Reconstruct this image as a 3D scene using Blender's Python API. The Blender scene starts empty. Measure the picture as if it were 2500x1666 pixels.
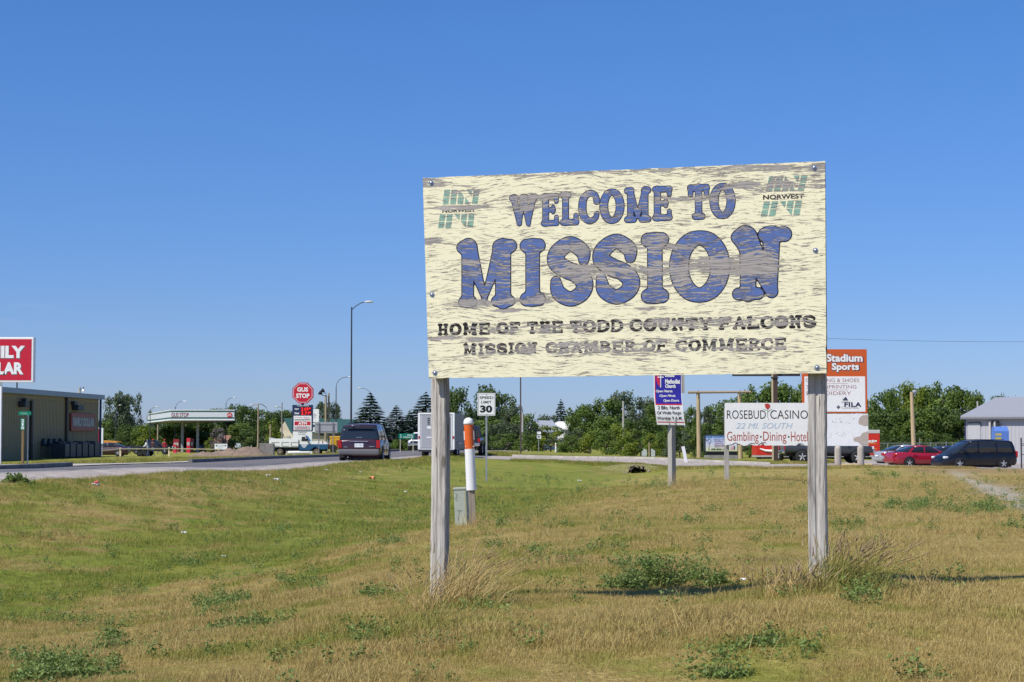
import bpy, bmesh, math, random
import numpy as np
from mathutils import Vector, Matrix, noise as mnoise

random.seed(7)
RNG = np.random.default_rng(11)
C = bpy.context.scene.collection
SC = bpy.context.scene

# ------------------------------------------------------------------ camera, sky, sun, exposure
FPX = 4500.0                      # focal length in photograph pixels (2500 wide)
HOR = 1075.0
TH = math.atan((HOR - 833.0) / FPX)
CAMZ = 1.6
cam_d = bpy.data.cameras.new("camera")
cam_d.sensor_width = 36.0
cam_d.lens = 36.0 * FPX / 2500.0
cam_d.clip_start = 0.1
cam_d.clip_end = 6000
cam = bpy.data.objects.new("camera", cam_d)
cam.location = (0, 0, CAMZ)
cam.rotation_euler = (math.radians(90) + TH, 0, 0)
C.objects.link(cam)
SC.camera = cam

SUN_DIR = Vector((0.62, 0.50, -1.0)).normalized()      # the way the light travels
w = bpy.data.worlds.new("World")
SC.world = w
w.use_nodes = True
wn = w.node_tree.nodes
wl = w.node_tree.links
for n in list(wn):
    wn.remove(n)
out = wn.new("ShaderNodeOutputWorld")
bg = wn.new("ShaderNodeBackground")
sky = wn.new("ShaderNodeTexSky")
sky.sky_type = 'NISHITA'
sky.sun_disc = False
sky.sun_elevation = math.asin(-SUN_DIR.z)
sky.sun_rotation = math.atan2(-SUN_DIR.x, -SUN_DIR.y) % (2 * math.pi)
sky.altitude = 800
sky.air_density = 1.0
sky.dust_density = 0.3
sky.ozone_density = 3.0
bg.inputs['Strength'].default_value = 0.100
hs = wn.new("ShaderNodeHueSaturation")
hs.inputs['Hue'].default_value = 0.5
hs.inputs['Saturation'].default_value = 1.1
hs.inputs['Value'].default_value = 1.0
wl.new(sky.outputs[0], hs.inputs['Color'])
# faint wisp of high cloud low on the left side of the view
tc = wn.new("ShaderNodeTexCoord")
mp = wn.new("ShaderNodeMapping")
mp.inputs['Scale'].default_value = (6, 6, 55)
mp.inputs['Rotation'].default_value = (0, 0.035, 0)
wl.new(tc.outputs['Generated'], mp.inputs['Vector'])
nz = wn.new("ShaderNodeTexNoise")
nz.inputs['Scale'].default_value = 1.3
nz.inputs['Detail'].default_value = 5
wl.new(mp.outputs[0], nz.inputs['Vector'])
rp = wn.new("ShaderNodeMapRange")
rp.inputs['From Min'].default_value = 0.48
rp.inputs['From Max'].default_value = 0.75
rp.inputs['To Max'].default_value = 0.30
wl.new(nz.outputs[0], rp.inputs['Value'])
# limited to one low bank of wisps (direction centred on -16.5 deg, 3.3 deg up)
vs = wn.new("ShaderNodeVectorMath"); vs.operation = 'SUBTRACT'
vs.inputs[1].default_value = (-0.30, 0.952, 0.066)
wl.new(tc.outputs['Generated'], vs.inputs[0])
vm = wn.new("ShaderNodeVectorMath"); vm.operation = 'MULTIPLY'
vm.inputs[1].default_value = (7.0, 7.0, 90.0)
wl.new(vs.outputs[0], vm.inputs[0])
vl = wn.new("ShaderNodeVectorMath"); vl.operation = 'LENGTH'
wl.new(vm.outputs[0], vl.inputs[0])
r2 = wn.new("ShaderNodeMapRange")
r2.inputs['From Min'].default_value = 0.2
r2.inputs['From Max'].default_value = 1.0
r2.inputs['To Min'].default_value = 1.0
r2.inputs['To Max'].default_value = 0.0
wl.new(vl.outputs['Value'], r2.inputs['Value'])
mu = wn.new("ShaderNodeMath"); mu.operation = 'MULTIPLY'
wl.new(rp.outputs[0], mu.inputs[0]); wl.new(r2.outputs[0], mu.inputs[1])
mixc = wn.new("ShaderNodeMix"); mixc.data_type = 'RGBA'
wl.new(mu.outputs[0], mixc.inputs[0])
# prairie air: the low sky stays blue instead of turning yellow
sx = wn.new("ShaderNodeSeparateXYZ"); wl.new(tc.outputs['Generated'], sx.inputs[0])
el = wn.new("ShaderNodeValToRGB")
e = el.color_ramp.elements
e[0].position = 0.0; e[0].color = (.50, .60, 1.0, 1)
e[1].position = 0.55; e[1].color = (.58, .86, 1.18, 1)
k = e.new(.07); k.color = (.49, .63, 1.0, 1)
k = e.new(.22); k.color = (.50, .76, 1.12, 1)
wl.new(sx.outputs[2], el.inputs[0])
tint = wn.new("ShaderNodeVectorMath"); tint.operation = 'MULTIPLY'
wl.new(hs.outputs[0], tint.inputs[0]); wl.new(el.outputs[0], tint.inputs[1])
wl.new(tint.outputs[0], mixc.inputs[6])
mixc.inputs[7].default_value = (6.0, 6.4, 7.6, 1)
wl.new(mixc.outputs[2], bg.inputs['Color'])
wl.new(bg.outputs[0], out.inputs['Surface'])

sd = bpy.data.lights.new("sun", 'SUN')
sd.energy = 4.6
sd.angle = math.radians(0.53)
sd.color = (1.0, 0.95, 0.87)
sun = bpy.data.objects.new("sun", sd)
sun.rotation_euler = SUN_DIR.to_track_quat('-Z', 'Y').to_euler()
sun.location = (-30, -20, 60)
C.objects.link(sun)

SC.view_settings.view_transform = 'Standard'
SC.view_settings.look = 'None'
SC.view_settings.exposure = 0.17
SC.view_settings.gamma = 1.0
SC.view_settings.use_curve_mapping = False
SC.cycles.max_bounces = 5
SC.cycles.diffuse_bounces = 2
SC.cycles.transparent_max_bounces = 8
SC.cycles.caustics_reflective = False
SC.cycles.caustics_refractive = False

# ------------------------------------------------------------------ photograph <-> place
ct, st = math.cos(TH), math.sin(TH)


def P(px, py, Y):
    """point of the place seen at photograph pixel (px, py), Y metres ahead"""
    u = (px - 1250.0) / FPX
    v = (833.0 - py) / FPX
    t = Y / (ct - v * st)
    return Vector((u * t, Y, CAMZ + t * (st + v * ct)))


def proj(x, y, z):
    dz = z - CAMZ
    f = y * ct + dz * st
    v = (-y * st + dz * ct) / f
    return 1250.0 + FPX * x / f, 833.0 - FPX * v


def X(px, Y):
    return P(px, HOR, Y).x


# ground seen at these pixels, at these distances
GP = [
    (0, 1666, 9), (1250, 1666, 8), (2500, 1666, 7.6), (600, 1666, 8.5), (1900, 1666, 7.8),
    (1075, 1477, 11.18), (1990, 1429, 10.54), (1537, 1453, 12.0), (1750, 1446, 12.0), (2300, 1421, 11.8), (2480, 1415, 11.8), (1560, 1520, 9.7),
    (550, 1540, 12.2), (250, 1590, 11.5),
    (2450, 1250, 24), (2450, 1180, 45), (2400, 1150, 75), (2400, 1142, 112), (2150, 1145, 85), (2050, 1139, 100),
    (1700, 1320, 18), (1400, 1330, 18), (2100, 1320, 17),
    (1700, 1250, 28), (1700, 1180, 51), (1640, 1190, 43), (1775, 1172, 51.7), (1700, 1145, 80), (2000, 1180, 50),
    (1350, 1127, 100), (1350, 1118, 110), (1708, 1121, 156), (1750, 1142, 90), (1750, 1129, 98),
    (1880, 1146, 86), (1880, 1134, 94), (1560, 1131, 95), (1560, 1121, 103),
    (0, 1450, 21), (500, 1380, 24), (1000, 1270, 33), (1187, 1175, 64), (1230, 1215, 50), (1558, 1160, 90),
    (1400, 1170, 76), (1470, 1185, 66), (1152, 1280, 25), (1300, 1260, 30), (0, 1300, 27), (800, 1310, 28),
    (0, 1182, 33.7), (500, 1150, 49), (850, 1133, 72), (850, 1200, 50), (500, 1230, 35),
    (0, 1149, 61), (500, 1129, 90), (850, 1114, 132),
    (0, 1125, 115), (240, 1115, 136), (460, 1106, 250), (730, 1112, 214), (55, 1137, 80), (600, 1117, 170),
    (1080, 1115, 102), (1250, 1098, 220), (1180, 1121, 98), (990, 1102, 150), (1025, 1100, 170),
    (1400, 1096, 260), (1500, 1107, 180), (1500, 1112, 140), (2200, 1115, 170), (2430, 1130, 150), (1950, 1120, 150),
    (0, 1086, 420), (900, 1086, 420), (1700, 1086, 420), (2500, 1088, 420), (300, 1098, 300), (2200, 1100, 300),
]


def warp(x, y):
    yy = np.maximum(y, 5.0)
    u = np.clip(x / yy, -0.42, 0.42)
    return u * 3.0, np.log(yy)


def _phi(r2):
    return 0.5 * r2 * np.log(r2 + 1e-9)


_g = [P(*g) for g in GP]
_g += [Vector((-2, 5, .38)), Vector((2, 5, .45)), Vector((0, 5, .42)), Vector((-150, 900, 1.2)), Vector((150, 900, 1.2)), Vector((0, 900, 1.2))]
_gx = np.array([g.x for g in _g]); _gy = np.array([g.y for g in _g]); _gz = np.array([g.z for g in _g])
_a, _b = warp(_gx, _gy)
_n = len(_g)
_K = _phi((_a[:, None] - _a[None]) ** 2 + (_b[:, None] - _b[None]) ** 2) + np.eye(_n) * 0.0015
_Pm = np.stack([np.ones(_n), _a, _b], 1)
_M = np.zeros((_n + 3, _n + 3)); _M[:_n, :_n] = _K; _M[:_n, _n:] = _Pm; _M[_n:, :_n] = _Pm.T
_w = np.linalg.solve(_M, np.concatenate([_gz, np.zeros(3)]))


def tps(x, y):
    x = np.atleast_1d(np.asarray(x, float)); y = np.atleast_1d(np.asarray(y, float))
    a, b = warp(x, y)
    out_ = np.zeros_like(a)
    for i in range(0, len(a), 20000):
        s = slice(i, i + 20000)
        out_[s] = _phi((a[s, None] - _a[None]) ** 2 + (b[s, None] - _b[None]) ** 2) @ _w[:_n] + _w[_n] + _w[_n + 1] * a[s] + _w[_n + 2] * b[s]
    return out_


def sstep(a, b, t):
    t = np.clip((t - a) / (b - a), 0, 1)
    return t * t * (3 - 2 * t)


# road: runs ahead, near edge on the right, bends left far off
def road_c(y):
    """x of the near (right hand) edge of the highway"""
    y = np.asarray(y, float)
    return -12.0 + 0.078 * y - 0.0011 * np.maximum(y - 190, 0) ** 2


ROAD_W = 10.2
DRV = [((1130, 1119.5, 99), (1150, 1113, 112)), ((1250, 1124, 99), (1250, 1115, 111)), ((1350, 1127, 100), (1350, 1118, 110)),
       ((1450, 1129, 97.5), (1450, 1119.5, 107)), ((1560, 1131, 95), (1560, 1121, 103)), ((1650, 1136, 92), (1650, 1125, 100)),
       ((1750, 1142, 90), (1750, 1129, 98)), ((1880, 1146, 86), (1880, 1134, 94)), ((1980, 1148, 86), (2000, 1137, 104)),
       ((2100, 1146, 95), (2100, 1133, 140)), ((2500, 1144, 106), (2500, 1124, 160))]
DRV = [(np.array(P(*a)), np.array(P(*b))) for a, b in DRV]
_dn = np.array([a[:2] for a, b in DRV]); _df = np.array([b[:2] for a, b in DRV])


def drive_in(x, y):
    """signed inside-ness (metres) of the side drive, by x"""
    yn = np.interp(x, _dn[:, 0], _dn[:, 1]); yf = np.interp(x, _df[:, 0], _df[:, 1])
    d = np.minimum(y - yn, yf - y)
    return np.where((x > _dn[0, 0]) & (x < 60), d, -5.0)


def carve(x, y):
    d1 = np.minimum(road_c(y) - x, x - (road_c(y) - ROAD_W))
    d2 = np.where(y > 330, -5, d1)
    d = np.maximum(d2, drive_in(x, y))
    return sstep(0.0, 0.5, d) * 0.10


CULV = P(1558, 1158, 90)


def gz(x, y):
    z = tps(x, y)
    x = np.atleast_1d(np.asarray(x, float)); y = np.atleast_1d(np.asarray(y, float))
    # gentle lumpiness
    z = z + 0.018 * np.sin(x * 1.7 + np.sin(y * .9) * 1.3) * np.cos(y * 1.3 + 0.7 * np.sin(x * .6)) * sstep(6, 12, y)
    return z - carve(x, y)


def g1(x, y):
    return float(gz(x, y)[0])


def on(px, Y, dx=0.0):
    """ground point under photograph column px, Y metres ahead"""
    x = X(px, Y) + dx
    return Vector((x, Y, g1(x, Y)))


# ------------------------------------------------------------------ materials
def rgb(c):
    return (c[0], c[1], c[2], 1.0)


_mats = {}


def mat(name, col, rough=0.7, metal=0.0, var=0.12, scale=6.0, bump=0.0, spec=None, emit=None, stretch=None, coat=0.0):
    if name in _mats:
        return _mats[name]
    m = bpy.data.materials.new(name)
    m.use_nodes = True
    nt = m.node_tree
    b = nt.nodes['Principled BSDF']
    b.inputs['Roughness'].default_value = rough
    b.inputs['Metallic'].default_value = metal
    if coat:
        b.inputs['Coat Weight'].default_value = coat
        b.inputs['Coat Roughness'].default_value = 0.06
    if spec is not None:
        b.inputs['Specular IOR Level'].default_value = spec
    if emit:
        b.inputs['Emission Color'].default_value = rgb(emit[0])
        b.inputs['Emission Strength'].default_value = emit[1]
    if var > 0:
        t = nt.nodes.new('ShaderNodeTexCoord')
        mp_ = nt.nodes.new('ShaderNodeMapping')
        mp_.inputs['Scale'].default_value = stretch or (1, 1, 1)
        nt.links.new(t.outputs['Object'], mp_.inputs[0])
        n = nt.nodes.new('ShaderNodeTexNoise')
        n.inputs['Scale'].default_value = scale
        n.inputs['Detail'].default_value = 5
        n.inputs['Roughness'].default_value = 0.65
        nt.links.new(mp_.outputs[0], n.inputs['Vector'])
        r = nt.nodes.new('ShaderNodeMapRange')
        r.inputs['From Min'].default_value = 0.3
        r.inputs['From Max'].default_value = 0.7
        r.inputs['To Min'].default_value = 1 - var
        r.inputs['To Max'].default_value = 1 + var
        nt.links.new(n.outputs[0], r.inputs['Value'])
        v = nt.nodes.new('ShaderNodeVectorMath'); v.operation = 'SCALE'
        v.inputs[0].default_value = col[:3]
        nt.links.new(r.outputs[0], v.inputs['Scale'])
        nt.links.new(v.outputs[0], b.inputs['Base Color'])
        if bump:
            bp = nt.nodes.new('ShaderNodeBump')
            bp.inputs['Strength'].default_value = bump
            bp.inputs['Distance'].default_value = 0.01
            nt.links.new(n.outputs[0], bp.inputs['Height'])
            nt.links.new(bp.outputs[0], b.inputs['Normal'])
    else:
        b.inputs['Base Color'].default_value = rgb(col)
    _mats[name] = m
    return m


def glassy(name, col=(0.015, 0.018, 0.02)):
    m = mat(name, col, rough=0.06, var=0.0, spec=0.8)
    return m


# ------------------------------------------------------------------ mesh building
class MB:
    def __init__(self):
        self.v = []; self.f = []; self.sm = []

    def add(self, vs, fs, M=None, smooth=False):
        o = len(self.v)
        if M is not None:
            vs = [M @ Vector(p) for p in vs]
        self.v += [tuple(p) for p in vs]
        for f in fs:
            self.f.append(tuple(i + o for i in f)); self.sm.append(smooth)
        return self

    def box(self, x0, x1, y0, y1, z0, z1, M=None):
        vs = [(x0, y0, z0), (x1, y0, z0), (x1, y1, z0), (x0, y1, z0), (x0, y0, z1), (x1, y0, z1), (x1, y1, z1), (x0, y1, z1)]
        return self.add(vs, [(0, 3, 2, 1), (4, 5, 6, 7), (0, 1, 5, 4), (1, 2, 6, 5), (2, 3, 7, 6), (3, 0, 4, 7)], M)

    def bbox(self, x0, x1, y0, y1, z0, z1, b=0.01, M=None):
        """box with chamfered edges"""
        bm = bmesh.new()
        bmesh.ops.create_cube(bm, size=1)
        bmesh.ops.scale(bm, vec=(x1 - x0, y1 - y0, z1 - z0), verts=bm.verts)
        bmesh.ops.translate(bm, vec=((x0 + x1) / 2, (y0 + y1) / 2, (z0 + z1) / 2), verts=bm.verts)
        bmesh.ops.bevel(bm, geom=bm.edges[:], offset=b, segments=2, affect='EDGES', profile=0.6)
        return self.bm(bm, M)

    def bm(self, bm, M=None, smooth=False):
        bm.verts.index_update()
        self.add([v.co.copy() for v in bm.verts], [[v.index for v in f.verts] for f in bm.faces], M, smooth)
        bm.free()
        return self

    def tube(self, p, q, r0, r1=None, n=8, caps=True, smooth=True):
        r1 = r0 if r1 is None else r1
        p = Vector(p); q = Vector(q)
        d = (q - p)
        if d.length < 1e-6:
            return self
        d.normalize()
        a = d.orthogonal().normalized(); b = d.cross(a)
        vs = []
        for c, r in ((p, r0), (q, r1)):
            for i in range(n):
                t = 2 * math.pi * i / n
                vs.append(c + a * math.cos(t) * r + b * math.sin(t) * r)
        self.add(vs, [(i, (i + 1) % n, n + (i + 1) % n, n + i) for i in range(n)], smooth=smooth)
        if caps:
            self.add(vs, [tuple(range(n - 1, -1, -1)), tuple(range(n, 2 * n))])
        return self

    def path(self, pts, r, n=6):
        for i in range(len(pts) - 1):
            ra = r[i] if isinstance(r, (list, tuple)) else r
            rb = r[i + 1] if isinstance(r, (list, tuple)) else r
            self.tube(pts[i], pts[i + 1], ra, rb, n)
        return self

    def prism(self, pts, y0, y1, M=None):
        """outline in (x, z), pushed from y0 to y1"""
        n = len(pts)
        vs = [(x, y0, z) for x, z in pts] + [(x, y1, z) for x, z in pts]
        fs = [tuple(range(n)), tuple(range(2 * n - 1, n - 1, -1))] + [(i, n + i, n + (i + 1) % n, (i + 1) % n) for i in range(n)]
        return self.add(vs, fs, M)

    def loft(self, rings, cap=True, smooth=False, closed=True):
        n = len(rings[0])
        vs = [p for r in rings for p in r]
        fs = []
        for k in range(len(rings) - 1):
            for i in range(n if closed else n - 1):
                j = (i + 1) % n
                fs.append((k * n + i, k * n + j, (k + 1) * n + j, (k + 1) * n + i))
        if cap:
            fs.append(tuple(range(n - 1, -1, -1)))
            fs.append(tuple(range((len(rings) - 1) * n, len(rings) * n)))
        return self.add(vs, fs, smooth=smooth)

    def build(self, name, m, parent=None, loc=None, rz=0.0, fix=True):
        me = bpy.data.meshes.new(name)
        me.from_pydata(self.v, [], self.f)
        if fix and len(self.f) < 60000:
            bm = bmesh.new(); bm.from_mesh(me)
            bmesh.ops.recalc_face_normals(bm, faces=bm.faces)
            bm.to_mesh(me); bm.free()
        else:
            pass
        if any(self.sm) and all(self.sm):
            me.polygons.foreach_set('use_smooth', [True] * len(me.polygons))
        elif any(self.sm):
            me.polygons.foreach_set('use_smooth', [len(p.vertices) == 4 for p in me.polygons])
        me.materials.append(m)
        o = bpy.data.objects.new(name, me)
        C.objects.link(o)
        if parent is not None:
            o.parent = parent
        if loc is not None:
            o.location = loc
        o.rotation_euler.z = rz
        return o


def tag(o, label=None, cat=None, group=None, kind=None):
    if label: o['label'] = label
    if cat: o['category'] = cat
    if group: o['group'] = group
    if kind: o['kind'] = kind
    return o


def thing(name, label, cat, loc, rz=0.0, group=None):
    o = bpy.data.objects.new(name, None)
    o.empty_display_size = 0.3
    C.objects.link(o)
    o.location = loc
    o.rotation_euler.z = rz
    return tag(o, label, cat, group)


_tc = {}


def text_mesh(s, bold=0.0, shear=0.0, spacing=1.0):
    k = (s, bold, shear, spacing)
    if k not in _tc:
        c = bpy.data.curves.new('t', 'FONT')
        c.body = s; c.size = 1; c.resolution_u = 3; c.offset = bold; c.shear = shear; c.space_character = spacing
        o = bpy.data.objects.new('t', c)
        me = bpy.data.meshes.new_from_object(o)
        co = np.array([v.co[:] for v in me.vertices])
        fs = [tuple(p.vertices) for p in me.polygons]
        bpy.data.objects.remove(o); bpy.data.curves.remove(c); bpy.data.meshes.remove(me)
        _tc[k] = (co, fs)
    return _tc[k]


def text(parent, s, x0, x1, z0, z1, y, m, bold=0.0, shear=0.0, spacing=1.0, name='lettering', skew=0.0):
    """print s into the rectangle x0..x1, z0..z1 of the sign face at depth y (front is -y)"""
    co, fs = text_mesh(s, bold, shear, spacing)
    lo = co.min(0); hi = co.max(0)
    sx = (x1 - x0) / (hi[0] - lo[0]); sz = (z1 - z0) / max(hi[1] - lo[1], .05)
    mb = MB()
    vs = [(x0 + (p[0] - lo[0]) * sx, y, z0 + (p[1] - lo[1]) * sz + skew * (p[0] - lo[0]) * sx) for p in co]
    mb.add(vs, fs)
    o = mb.build(name, m, parent, fix=False)
    # make sure it faces -y
    me = o.data
    me.update()
    if len(me.polygons) and sum(p.normal.y * p.area for p in me.polygons) > 0:
        me.flip_normals()
    return o


GLOSS_WHITE = mat('white_paint', (.85, .85, .83), rough=.45, var=.04)
BLACK = mat('black_print', (.012, .012, .014), rough=.5, var=0)
STEEL = mat('galvanised_steel', (.42, .43, .44), rough=.45, metal=.6, var=.15, scale=12)
DARKSTEEL = mat('dark_steel', (.05, .055, .065), rough=.5, metal=.3, var=.15)
TYRE = mat('tyre_rubber', (.018, .018, .018), rough=.85, var=.15)
RIM = mat('alloy_rim', (.62, .63, .65), rough=.3, metal=.25, var=.05)
GLASS = glassy('dark_glass', (.02, .024, .028))
CHROME = mat('chrome', (.75, .75, .76), rough=.12, metal=1, var=0)
REDLENS = mat('red_lens', (.42, .008, .012), rough=.15, var=0)
CLEARLENS = mat('clear_lens', (.75, .76, .78), rough=.12, var=0)
WOODPOLE = mat('pole_wood', (.36, .28, .18), rough=.85, var=.3, scale=14, stretch=(1, 1, .12), bump=.3)
GREYWOOD = mat('grey_timber', (.36, .34, .31), rough=.9, var=.3, scale=18, stretch=(1, 1, .08), bump=.4)
# ------------------------------------------------------------------ ground cover maps (kept in ground coordinates)
_bl = [(-400, 1640), (0, 1535), (350, 1465), (700, 1395), (1000, 1322), (1180, 1285), (1400, 1228), (1560, 1178), (1900, 1148), (2600, 1136)]
_bx = [a for a, b in _bl]; _by = [b for a, b in _bl]
WEEDS = [  # cx, cy, half width, half height (photo px), strength
    (660, 1297, 45, 8, .7), (457, 1371, 70, 14, .9), (552, 1478, 75, 22, 1), (276, 1552, 36, 22, 1), (627, 1525, 60, 12, .9),
    (150, 1640, 100, 24, 1.6), (60, 1615, 50, 12, .8), (733, 1431, 60, 18, .8), (914, 1456, 25, 10, .8), (1310, 1356, 60, 10, .7),
    (1560, 1400, 70, 30, 1.2), (1890, 1297, 40, 10, .9), (2160, 1163, 50, 5, .9), (2330, 1240, 170, 16, 1.1), (2080, 1287, 55, 9, .8),
    (1860, 1552, 55, 9, .9), (1765, 1607, 40, 12, .8), (1500, 1485, 40, 10, .6), (2330, 1412, 60, 9, .7), (2100, 1462, 90, 18, .9),
    (1250, 1452, 50, 12, .4), (880, 1555, 30, 8, .6), (170, 1522, 60, 8, .8), (1620, 1190, 60, 5, .8), (1350, 1290, 90, 8, .4),
    (1980, 1255, 60, 8, .5), (1690, 1275, 50, 6, .6), (40, 1174, 20, 6, 1.5), (1120, 1420, 40, 14, .5), (1220, 1330, 70, 8, .5),
    (960, 1330, 60, 8, .5), (1500, 1340, 60, 8, .5), (2420, 1290, 70, 8, .6), (2250, 1190, 60, 5, .6), (330, 1440, 70, 12, .7),
]


def pix(x, y, z=None):
    z = gz(x, y) if z is None else z
    dz = z - CAMZ
    f = y * ct + dz * st
    f = np.maximum(f, 2.0)
    return 1250.0 + FPX * x / f, 833.0 - FPX * (-y * st + dz * ct) / f


def cover(x, y, z=None):
    """green (0 straw .. 1 lush), weed (0..1), bare (0..1) for ground points"""
    x = np.asarray(x, float); y = np.asarray(y, float)
    px, py = pix(x, y, z)
    b = np.interp(px, _bx, _by)
    wig = 16 * np.sin(px / 90.0 + np.sin(py / 23.0)) + 9 * np.sin(px / 31.0 + py / 17.)
    t = b - py + wig * np.clip((py - 1150) / 200, 0, 1)
    green = .17 + .75 * sstep(-34, 55, t)
    green = green * (1 - 0.50 * sstep(90, 240, t) * sstep(1120, 1300, py + 60))
    green = np.where(y < 6, 0.1, green)
    # straw colour takes over where the slope climbs to the signs on the right
    green = green * (1 - 0.55 * sstep(1700, 2000, px) * sstep(1128, 1150, py))
    # far side of the road is green verge
    green = np.where(y > 125, 0.75, green)
    weed = np.zeros_like(px)
    for cx, cy, hw, hh, s in WEEDS:
        weed += s * np.exp(-(((px - cx) / hw) ** 2 + ((py - cy) / hh) ** 2) * 1.1)
    pathw = np.exp(-((py - (1160 + (px - 2330) * .40)) / (11 + np.clip(px - 2330, 0, 300) * .11)) ** 2) * sstep(2300, 2350, px)
    red = .75 * np.exp(-(((px - 1870) / 110) ** 2 + ((py - 1368) / 9) ** 2)) + .5 * np.exp(-(((px - 1500) / 70) ** 2 + ((py - 1372) / 9) ** 2))
    red += .7 * np.exp(-(((px - 1500) / 60) ** 2 + ((py - 1148) / 8) ** 2)) + 1.0 * np.exp(-(((px - 590) / 60) ** 2 + ((py - 1105) / 10) ** 2))
    red += .5 * np.exp(-(((px - 2440) / 90) ** 2 + ((py - 1195) / 16) ** 2)) + .8 * sstep(2180, 2260, px) * np.exp(-((py - 1150) / 7.) ** 2)
    return green, np.clip(weed, 0, 1.5), np.clip(pathw, 0, 1), np.clip(red, 0, 1)


def grass_nodes(nt, attr_type):
    """straw / green / weed colour driven by the cover attributes; returns colour socket"""
    N = nt.nodes; L = nt.links

    def at(name):
        a = N.new('ShaderNodeAttribute'); a.attribute_type = attr_type; a.attribute_name = name
        return a.outputs['Fac']
    g = N.new('ShaderNodeNewGeometry')

    def noise(scale, detail=4, vec=None, rough=.6):
        n = N.new('ShaderNodeTexNoise'); n.inputs['Scale'].default_value = scale; n.inputs['Detail'].default_value = detail
        n.inputs['Roughness'].default_value = rough
        L.new(vec if vec is not None else g.outputs['Position'], n.inputs['Vector'])
        return n.outputs[0]

    def mixc(f, a, b):
        m = N.new('ShaderNodeMix'); m.data_type = 'RGBA'
        if isinstance(f, float): m.inputs[0].default_value = f
        else: L.new(f, m.inputs[0])
        for k, s in ((6, a), (7, b)):
            if isinstance(s, tuple): m.inputs[k].default_value = rgb(s)
            else: L.new(s, m.inputs[k])
        return m.outputs[2]

    def rng(s, a, b, c=0.0, d=1.0):
        r = N.new('ShaderNodeMapRange'); r.inputs['From Min'].default_value = a; r.inputs['From Max'].default_value = b
        r.inputs['To Min'].default_value = c; r.inputs['To Max'].default_value = d
        L.new(s, r.inputs['Value']); return r.outputs[0]

    def math_(op, a, b):
        m = N.new('ShaderNodeMath'); m.operation = op
        for k, s in enumerate((a, b)):
            if isinstance(s, float): m.inputs[k].default_value = s
            else: L.new(s, m.inputs[k])
        return m.outputs[0]
    return at, noise, mixc, rng, math_


STRAW1 = (.52, .375, .115); STRAW2 = (.32, .23, .068); STRAW3 = (.70, .56, .24)
GRN1 = (.23, .31, .035); GRN2 = (.095, .19, .02); GRN3 = (.40, .36, .08)


def ground_material():
    m = bpy.data.materials.new('dry_grassland'); m.use_nodes = True
    nt = m.node_tree; b = nt.nodes['Principled BSDF']; L = nt.links
    at, noise, mixc, rng, ma = grass_nodes(nt, 'GEOMETRY')
    big = rng(noise(.35, 5), .35, .65)
    mid = rng(noise(2.2, 5), .35, .65)
    fine = rng(noise(28, 4, rough=.7), .3, .7)
    straw = mixc(mid, STRAW2, STRAW1)
    straw = mixc(ma('MULTIPLY', fine, .5), straw, STRAW3)
    gr = mixc(mid, GRN2, GRN1)
    gr = mixc(ma('MULTIPLY', big, .7), gr, GRN3)
    gf = ma('ADD', at('green'), ma('MULTIPLY', ma('SUBTRACT', mid, .5), .70))
    gf = ma('ADD', gf, ma('MULTIPLY', ma('SUBTRACT', big, .5), .75))
    gf = ma('ADD', gf, ma('MULTIPLY', ma('SUBTRACT', rng(noise(1.0, 5, rough=.7), .40, .60), .5), .62))
    col = mixc(rng(gf, .15, .85), straw, gr)
    wf = ma('MULTIPLY', at('weed'), rng(noise(9, 4), .35, .6))
    col = mixc(rng(wf, .2, .9), col, (.07, .13, .03))
    col = mixc(ma('MULTIPLY', at('red'), rng(noise(3, 6), .3, .6)), col, (.34, .21, .13))
    peb = rng(noise(40, 4, rough=.8), .35, .65)
    col = mixc(ma('MULTIPLY', at('bare'), rng(noise(1.6, 6), .2, .42)), col, mixc(peb, (.42, .36, .26), (.66, .60, .48)))
    dark = rng(fine, 0., 1., .72, 1.12)
    v = nt.nodes.new('ShaderNodeVectorMath'); v.operation = 'SCALE'
    L.new(col, v.inputs[0]); L.new(dark, v.inputs['Scale'])
    L.new(v.outputs[0], b.inputs['Base Color'])
    b.inputs['Roughness'].default_value = .95
    b.inputs['Specular IOR Level'].default_value = .1
    bp = nt.nodes.new('ShaderNodeBump'); bp.inputs['Strength'].default_value = .8; bp.inputs['Distance'].default_value = .04
    L.new(fine, bp.inputs['Height']); L.new(bp.outputs[0], b.inputs['Normal'])
    return m


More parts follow.
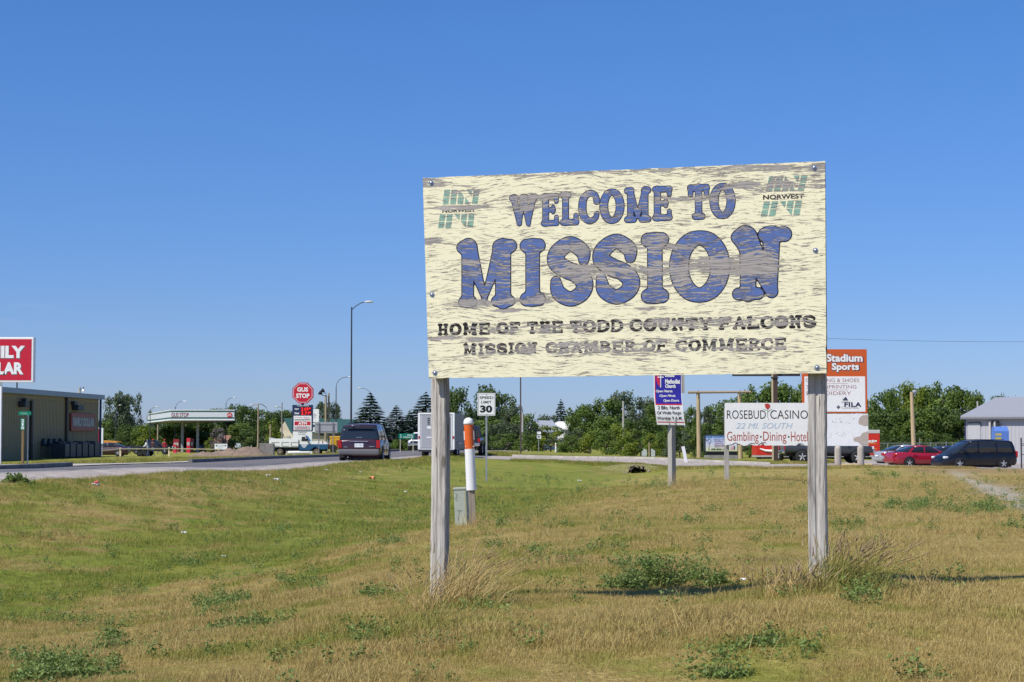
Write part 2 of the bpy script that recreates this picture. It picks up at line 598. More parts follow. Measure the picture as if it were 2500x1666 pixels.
def blade_material():
    m = bpy.data.materials.new('grass_blades'); m.use_nodes = True
    nt = m.node_tree; b = nt.nodes['Principled BSDF']; L = nt.links
    at, noise, mixc, rng, ma = grass_nodes(nt, 'INSTANCER')
    mid = rng(noise(2.2, 5), .35, .65); big = rng(noise(.35, 5), .35, .65)
    oi = nt.nodes.new('ShaderNodeObjectInfo')
    gi = nt.nodes.new('ShaderNodeNewGeometry')
    isl = gi.outputs['Random Per Island']
    straw = mixc(ma('MULTIPLY', isl, rng(noise(4.5, 3), .35, .65, .55, 1.0)), STRAW2, STRAW3)
    gr = mixc(isl, GRN2, GRN3)
    gf = ma('ADD', at('green'), ma('MULTIPLY', ma('SUBTRACT', mid, .5), .70))
    gf = ma('ADD', gf, ma('MULTIPLY', ma('SUBTRACT', big, .5), .75))
    gf = ma('ADD', gf, ma('MULTIPLY', ma('SUBTRACT', rng(noise(1.0, 5, rough=.7), .40, .60), .5), .62))
    gf = ma('ADD', gf, ma('MULTIPLY', ma('SUBTRACT', isl, .5), .5))
    col = mixc(rng(gf, .15, .85), straw, gr)
    col = mixc(ma('MULTIPLY', at('red'), .6), col, (.36, .22, .13))
    L.new(col, b.inputs['Base Color'])
    b.inputs['Roughness'].default_value = .6
    b.inputs['Specular IOR Level'].default_value = .25
    tr = nt.nodes.new('ShaderNodeBsdfTranslucent'); L.new(col, tr.inputs[0])
    mx = nt.nodes.new('ShaderNodeMixShader'); mx.inputs[0].default_value = .25
    L.new(b.outputs[0], mx.inputs[1]); L.new(tr.outputs[0], mx.inputs[2])
    L.new(mx.outputs[0], nt.nodes['Material Output'].inputs[0])
    return m


def leaf_material(name, c1, c2, trans=.33, scale=.8, per='OBJ'):
    m = bpy.data.materials.new(name); m.use_nodes = True
    nt = m.node_tree; b = nt.nodes['Principled BSDF']; L = nt.links
    at, noise, mixc, rng, ma = grass_nodes(nt, 'GEOMETRY')
    g = nt.nodes.new('ShaderNodeNewGeometry')
    f = ma('ADD', ma('MULTIPLY', g.outputs['Random Per Island'], .5), ma('MULTIPLY', rng(noise(scale, 3), .3, .7), .5))
    col = mixc(f, c1, c2)
    L.new(col, b.inputs['Base Color'])
    b.inputs['Roughness'].default_value = .55
    b.inputs['Specular IOR Level'].default_value = .3
    tr = nt.nodes.new('ShaderNodeBsdfTranslucent'); L.new(col, tr.inputs[0])
    mx = nt.nodes.new('ShaderNodeMixShader'); mx.inputs[0].default_value = trans
    L.new(b.outputs[0], mx.inputs[1]); L.new(tr.outputs[0], mx.inputs[2])
    L.new(mx.outputs[0], nt.nodes['Material Output'].inputs[0])
    return m


# ------------------------------------------------------------------ ground sheet
def axis(lo, hi, c, fine, n):
    t = np.linspace(-1, 1, n)
    k = 5.2
    s = np.sinh(k * t) / math.sinh(k)
    a = np.where(s < 0, c + s * (c - lo), c + s * (hi - c))
    return a


gy = np.unique(np.concatenate([np.linspace(-60, 4, 12), 4 * (160 / 4) ** np.linspace(0, 1, 330), np.linspace(160, 420, 90), np.linspace(420, 2600, 30)]))
gxs = np.unique(np.concatenate([-(60 ** np.linspace(0, 1, 40) - 1) * 25 - 45, np.linspace(-45, 45, 300), (60 ** np.linspace(0, 1, 40) - 1) * 25 + 45]))
XX, YY = np.meshgrid(gxs, gy)
xx = XX.ravel(); yy = YY.ravel()
# pull the middle columns together near the camera so that the near ground is finely cut
sc_ = np.clip(yy / 60.0, .14, 1.0)
near = np.abs(xx) <= 45
xx = np.where(near, xx * sc_, np.sign(xx) * ((np.abs(xx) - 45) + 45 * sc_))
zz = gz(xx, yy)
nx = len(gxs); ny = len(gy)
me = bpy.data.meshes.new('ground')
idx = np.arange(nx * ny).reshape(ny, nx)
fa = np.stack([idx[:-1, :-1], idx[:-1, 1:], idx[1:, 1:], idx[1:, :-1]], -1).reshape(-1, 4)
me.from_pydata(np.stack([xx, yy, zz], 1).tolist(), [], fa.tolist())
me.polygons.foreach_set('use_smooth', [True] * len(me.polygons))
g_, w_, p_, r_ = cover(xx, yy, zz)
for nm, arr in (('green', g_), ('weed', w_), ('bare', p_), ('red', r_)):
    a = me.attributes.new(nm, 'FLOAT', 'POINT'); a.data.foreach_set('value', arr.astype(np.float32))
me.materials.append(ground_material())
ground = bpy.data.objects.new('ground', me); C.objects.link(ground); tag(ground, kind='structure', label='dry grassy ground with a green ditch')


# ------------------------------------------------------------------ road, kerb, pavement, side drive
def strip(name, left, right, ys, m, lift, ncol=8):
    vs = []; fs = []
    for y in ys:
        xl, xr = left(y), right(y)
        for i in range(ncol + 1):
            t = i / ncol
            vs.append((xl + (xr - xl) * t, y))
    a = np.array(vs)
    z = tps(a[:, 0], a[:, 1]) + lift
    n = ncol + 1
    for j in range(len(ys) - 1):
        for i in range(ncol):
            fs.append((j * n + i, j * n + i + 1, (j + 1) * n + i + 1, (j + 1) * n + i))
    mb = MB(); mb.add([(p[0], p[1], q) for p, q in zip(vs, z)], fs, smooth=True)
    return mb.build(name, m, fix=False)


def asphalt_material():
    m = bpy.data.materials.new('asphalt'); m.use_nodes = True
    nt = m.node_tree; b = nt.nodes['Principled BSDF']; L = nt.links
    at, noise, mixc, rng, ma = grass_nodes(nt, 'GEOMETRY')
    big = rng(noise(.25, 5), .35, .65); fine = rng(noise(30, 4, rough=.8), .3, .7)
    col = mixc(fine, (.12, .112, .118), (.23, .215, .22))
    col = mixc(ma('MULTIPLY', big, .5), col, (.09, .088, .095))
    vo = nt.nodes.new('ShaderNodeTexVoronoi'); vo.feature = 'DISTANCE_TO_EDGE'; vo.inputs['Scale'].default_value = .22
    gg = nt.nodes.new('ShaderNodeNewGeometry'); dn = nt.nodes.new('ShaderNodeVectorMath'); dn.operation = 'ADD'
    sn = nt.nodes.new('ShaderNodeTexNoise'); sn.inputs['Scale'].default_value = .8; L.new(gg.outputs['Position'], sn.inputs['Vector'])
    s3 = nt.nodes.new('ShaderNodeVectorMath'); s3.operation = 'SCALE'; s3.inputs['Scale'].default_value = 2.2; L.new(sn.outputs['Color'], s3.inputs[0])
    L.new(gg.outputs['Position'], dn.inputs[0]); L.new(s3.outputs[0], dn.inputs[1]); L.new(dn.outputs[0], vo.inputs['Vector'])
    col = mixc(rng(vo.outputs['Distance'], .0, .035, .85, 0.0), col, (.03, .03, .032))
    L.new(col, b.inputs['Base Color']); b.inputs['Roughness'].default_value = .9
    b.inputs['Specular IOR Level'].default_value = .2
    return m


ASPH = asphalt_material()
CONC = mat('worn_concrete', (.44, .41, .36), rough=.9, var=.25, scale=1.5)
CONC2 = mat('shoulder_gravel', (.37, .32, .28), rough=.95, var=.45, scale=3)
PAINT = mat('road_paint', (.62, .60, .54), rough=.8, var=.25, scale=2)
YPAINT = mat('road_paint_yellow', (.58, .40, .06), rough=.8, var=.25, scale=2)
ys_r = list(np.linspace(-50, 330, 380))
rc = lambda y: float(road_c(y))
road = strip('road', lambda y: rc(y) - ROAD_W + .1, lambda y: rc(y) - 1.5, ys_r, ASPH, 0.0)
tag(road, kind='structure', label='grey asphalt highway')
sh = strip('road_shoulder', lambda y: rc(y) - 1.55, lambda y: rc(y) + .25, ys_r, CONC2, 0.008, 3)
tag(sh, kind='structure', label='pale gravelly road shoulder')
l1 = strip('edge_line', lambda y: rc(y) - 1.80, lambda y: rc(y) - 1.70, ys_r, PAINT, 0.006, 1)
tag(l1, kind='structure', label='worn white edge line')
l2 = strip('centre_line', lambda y: rc(y) - 5.5, lambda y: rc(y) - 5.4, ys_r, YPAINT, 0.006, 1)
tag(l2, kind='structure', label='worn yellow centre line')


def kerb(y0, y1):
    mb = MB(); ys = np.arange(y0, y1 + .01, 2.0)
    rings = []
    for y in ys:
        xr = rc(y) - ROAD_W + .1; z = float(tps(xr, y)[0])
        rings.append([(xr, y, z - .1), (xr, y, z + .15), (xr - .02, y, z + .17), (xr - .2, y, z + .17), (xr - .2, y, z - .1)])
    mb.loft(rings)  # dark kerb colour stands in for the shade on its road face
    o = mb.build('kerb', mat('shade_darkened_kerb', (.20, .185, .17), rough=.9, var=.35, scale=2)); tag(o, kind='structure', label='low concrete kerb coloured dark for its shaded face')


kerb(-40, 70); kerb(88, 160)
wk = strip('pavement', lambda y: rc(y) - ROAD_W - 2.4, lambda y: rc(y) - ROAD_W - .1, list(np.linspace(-40, 210, 220)), CONC, 0.03, 4)
tag(wk, kind='structure', label='concrete pavement beyond the highway')
# apron into the store lot
ap = strip('pavement', lambda y: rc(y) - ROAD_W - 9, lambda y: rc(y) - ROAD_W - 2.3, list(np.linspace(72, 86, 12)), CONC, 0.025, 6)
tag(ap, kind='structure', label='concrete apron of the store entrance')

# side drive
mb = MB(); vs = []; N_ = 8; xs_d = np.concatenate([np.linspace(_dn[0, 0], 42, 90)])
for x in xs_d:
    yn = np.interp(x, _dn[:, 0], _dn[:, 1]); yf = np.interp(x, _df[:, 0], _df[:, 1])
    for i in range(N_ + 1):
        vs.append((x, yn + (yf - yn) * i / N_))
a = np.array(vs); z = tps(a[:, 0], a[:, 1]) + .012
n = N_ + 1
mb.add([(p[0], p[1], q) for p, q in zip(vs, z)], [(j * n + i, (j + 1) * n + i, (j + 1) * n + i + 1, j * n + i + 1) for j in range(len(xs_d) - 1) for i in range(N_)], smooth=True)
dr = mb.build('side_drive', CONC2, fix=False); tag(dr, kind='structure', label='pale gravel side drive leading to the yard')
# low kerb along the far edge of the drive
mb = MB(); rings = []
for x in np.linspace(_df[1, 0], _df[7, 0], 40):
    y = np.interp(x, _df[:, 0], _df[:, 1]); z = float(tps(x, y)[0])
    rings.append([(x, y, z - .05), (x, y, z + .11), (x, y + .2, z + .12), (x, y + .2, z - .05)])
mb.loft(rings); o = mb.build('kerb', CONC); tag(o, kind='structure', label='kerb along the far edge of the side drive')
# ------------------------------------------------------------------ the welcome sign
YAW = math.radians(15.3)
PLW = Vector((-0.5417, 11.18, 0.6))
UV_ = Vector((math.cos(YAW), -math.sin(YAW), 0))
NV_ = Vector((math.sin(YAW), math.cos(YAW), 0))


def p2b(px, py, off=0.0):
    """photo pixel -> (x, z) on the sign board plane"""
    a = P(px, py, 10.0); o = Vector((0, 0, CAMZ)); d = (a - o)
    t = ((PLW - o).dot(NV_) + off) / d.dot(NV_)
    q = o + d * t - PLW
    return q.dot(UV_), q.z


def catmull(pts, closed=False, k=6):
    n = len(pts); out_ = []
    rngi = range(n) if closed else range(n - 1)
    for i in rngi:
        p0 = pts[(i - 1) % n] if closed or i > 0 else pts[0]
        p1 = pts[i]; p2 = pts[(i + 1) % n]
        p3 = pts[(i + 2) % n] if closed or i + 2 < n else pts[-1]
        for j in range(k):
            t = j / k
            out_.append(tuple(.5 * ((2 * b) + (-a + c) * t + (2 * a - 5 * b + 4 * c - d) * t * t + (-a + 3 * b - 3 * c + d) * t ** 3) for a, b, c, d in zip(p0, p1, p2, p3)))
    if not closed: out_.append(tuple(pts[-1]))
    else: out_.append(out_[0])
    return out_


def bar(x0, y0, x1, y1, r=1.0, r1=None):
    return [(x0, y0, r), (x1, y1, r if r1 is None else r1)]


def ser(x, y, s=1.0, r=.95):
    return [(x - s, y, r), (x, y, r * .9), (x + s, y, r)]


def glyph(ch, W, H):
    s = min(1.15, W * .5)
    if ch == 'I': return [bar(W / 2, H, W / 2, 0), ser(W / 2, H, W / 2), ser(W / 2, 0, W / 2)]
    if ch == 'M' and W > 7.5: return [bar(1.1, H, 1.1, 0, 1.0), bar(W - 1.5, H, W - 1.5, 0, 1.3), bar(1.2, H, W * .46, .05 * H, 1.5, .35), bar(W - 2.0, H * .95, W * .46, .05 * H, 1.25, .35),
                          ser(1.1, 0, .8, .8), ser(W - 1.5, 0, 1.2, .85), ser(.9, H, .8), ser(W - 1.2, H, 1.0, 1.1)]
    if ch == 'N' and W > 7.5: return [bar(2.0, H * .9, 2.0, 0, 1.2), bar(1.6, H * .96, W - 2.2, .03 * H, 1.9, .9), bar(W - 2.2, H, W - 2.2, .03 * H, 1.35, .8), ser(2.0, 0, 1.6, .9), ser(W - 1.6, H, 1.5, 1.15), ser(1.2, H * .97, .9)]
    if ch == 'M': return [bar(s, H, s, 0, .95), bar(W - s, H, W - s, 0, .95), bar(s * .8, H, W / 2, .1 * H, 1.05, .55), bar(W - s * .8, H, W / 2, .1 * H, 1.05, .55),
                          ser(s, 0, s * .9), ser(W - s, 0, s * .9), ser(s * .6, H, s * .5), ser(W - s * .6, H, s * .5)]
    if ch == 'N': return [bar(s, H * .9, s, 0, .9), bar(.7 * s, H, W - .6, 0, 1.15, .8), bar(W - s, H, W - s, 0, .9), ser(s, 0, s * .95), ser(W - s, H, s, 1.1), ser(.6, H * .97, .5)]
    if ch == 'W': return [bar(.3, H, W * .3, 0, 1.1, .7), bar(W * .48, H, W * .3, 0, .9, .6), bar(W * .52, H, W * .72, 0, 1.1, .7), bar(W - .3, H, W * .72, 0, .9, .6),
                          ser(.3, H, .6), ser(W * .5, H, .6), ser(W - .3, H, .6)]
    if ch == 'S': return [catmull([(W - .1, .70 * H, .7), (W * .93, .86 * H, 1), (W * .5, H, 1.0), (W * .08, .86 * H, 1.15), (.05, .68 * H, 1.2), (W * .35, .54 * H, 1.2),
                                   (W * .75, .44 * H, 1.2), (W, .28 * H, 1.2), (W * .9, .1 * H, 1.1), (W * .5, 0, 1.), (W * .1, .12 * H, 1.), (.0, .32 * H, .7)])]
    if ch in 'OQ': return [catmull([(W / 2 + W / 2 * math.cos(t), H / 2 + H / 2 * math.sin(t), .95 + .35 * abs(math.cos(t))) for t in np.linspace(0, 2 * math.pi, 12, endpoint=False)], True)]
    if ch == 'C': return [catmull([(W, .70 * H, 1.0), (W * .88, .92 * H, .9), (W * .5, H, .95), (W * .1, .82 * H, 1.15), (0, .5 * H, 1.25), (W * .1, .18 * H, 1.15), (W * .5, 0, .95), (W * .9, .1 * H, .8), (W, .26 * H, .7)])]
    if ch == 'G': return glyph('C', W, H) + [bar(W * .6, .42 * H, W, .42 * H, .8), bar(W, .42 * H, W, .1 * H, .9)]
    if ch == 'E': return [bar(.7, H, .7, 0), bar(0, H, W, H, .9), bar(0, 0, W, 0, .9), bar(.7, H / 2, W * .75, H / 2, .75), bar(W, H, W, .8 * H, .6), bar(W, 0, W, .22 * H, .6), bar(W * .75, .6 * H, W * .75, .4 * H, .5)]
    if ch == 'F': return [bar(.9, H, .9, 0), bar(0, H, W, H, .9), bar(.9, H / 2, W * .75, H / 2, .75), bar(W, H, W, .78 * H, .6), ser(.9, 0, .9), bar(W * .75, .6 * H, W * .75, .4 * H, .5)]
    if ch == 'L': return [bar(.9, H, .9, 0), ser(.9, H, .9), bar(0, 0, W, 0, .95), bar(W, 0, W, .24 * H, .7)]
    if ch == 'T': return [bar(W / 2, H, W / 2, 0), bar(0, H * .98, W, H * .98, .95), bar(0, H, 0, .76 * H, .7), bar(W, H, W, .76 * H, .7), ser(W / 2, 0, min(1.1, W / 2))]
    if ch == 'H': return [bar(s, H, s, 0), bar(W - s, H, W - s, 0), bar(s, H / 2, W - s, H / 2, .8)] + [ser(x, y, s * .9, .85) for x in (s, W - s) for y in (0, H)]
    if ch == 'D': return [bar(.7, H, .7, 0), catmull([(0, H, .85), (W * .55, H, .9), (W * .95, .75 * H, 1.1), (W, .5 * H, 1.2), (W * .95, .25 * H, 1.1), (W * .55, 0, .9), (0, 0, .85)])]
    if ch == 'U': return [catmull([(s * .8, H, 1), (s * .8, .35 * H, 1), (W * .3, .05 * H, 1), (W * .5, 0, 1), (W * .7, .05 * H, 1), (W - s * .8, .35 * H, .9), (W - s * .8, H, .9)]), ser(s * .8, H, s * .8, .85), ser(W - s * .8, H, s * .8, .85)]
    if ch == 'Y': return [bar(.2, H, W / 2, .45 * H, 1), bar(W - .2, H, W / 2, .45 * H, .9), bar(W / 2, .45 * H, W / 2, 0), ser(W / 2, 0, 1), ser(.4, H, .6, .85), ser(W - .4, H, .6, .85)]
    if ch == 'A': return [bar(W / 2, H, .4, 0, .9, .85), bar(W / 2, H, W - .4, 0, 1.05), bar(W * .25, .3 * H, W * .75, .3 * H, .6), ser(.5, 0, .7, .85), ser(W - .5, 0, .7, .85)]
    if ch == 'B': return [bar(.7, H, .7, 0), catmull([(0, H, .85), (W * .5, H, .9), (W * .88, .78 * H, 1.), (W * .5, .53 * H, .8), (.7, .53 * H, .8)]), catmull([(.7, .53 * H, .8), (W * .6, .53 * H, .8), (W, .27 * H, 1.1), (W * .55, 0, .9), (0, 0, .85)])]
    if ch == 'R': return [bar(.8, H, .8, 0), ser(.8, 0, .8, .85), catmull([(0, H, .85), (W * .5, H, .9), (W * .92, .76 * H, 1.), (W * .5, .5 * H, .8), (.7, .5 * H, .8)]), bar(W * .45, .5 * H, W - .1, 0, .95)]
    return [bar(0, 0, W, H)]


def field(strokes, gx, gyy, k=.35):
    F = None
    for st_ in strokes:
        D = None
        for (x0, y0, r0), (x1, y1, r1) in zip(st_[:-1], st_[1:]):
            dx, dy = x1 - x0, y1 - y0; L2 = dx * dx + dy * dy + 1e-9
            t = np.clip(((gx - x0) * dx + (gyy - y0) * dy) / L2, 0, 1)
            d = np.hypot(gx - x0 - t * dx, gyy - y0 - t * dy) - (r0 + (r1 - r0) * t)
            D = d if D is None else np.minimum(D, d)
        if F is None: F = D
        else:
            h = np.clip(.5 + .5 * (D - F) / k, 0, 1)
            F = D * (1 - h) + F * h - k * h * (1 - h)
    return F


def fill(F, xs, ys, iso):
    """polygons covering F < iso; fronts face -y"""
    V = []; Fc = []
    G = F - iso; ins = G < 0
    ny_, nx_ = G.shape
    full = ins[:-1, :-1] & ins[1:, :-1] & ins[:-1, 1:] & ins[1:, 1:]
    anyi = ins[:-1, :-1] | ins[1:, :-1] | ins[:-1, 1:] | ins[1:, 1:]
    for j in range(ny_ - 1):
        i = 0
        while i < nx_ - 1:
            if full[j, i]:
                i0 = i
                while i < nx_ - 1 and full[j, i]: i += 1
                o = len(V)
                V += [(xs[i0], ys[j]), (xs[i], ys[j]), (xs[i], ys[j + 1]), (xs[i0], ys[j + 1])]
                Fc.append((o, o + 1, o + 2, o + 3)); continue
            if anyi[j, i]:
                c = [(xs[i], ys[j], G[j, i]), (xs[i + 1], ys[j], G[j, i + 1]), (xs[i + 1], ys[j + 1], G[j + 1, i + 1]), (xs[i], ys[j + 1], G[j + 1, i])]
                poly = []
                for a in range(4):
                    p, q = c[a], c[(a + 1) % 4]
                    if p[2] < 0: poly.append(p[:2])
                    if (p[2] < 0) != (q[2] < 0):
                        t = p[2] / (p[2] - q[2]); poly.append((p[0] + (q[0] - p[0]) * t, p[1] + (q[1] - p[1]) * t))
                if len(poly) >= 3:
                    o = len(V); V += poly; Fc.append(tuple(range(o, o + len(poly))))
            i += 1
    return V, Fc


# --- peeling paint: one wear pattern shared by the board and everything painted on it
PATCH = [  # photo px centre, half sizes, strength
    (1690, 660, 250, 30, .13), (1410, 660, 95, 28, .13), (1820, 645, 110, 34, .13), (1390, 608, 60, 16, .12), (1560, 610, 110, 14, .10),
    (1140, 742, 70, 12, .22), (1170, 640, 100, 10, .10), (1300, 735, 110, 8, .12), (1046, 448, 70, 14, .22), (1110, 508, 85, 7, .30), (1150, 470, 60, 14, .12), (1290, 500, 65, 18, .17),
    (1340, 478, 130, 10, .13), (1720, 482, 130, 12, .16), (1500, 420, 500, 6, .13), (1820, 415, 220, 13, .14), (1900, 455, 120, 12, .17), (1810, 452, 45, 9, .2),
    (1390, 853, 100, 24, .11), (1210, 856, 110, 20, .05), (1520, 850, 120, 22, .07), (1760, 843, 190, 22, .05), (1340, 803, 320, 15, .10),
    (1780, 788, 260, 15, .11), (1080, 826, 60, 5, .25), (1170, 830, 30, 6, .25), (1050, 590, 50, 10, .2), (1046, 905, 30, 12, .1), (1245, 758, 50, 5, .28), (1590, 754, 45, 5, .28),
    (1590, 577, 60, 8, .14), (1800, 730, 60, 10, .0), (1665, 600, 60, 12, .1), (1480, 700, 60, 6, .1), (1610, 700, 60, 5, .1), (1900, 880, 100, 8, .0), (2000, 430, 30, 40, .1),
]
_peel_group = None


def peel_group():
    global _peel_group
    if _peel_group: return _peel_group
    ng = bpy.data.node_groups.new('peeling_paint', 'ShaderNodeTree')
    ng.interface.new_socket('Bias', in_out='INPUT', socket_type='NodeSocketFloat')
    ng.interface.new_socket('Bare', in_out='OUTPUT', socket_type='NodeSocketFloat')
    ng.interface.new_socket('Wood', in_out='OUTPUT', socket_type='NodeSocketColor')
    ng.interface.new_socket('Crack', in_out='OUTPUT', socket_type='NodeSocketFloat')
    N = ng.nodes; L = ng.links
    gi = N.new('NodeGroupInput'); go = N.new('NodeGroupOutput')
    tc_ = N.new('ShaderNodeTexCoord')

    def ma(op, a, b=0.0):
        m = N.new('ShaderNodeMath'); m.operation = op
        for k, s in enumerate((a, b)):
            if isinstance(s, (int, float)): m.inputs[k].default_value = s
            else: L.new(s, m.inputs[k])
        return m.outputs[0]

    def vmul(v, k):
        m = N.new('ShaderNodeVectorMath'); m.operation = 'MULTIPLY'; L.new(v, m.inputs[0]); m.inputs[1].default_value = k; return m.outputs[0]

    def noise(v, s, d=4, r=.6):
        n = N.new('ShaderNodeTexNoise'); n.inputs['Scale'].default_value = s; n.inputs['Detail'].default_value = d; n.inputs['Roughness'].default_value = r
        L.new(v, n.inputs['Vector']); return n.outputs[0]
    pos = tc_.outputs['Object']
    # grain runs along x, bent by slow noise (plywood figure)
    bend = noise(vmul(pos, (1.0, 1, 2.2)), 1.6, 2, .5)
    cx = N.new('ShaderNodeCombineXYZ'); L.new(ma('MULTIPLY', bend, .16), cx.inputs[2])
    va = N.new('ShaderNodeVectorMath'); va.operation = 'ADD'; L.new(pos, va.inputs[0]); L.new(cx.outputs[0], va.inputs[1])
    gp = va.outputs[0]
    n1 = noise(vmul(gp, (8.5, 0, 105)), 1.0, 6, .68)
    n2 = noise(vmul(gp, (2.2, 0, 16)), 1.0, 4, .55)
    n3 = noise(vmul(gp, (26, 0, 270)), 1.0, 4, .65)
    val = ma('ADD', ma('MULTIPLY', n1, 1.0), ma('MULTIPLY', n2, .34))
    val = ma('ADD', val, ma('MULTIPLY', n3, .40))
    brk = N.new('ShaderNodeMapRange'); brk.inputs['From Min'].default_value = .38; brk.inputs['From Max'].default_value = .58
    brk.inputs['To Min'].default_value = .45; brk.inputs['To Max'].default_value = 1.15
    L.new(noise(vmul(gp, (3.2, 0, 30)), 1.0, 4, .6), brk.inputs['Value'])
    for px, py, hx, hz, am in PATCH:
        if am <= 0: continue
        x, z_ = p2b(px, py)
        s = N.new('ShaderNodeVectorMath'); s.operation = 'SUBTRACT'; L.new(pos, s.inputs[0]); s.inputs[1].default_value = (x, 0, z_)
        sc2 = vmul(s.outputs[0], (415.0 / hx, 0, 415.0 / hz))
        ln = N.new('ShaderNodeVectorMath'); ln.operation = 'LENGTH'; L.new(sc2, ln.inputs[0])
        r = N.new('ShaderNodeMapRange'); r.interpolation_type = 'SMOOTHSTEP'
        r.inputs['From Min'].default_value = .3; r.inputs['From Max'].default_value = 1.35; r.inputs['To Min'].default_value = am; r.inputs['To Max'].default_value = 0
        L.new(ln.outputs['Value'], r.inputs['Value'])
        val = ma('ADD', val, ma('MULTIPLY', r.outputs[0], brk.outputs[0]))
    val = ma('ADD', val, gi.outputs['Bias'])
    r = N.new('ShaderNodeMapRange'); r.inputs['From Min'].default_value = .968; r.inputs['From Max'].default_value = .985
    L.new(val, r.inputs['Value'])
    L.new(r.outputs[0], go.inputs['Bare'])
    # painted shadow line along the flake edges, joined with dark hairline cracks
    c1 = N.new('ShaderNodeMapRange'); c1.inputs['From Min'].default_value = .925; c1.inputs['From Max'].default_value = .968; L.new(val, c1.inputs['Value'])
    c2 = ma('SUBTRACT', c1.outputs[0], r.outputs[0])
    hl = N.new('ShaderNodeMapRange'); hl.inputs['From Min'].default_value = .57; hl.inputs['From Max'].default_value = .64
    L.new(noise(vmul(gp, (9, 0, 150)), 1.0, 3, .55), hl.inputs['Value'])
    L.new(ma('ADD', ma('MULTIPLY', c2, .75), ma('MULTIPLY', hl.outputs[0], .75)), go.inputs['Crack'])
    ws = noise(vmul(gp, (3, 0, 130)), 1.0, 4, .7)
    cr = N.new('ShaderNodeValToRGB')
    cr.color_ramp.elements[0].position = .32; cr.color_ramp.elements[0].color = (.16, .145, .135, 1)
    cr.color_ramp.elements[1].position = .66; cr.color_ramp.elements[1].color = (.47, .43, .40, 1)
    e = cr.color_ramp.elements.new(.46); e.color = (.33, .305, .285, 1)
    L.new(ws, cr.inputs[0]); L.new(cr.outputs[0], go.inputs['Wood'])
    _peel_group = ng
    return ng


def peel_mat(name, col, bias=0.0, col2=None):
    m = bpy.data.materials.new(name); m.use_nodes = True
    nt = m.node_tree; b = nt.nodes['Principled BSDF']; L = nt.links
    g = nt.nodes.new('ShaderNodeGroup'); g.node_tree = peel_group(); g.inputs['Bias'].default_value = bias
    mx = nt.nodes.new('ShaderNodeMix'); mx.data_type = 'RGBA'
    tcx = nt.nodes.new('ShaderNodeTexCoord'); nn = nt.nodes.new('ShaderNodeTexNoise'); nn.inputs['Scale'].default_value = 4; nn.inputs['Detail'].default_value = 6
    L.new(tcx.outputs['Object'], nn.inputs['Vector'])
    m0 = nt.nodes.new('ShaderNodeMix'); m0.data_type = 'RGBA'
    L.new(nn.outputs[0], m0.inputs[0]); m0.inputs[6].default_value = rgb(col); m0.inputs[7].default_value = rgb(col2 or tuple(c * .9 for c in col))
    L.new(g.outputs['Bare'], mx.inputs[0]); L.new(m0.outputs[2], mx.inputs[6]); L.new(g.outputs['Wood'], mx.inputs[7])
    mc = nt.nodes.new('ShaderNodeMix'); mc.data_type = 'RGBA'
    cl = nt.nodes.new('ShaderNodeMath'); cl.operation = 'MULTIPLY'; cl.use_clamp = True; cl.inputs[1].default_value = .75
    L.new(g.outputs['Crack'], cl.inputs[0]); L.new(cl.outputs[0], mc.inputs[0]); L.new(mx.outputs[2], mc.inputs[6]); mc.inputs[7].default_value = (.10, .09, .08, 1)
    L.new(mc.outputs[2], b.inputs['Base Color'])
    b.inputs['Roughness'].default_value = .75; b.inputs['Specular IOR Level'].default_value = .25
    inv = nt.nodes.new('ShaderNodeMath'); inv.operation = 'SUBTRACT'; inv.inputs[0].default_value = 1.0; L.new(g.outputs['Bare'], inv.inputs[1])
    bp = nt.nodes.new('ShaderNodeBump'); bp.inputs['Strength'].default_value = .7; bp.inputs['Distance'].default_value = .003
    L.new(inv.outputs[0], bp.inputs['Height']); L.new(bp.outputs[0], b.inputs['Normal'])
    return m


CREAM = peel_mat('cream_paint_peeling', (.88, .83, .58), 0.0, (.82, .77, .54))
BLUEP = peel_mat('blue_paint_peeling', (.07, .13, .36), 0.070, (.12, .19, .44))
OUTLN = peel_mat('dark_routed_outline', (.012, .013, .03), 0.0)
GREENP = peel_mat('green_paint_peeling', (.24, .42, .34), 0.05, (.28, .47, .36))
BLACKP = peel_mat('black_paint_peeling', (.010, .009, .009), 0.045)
BLACKP2 = peel_mat('black_paint_nearly_gone', (.010, .009, .009), 0.085)
POSTW = None


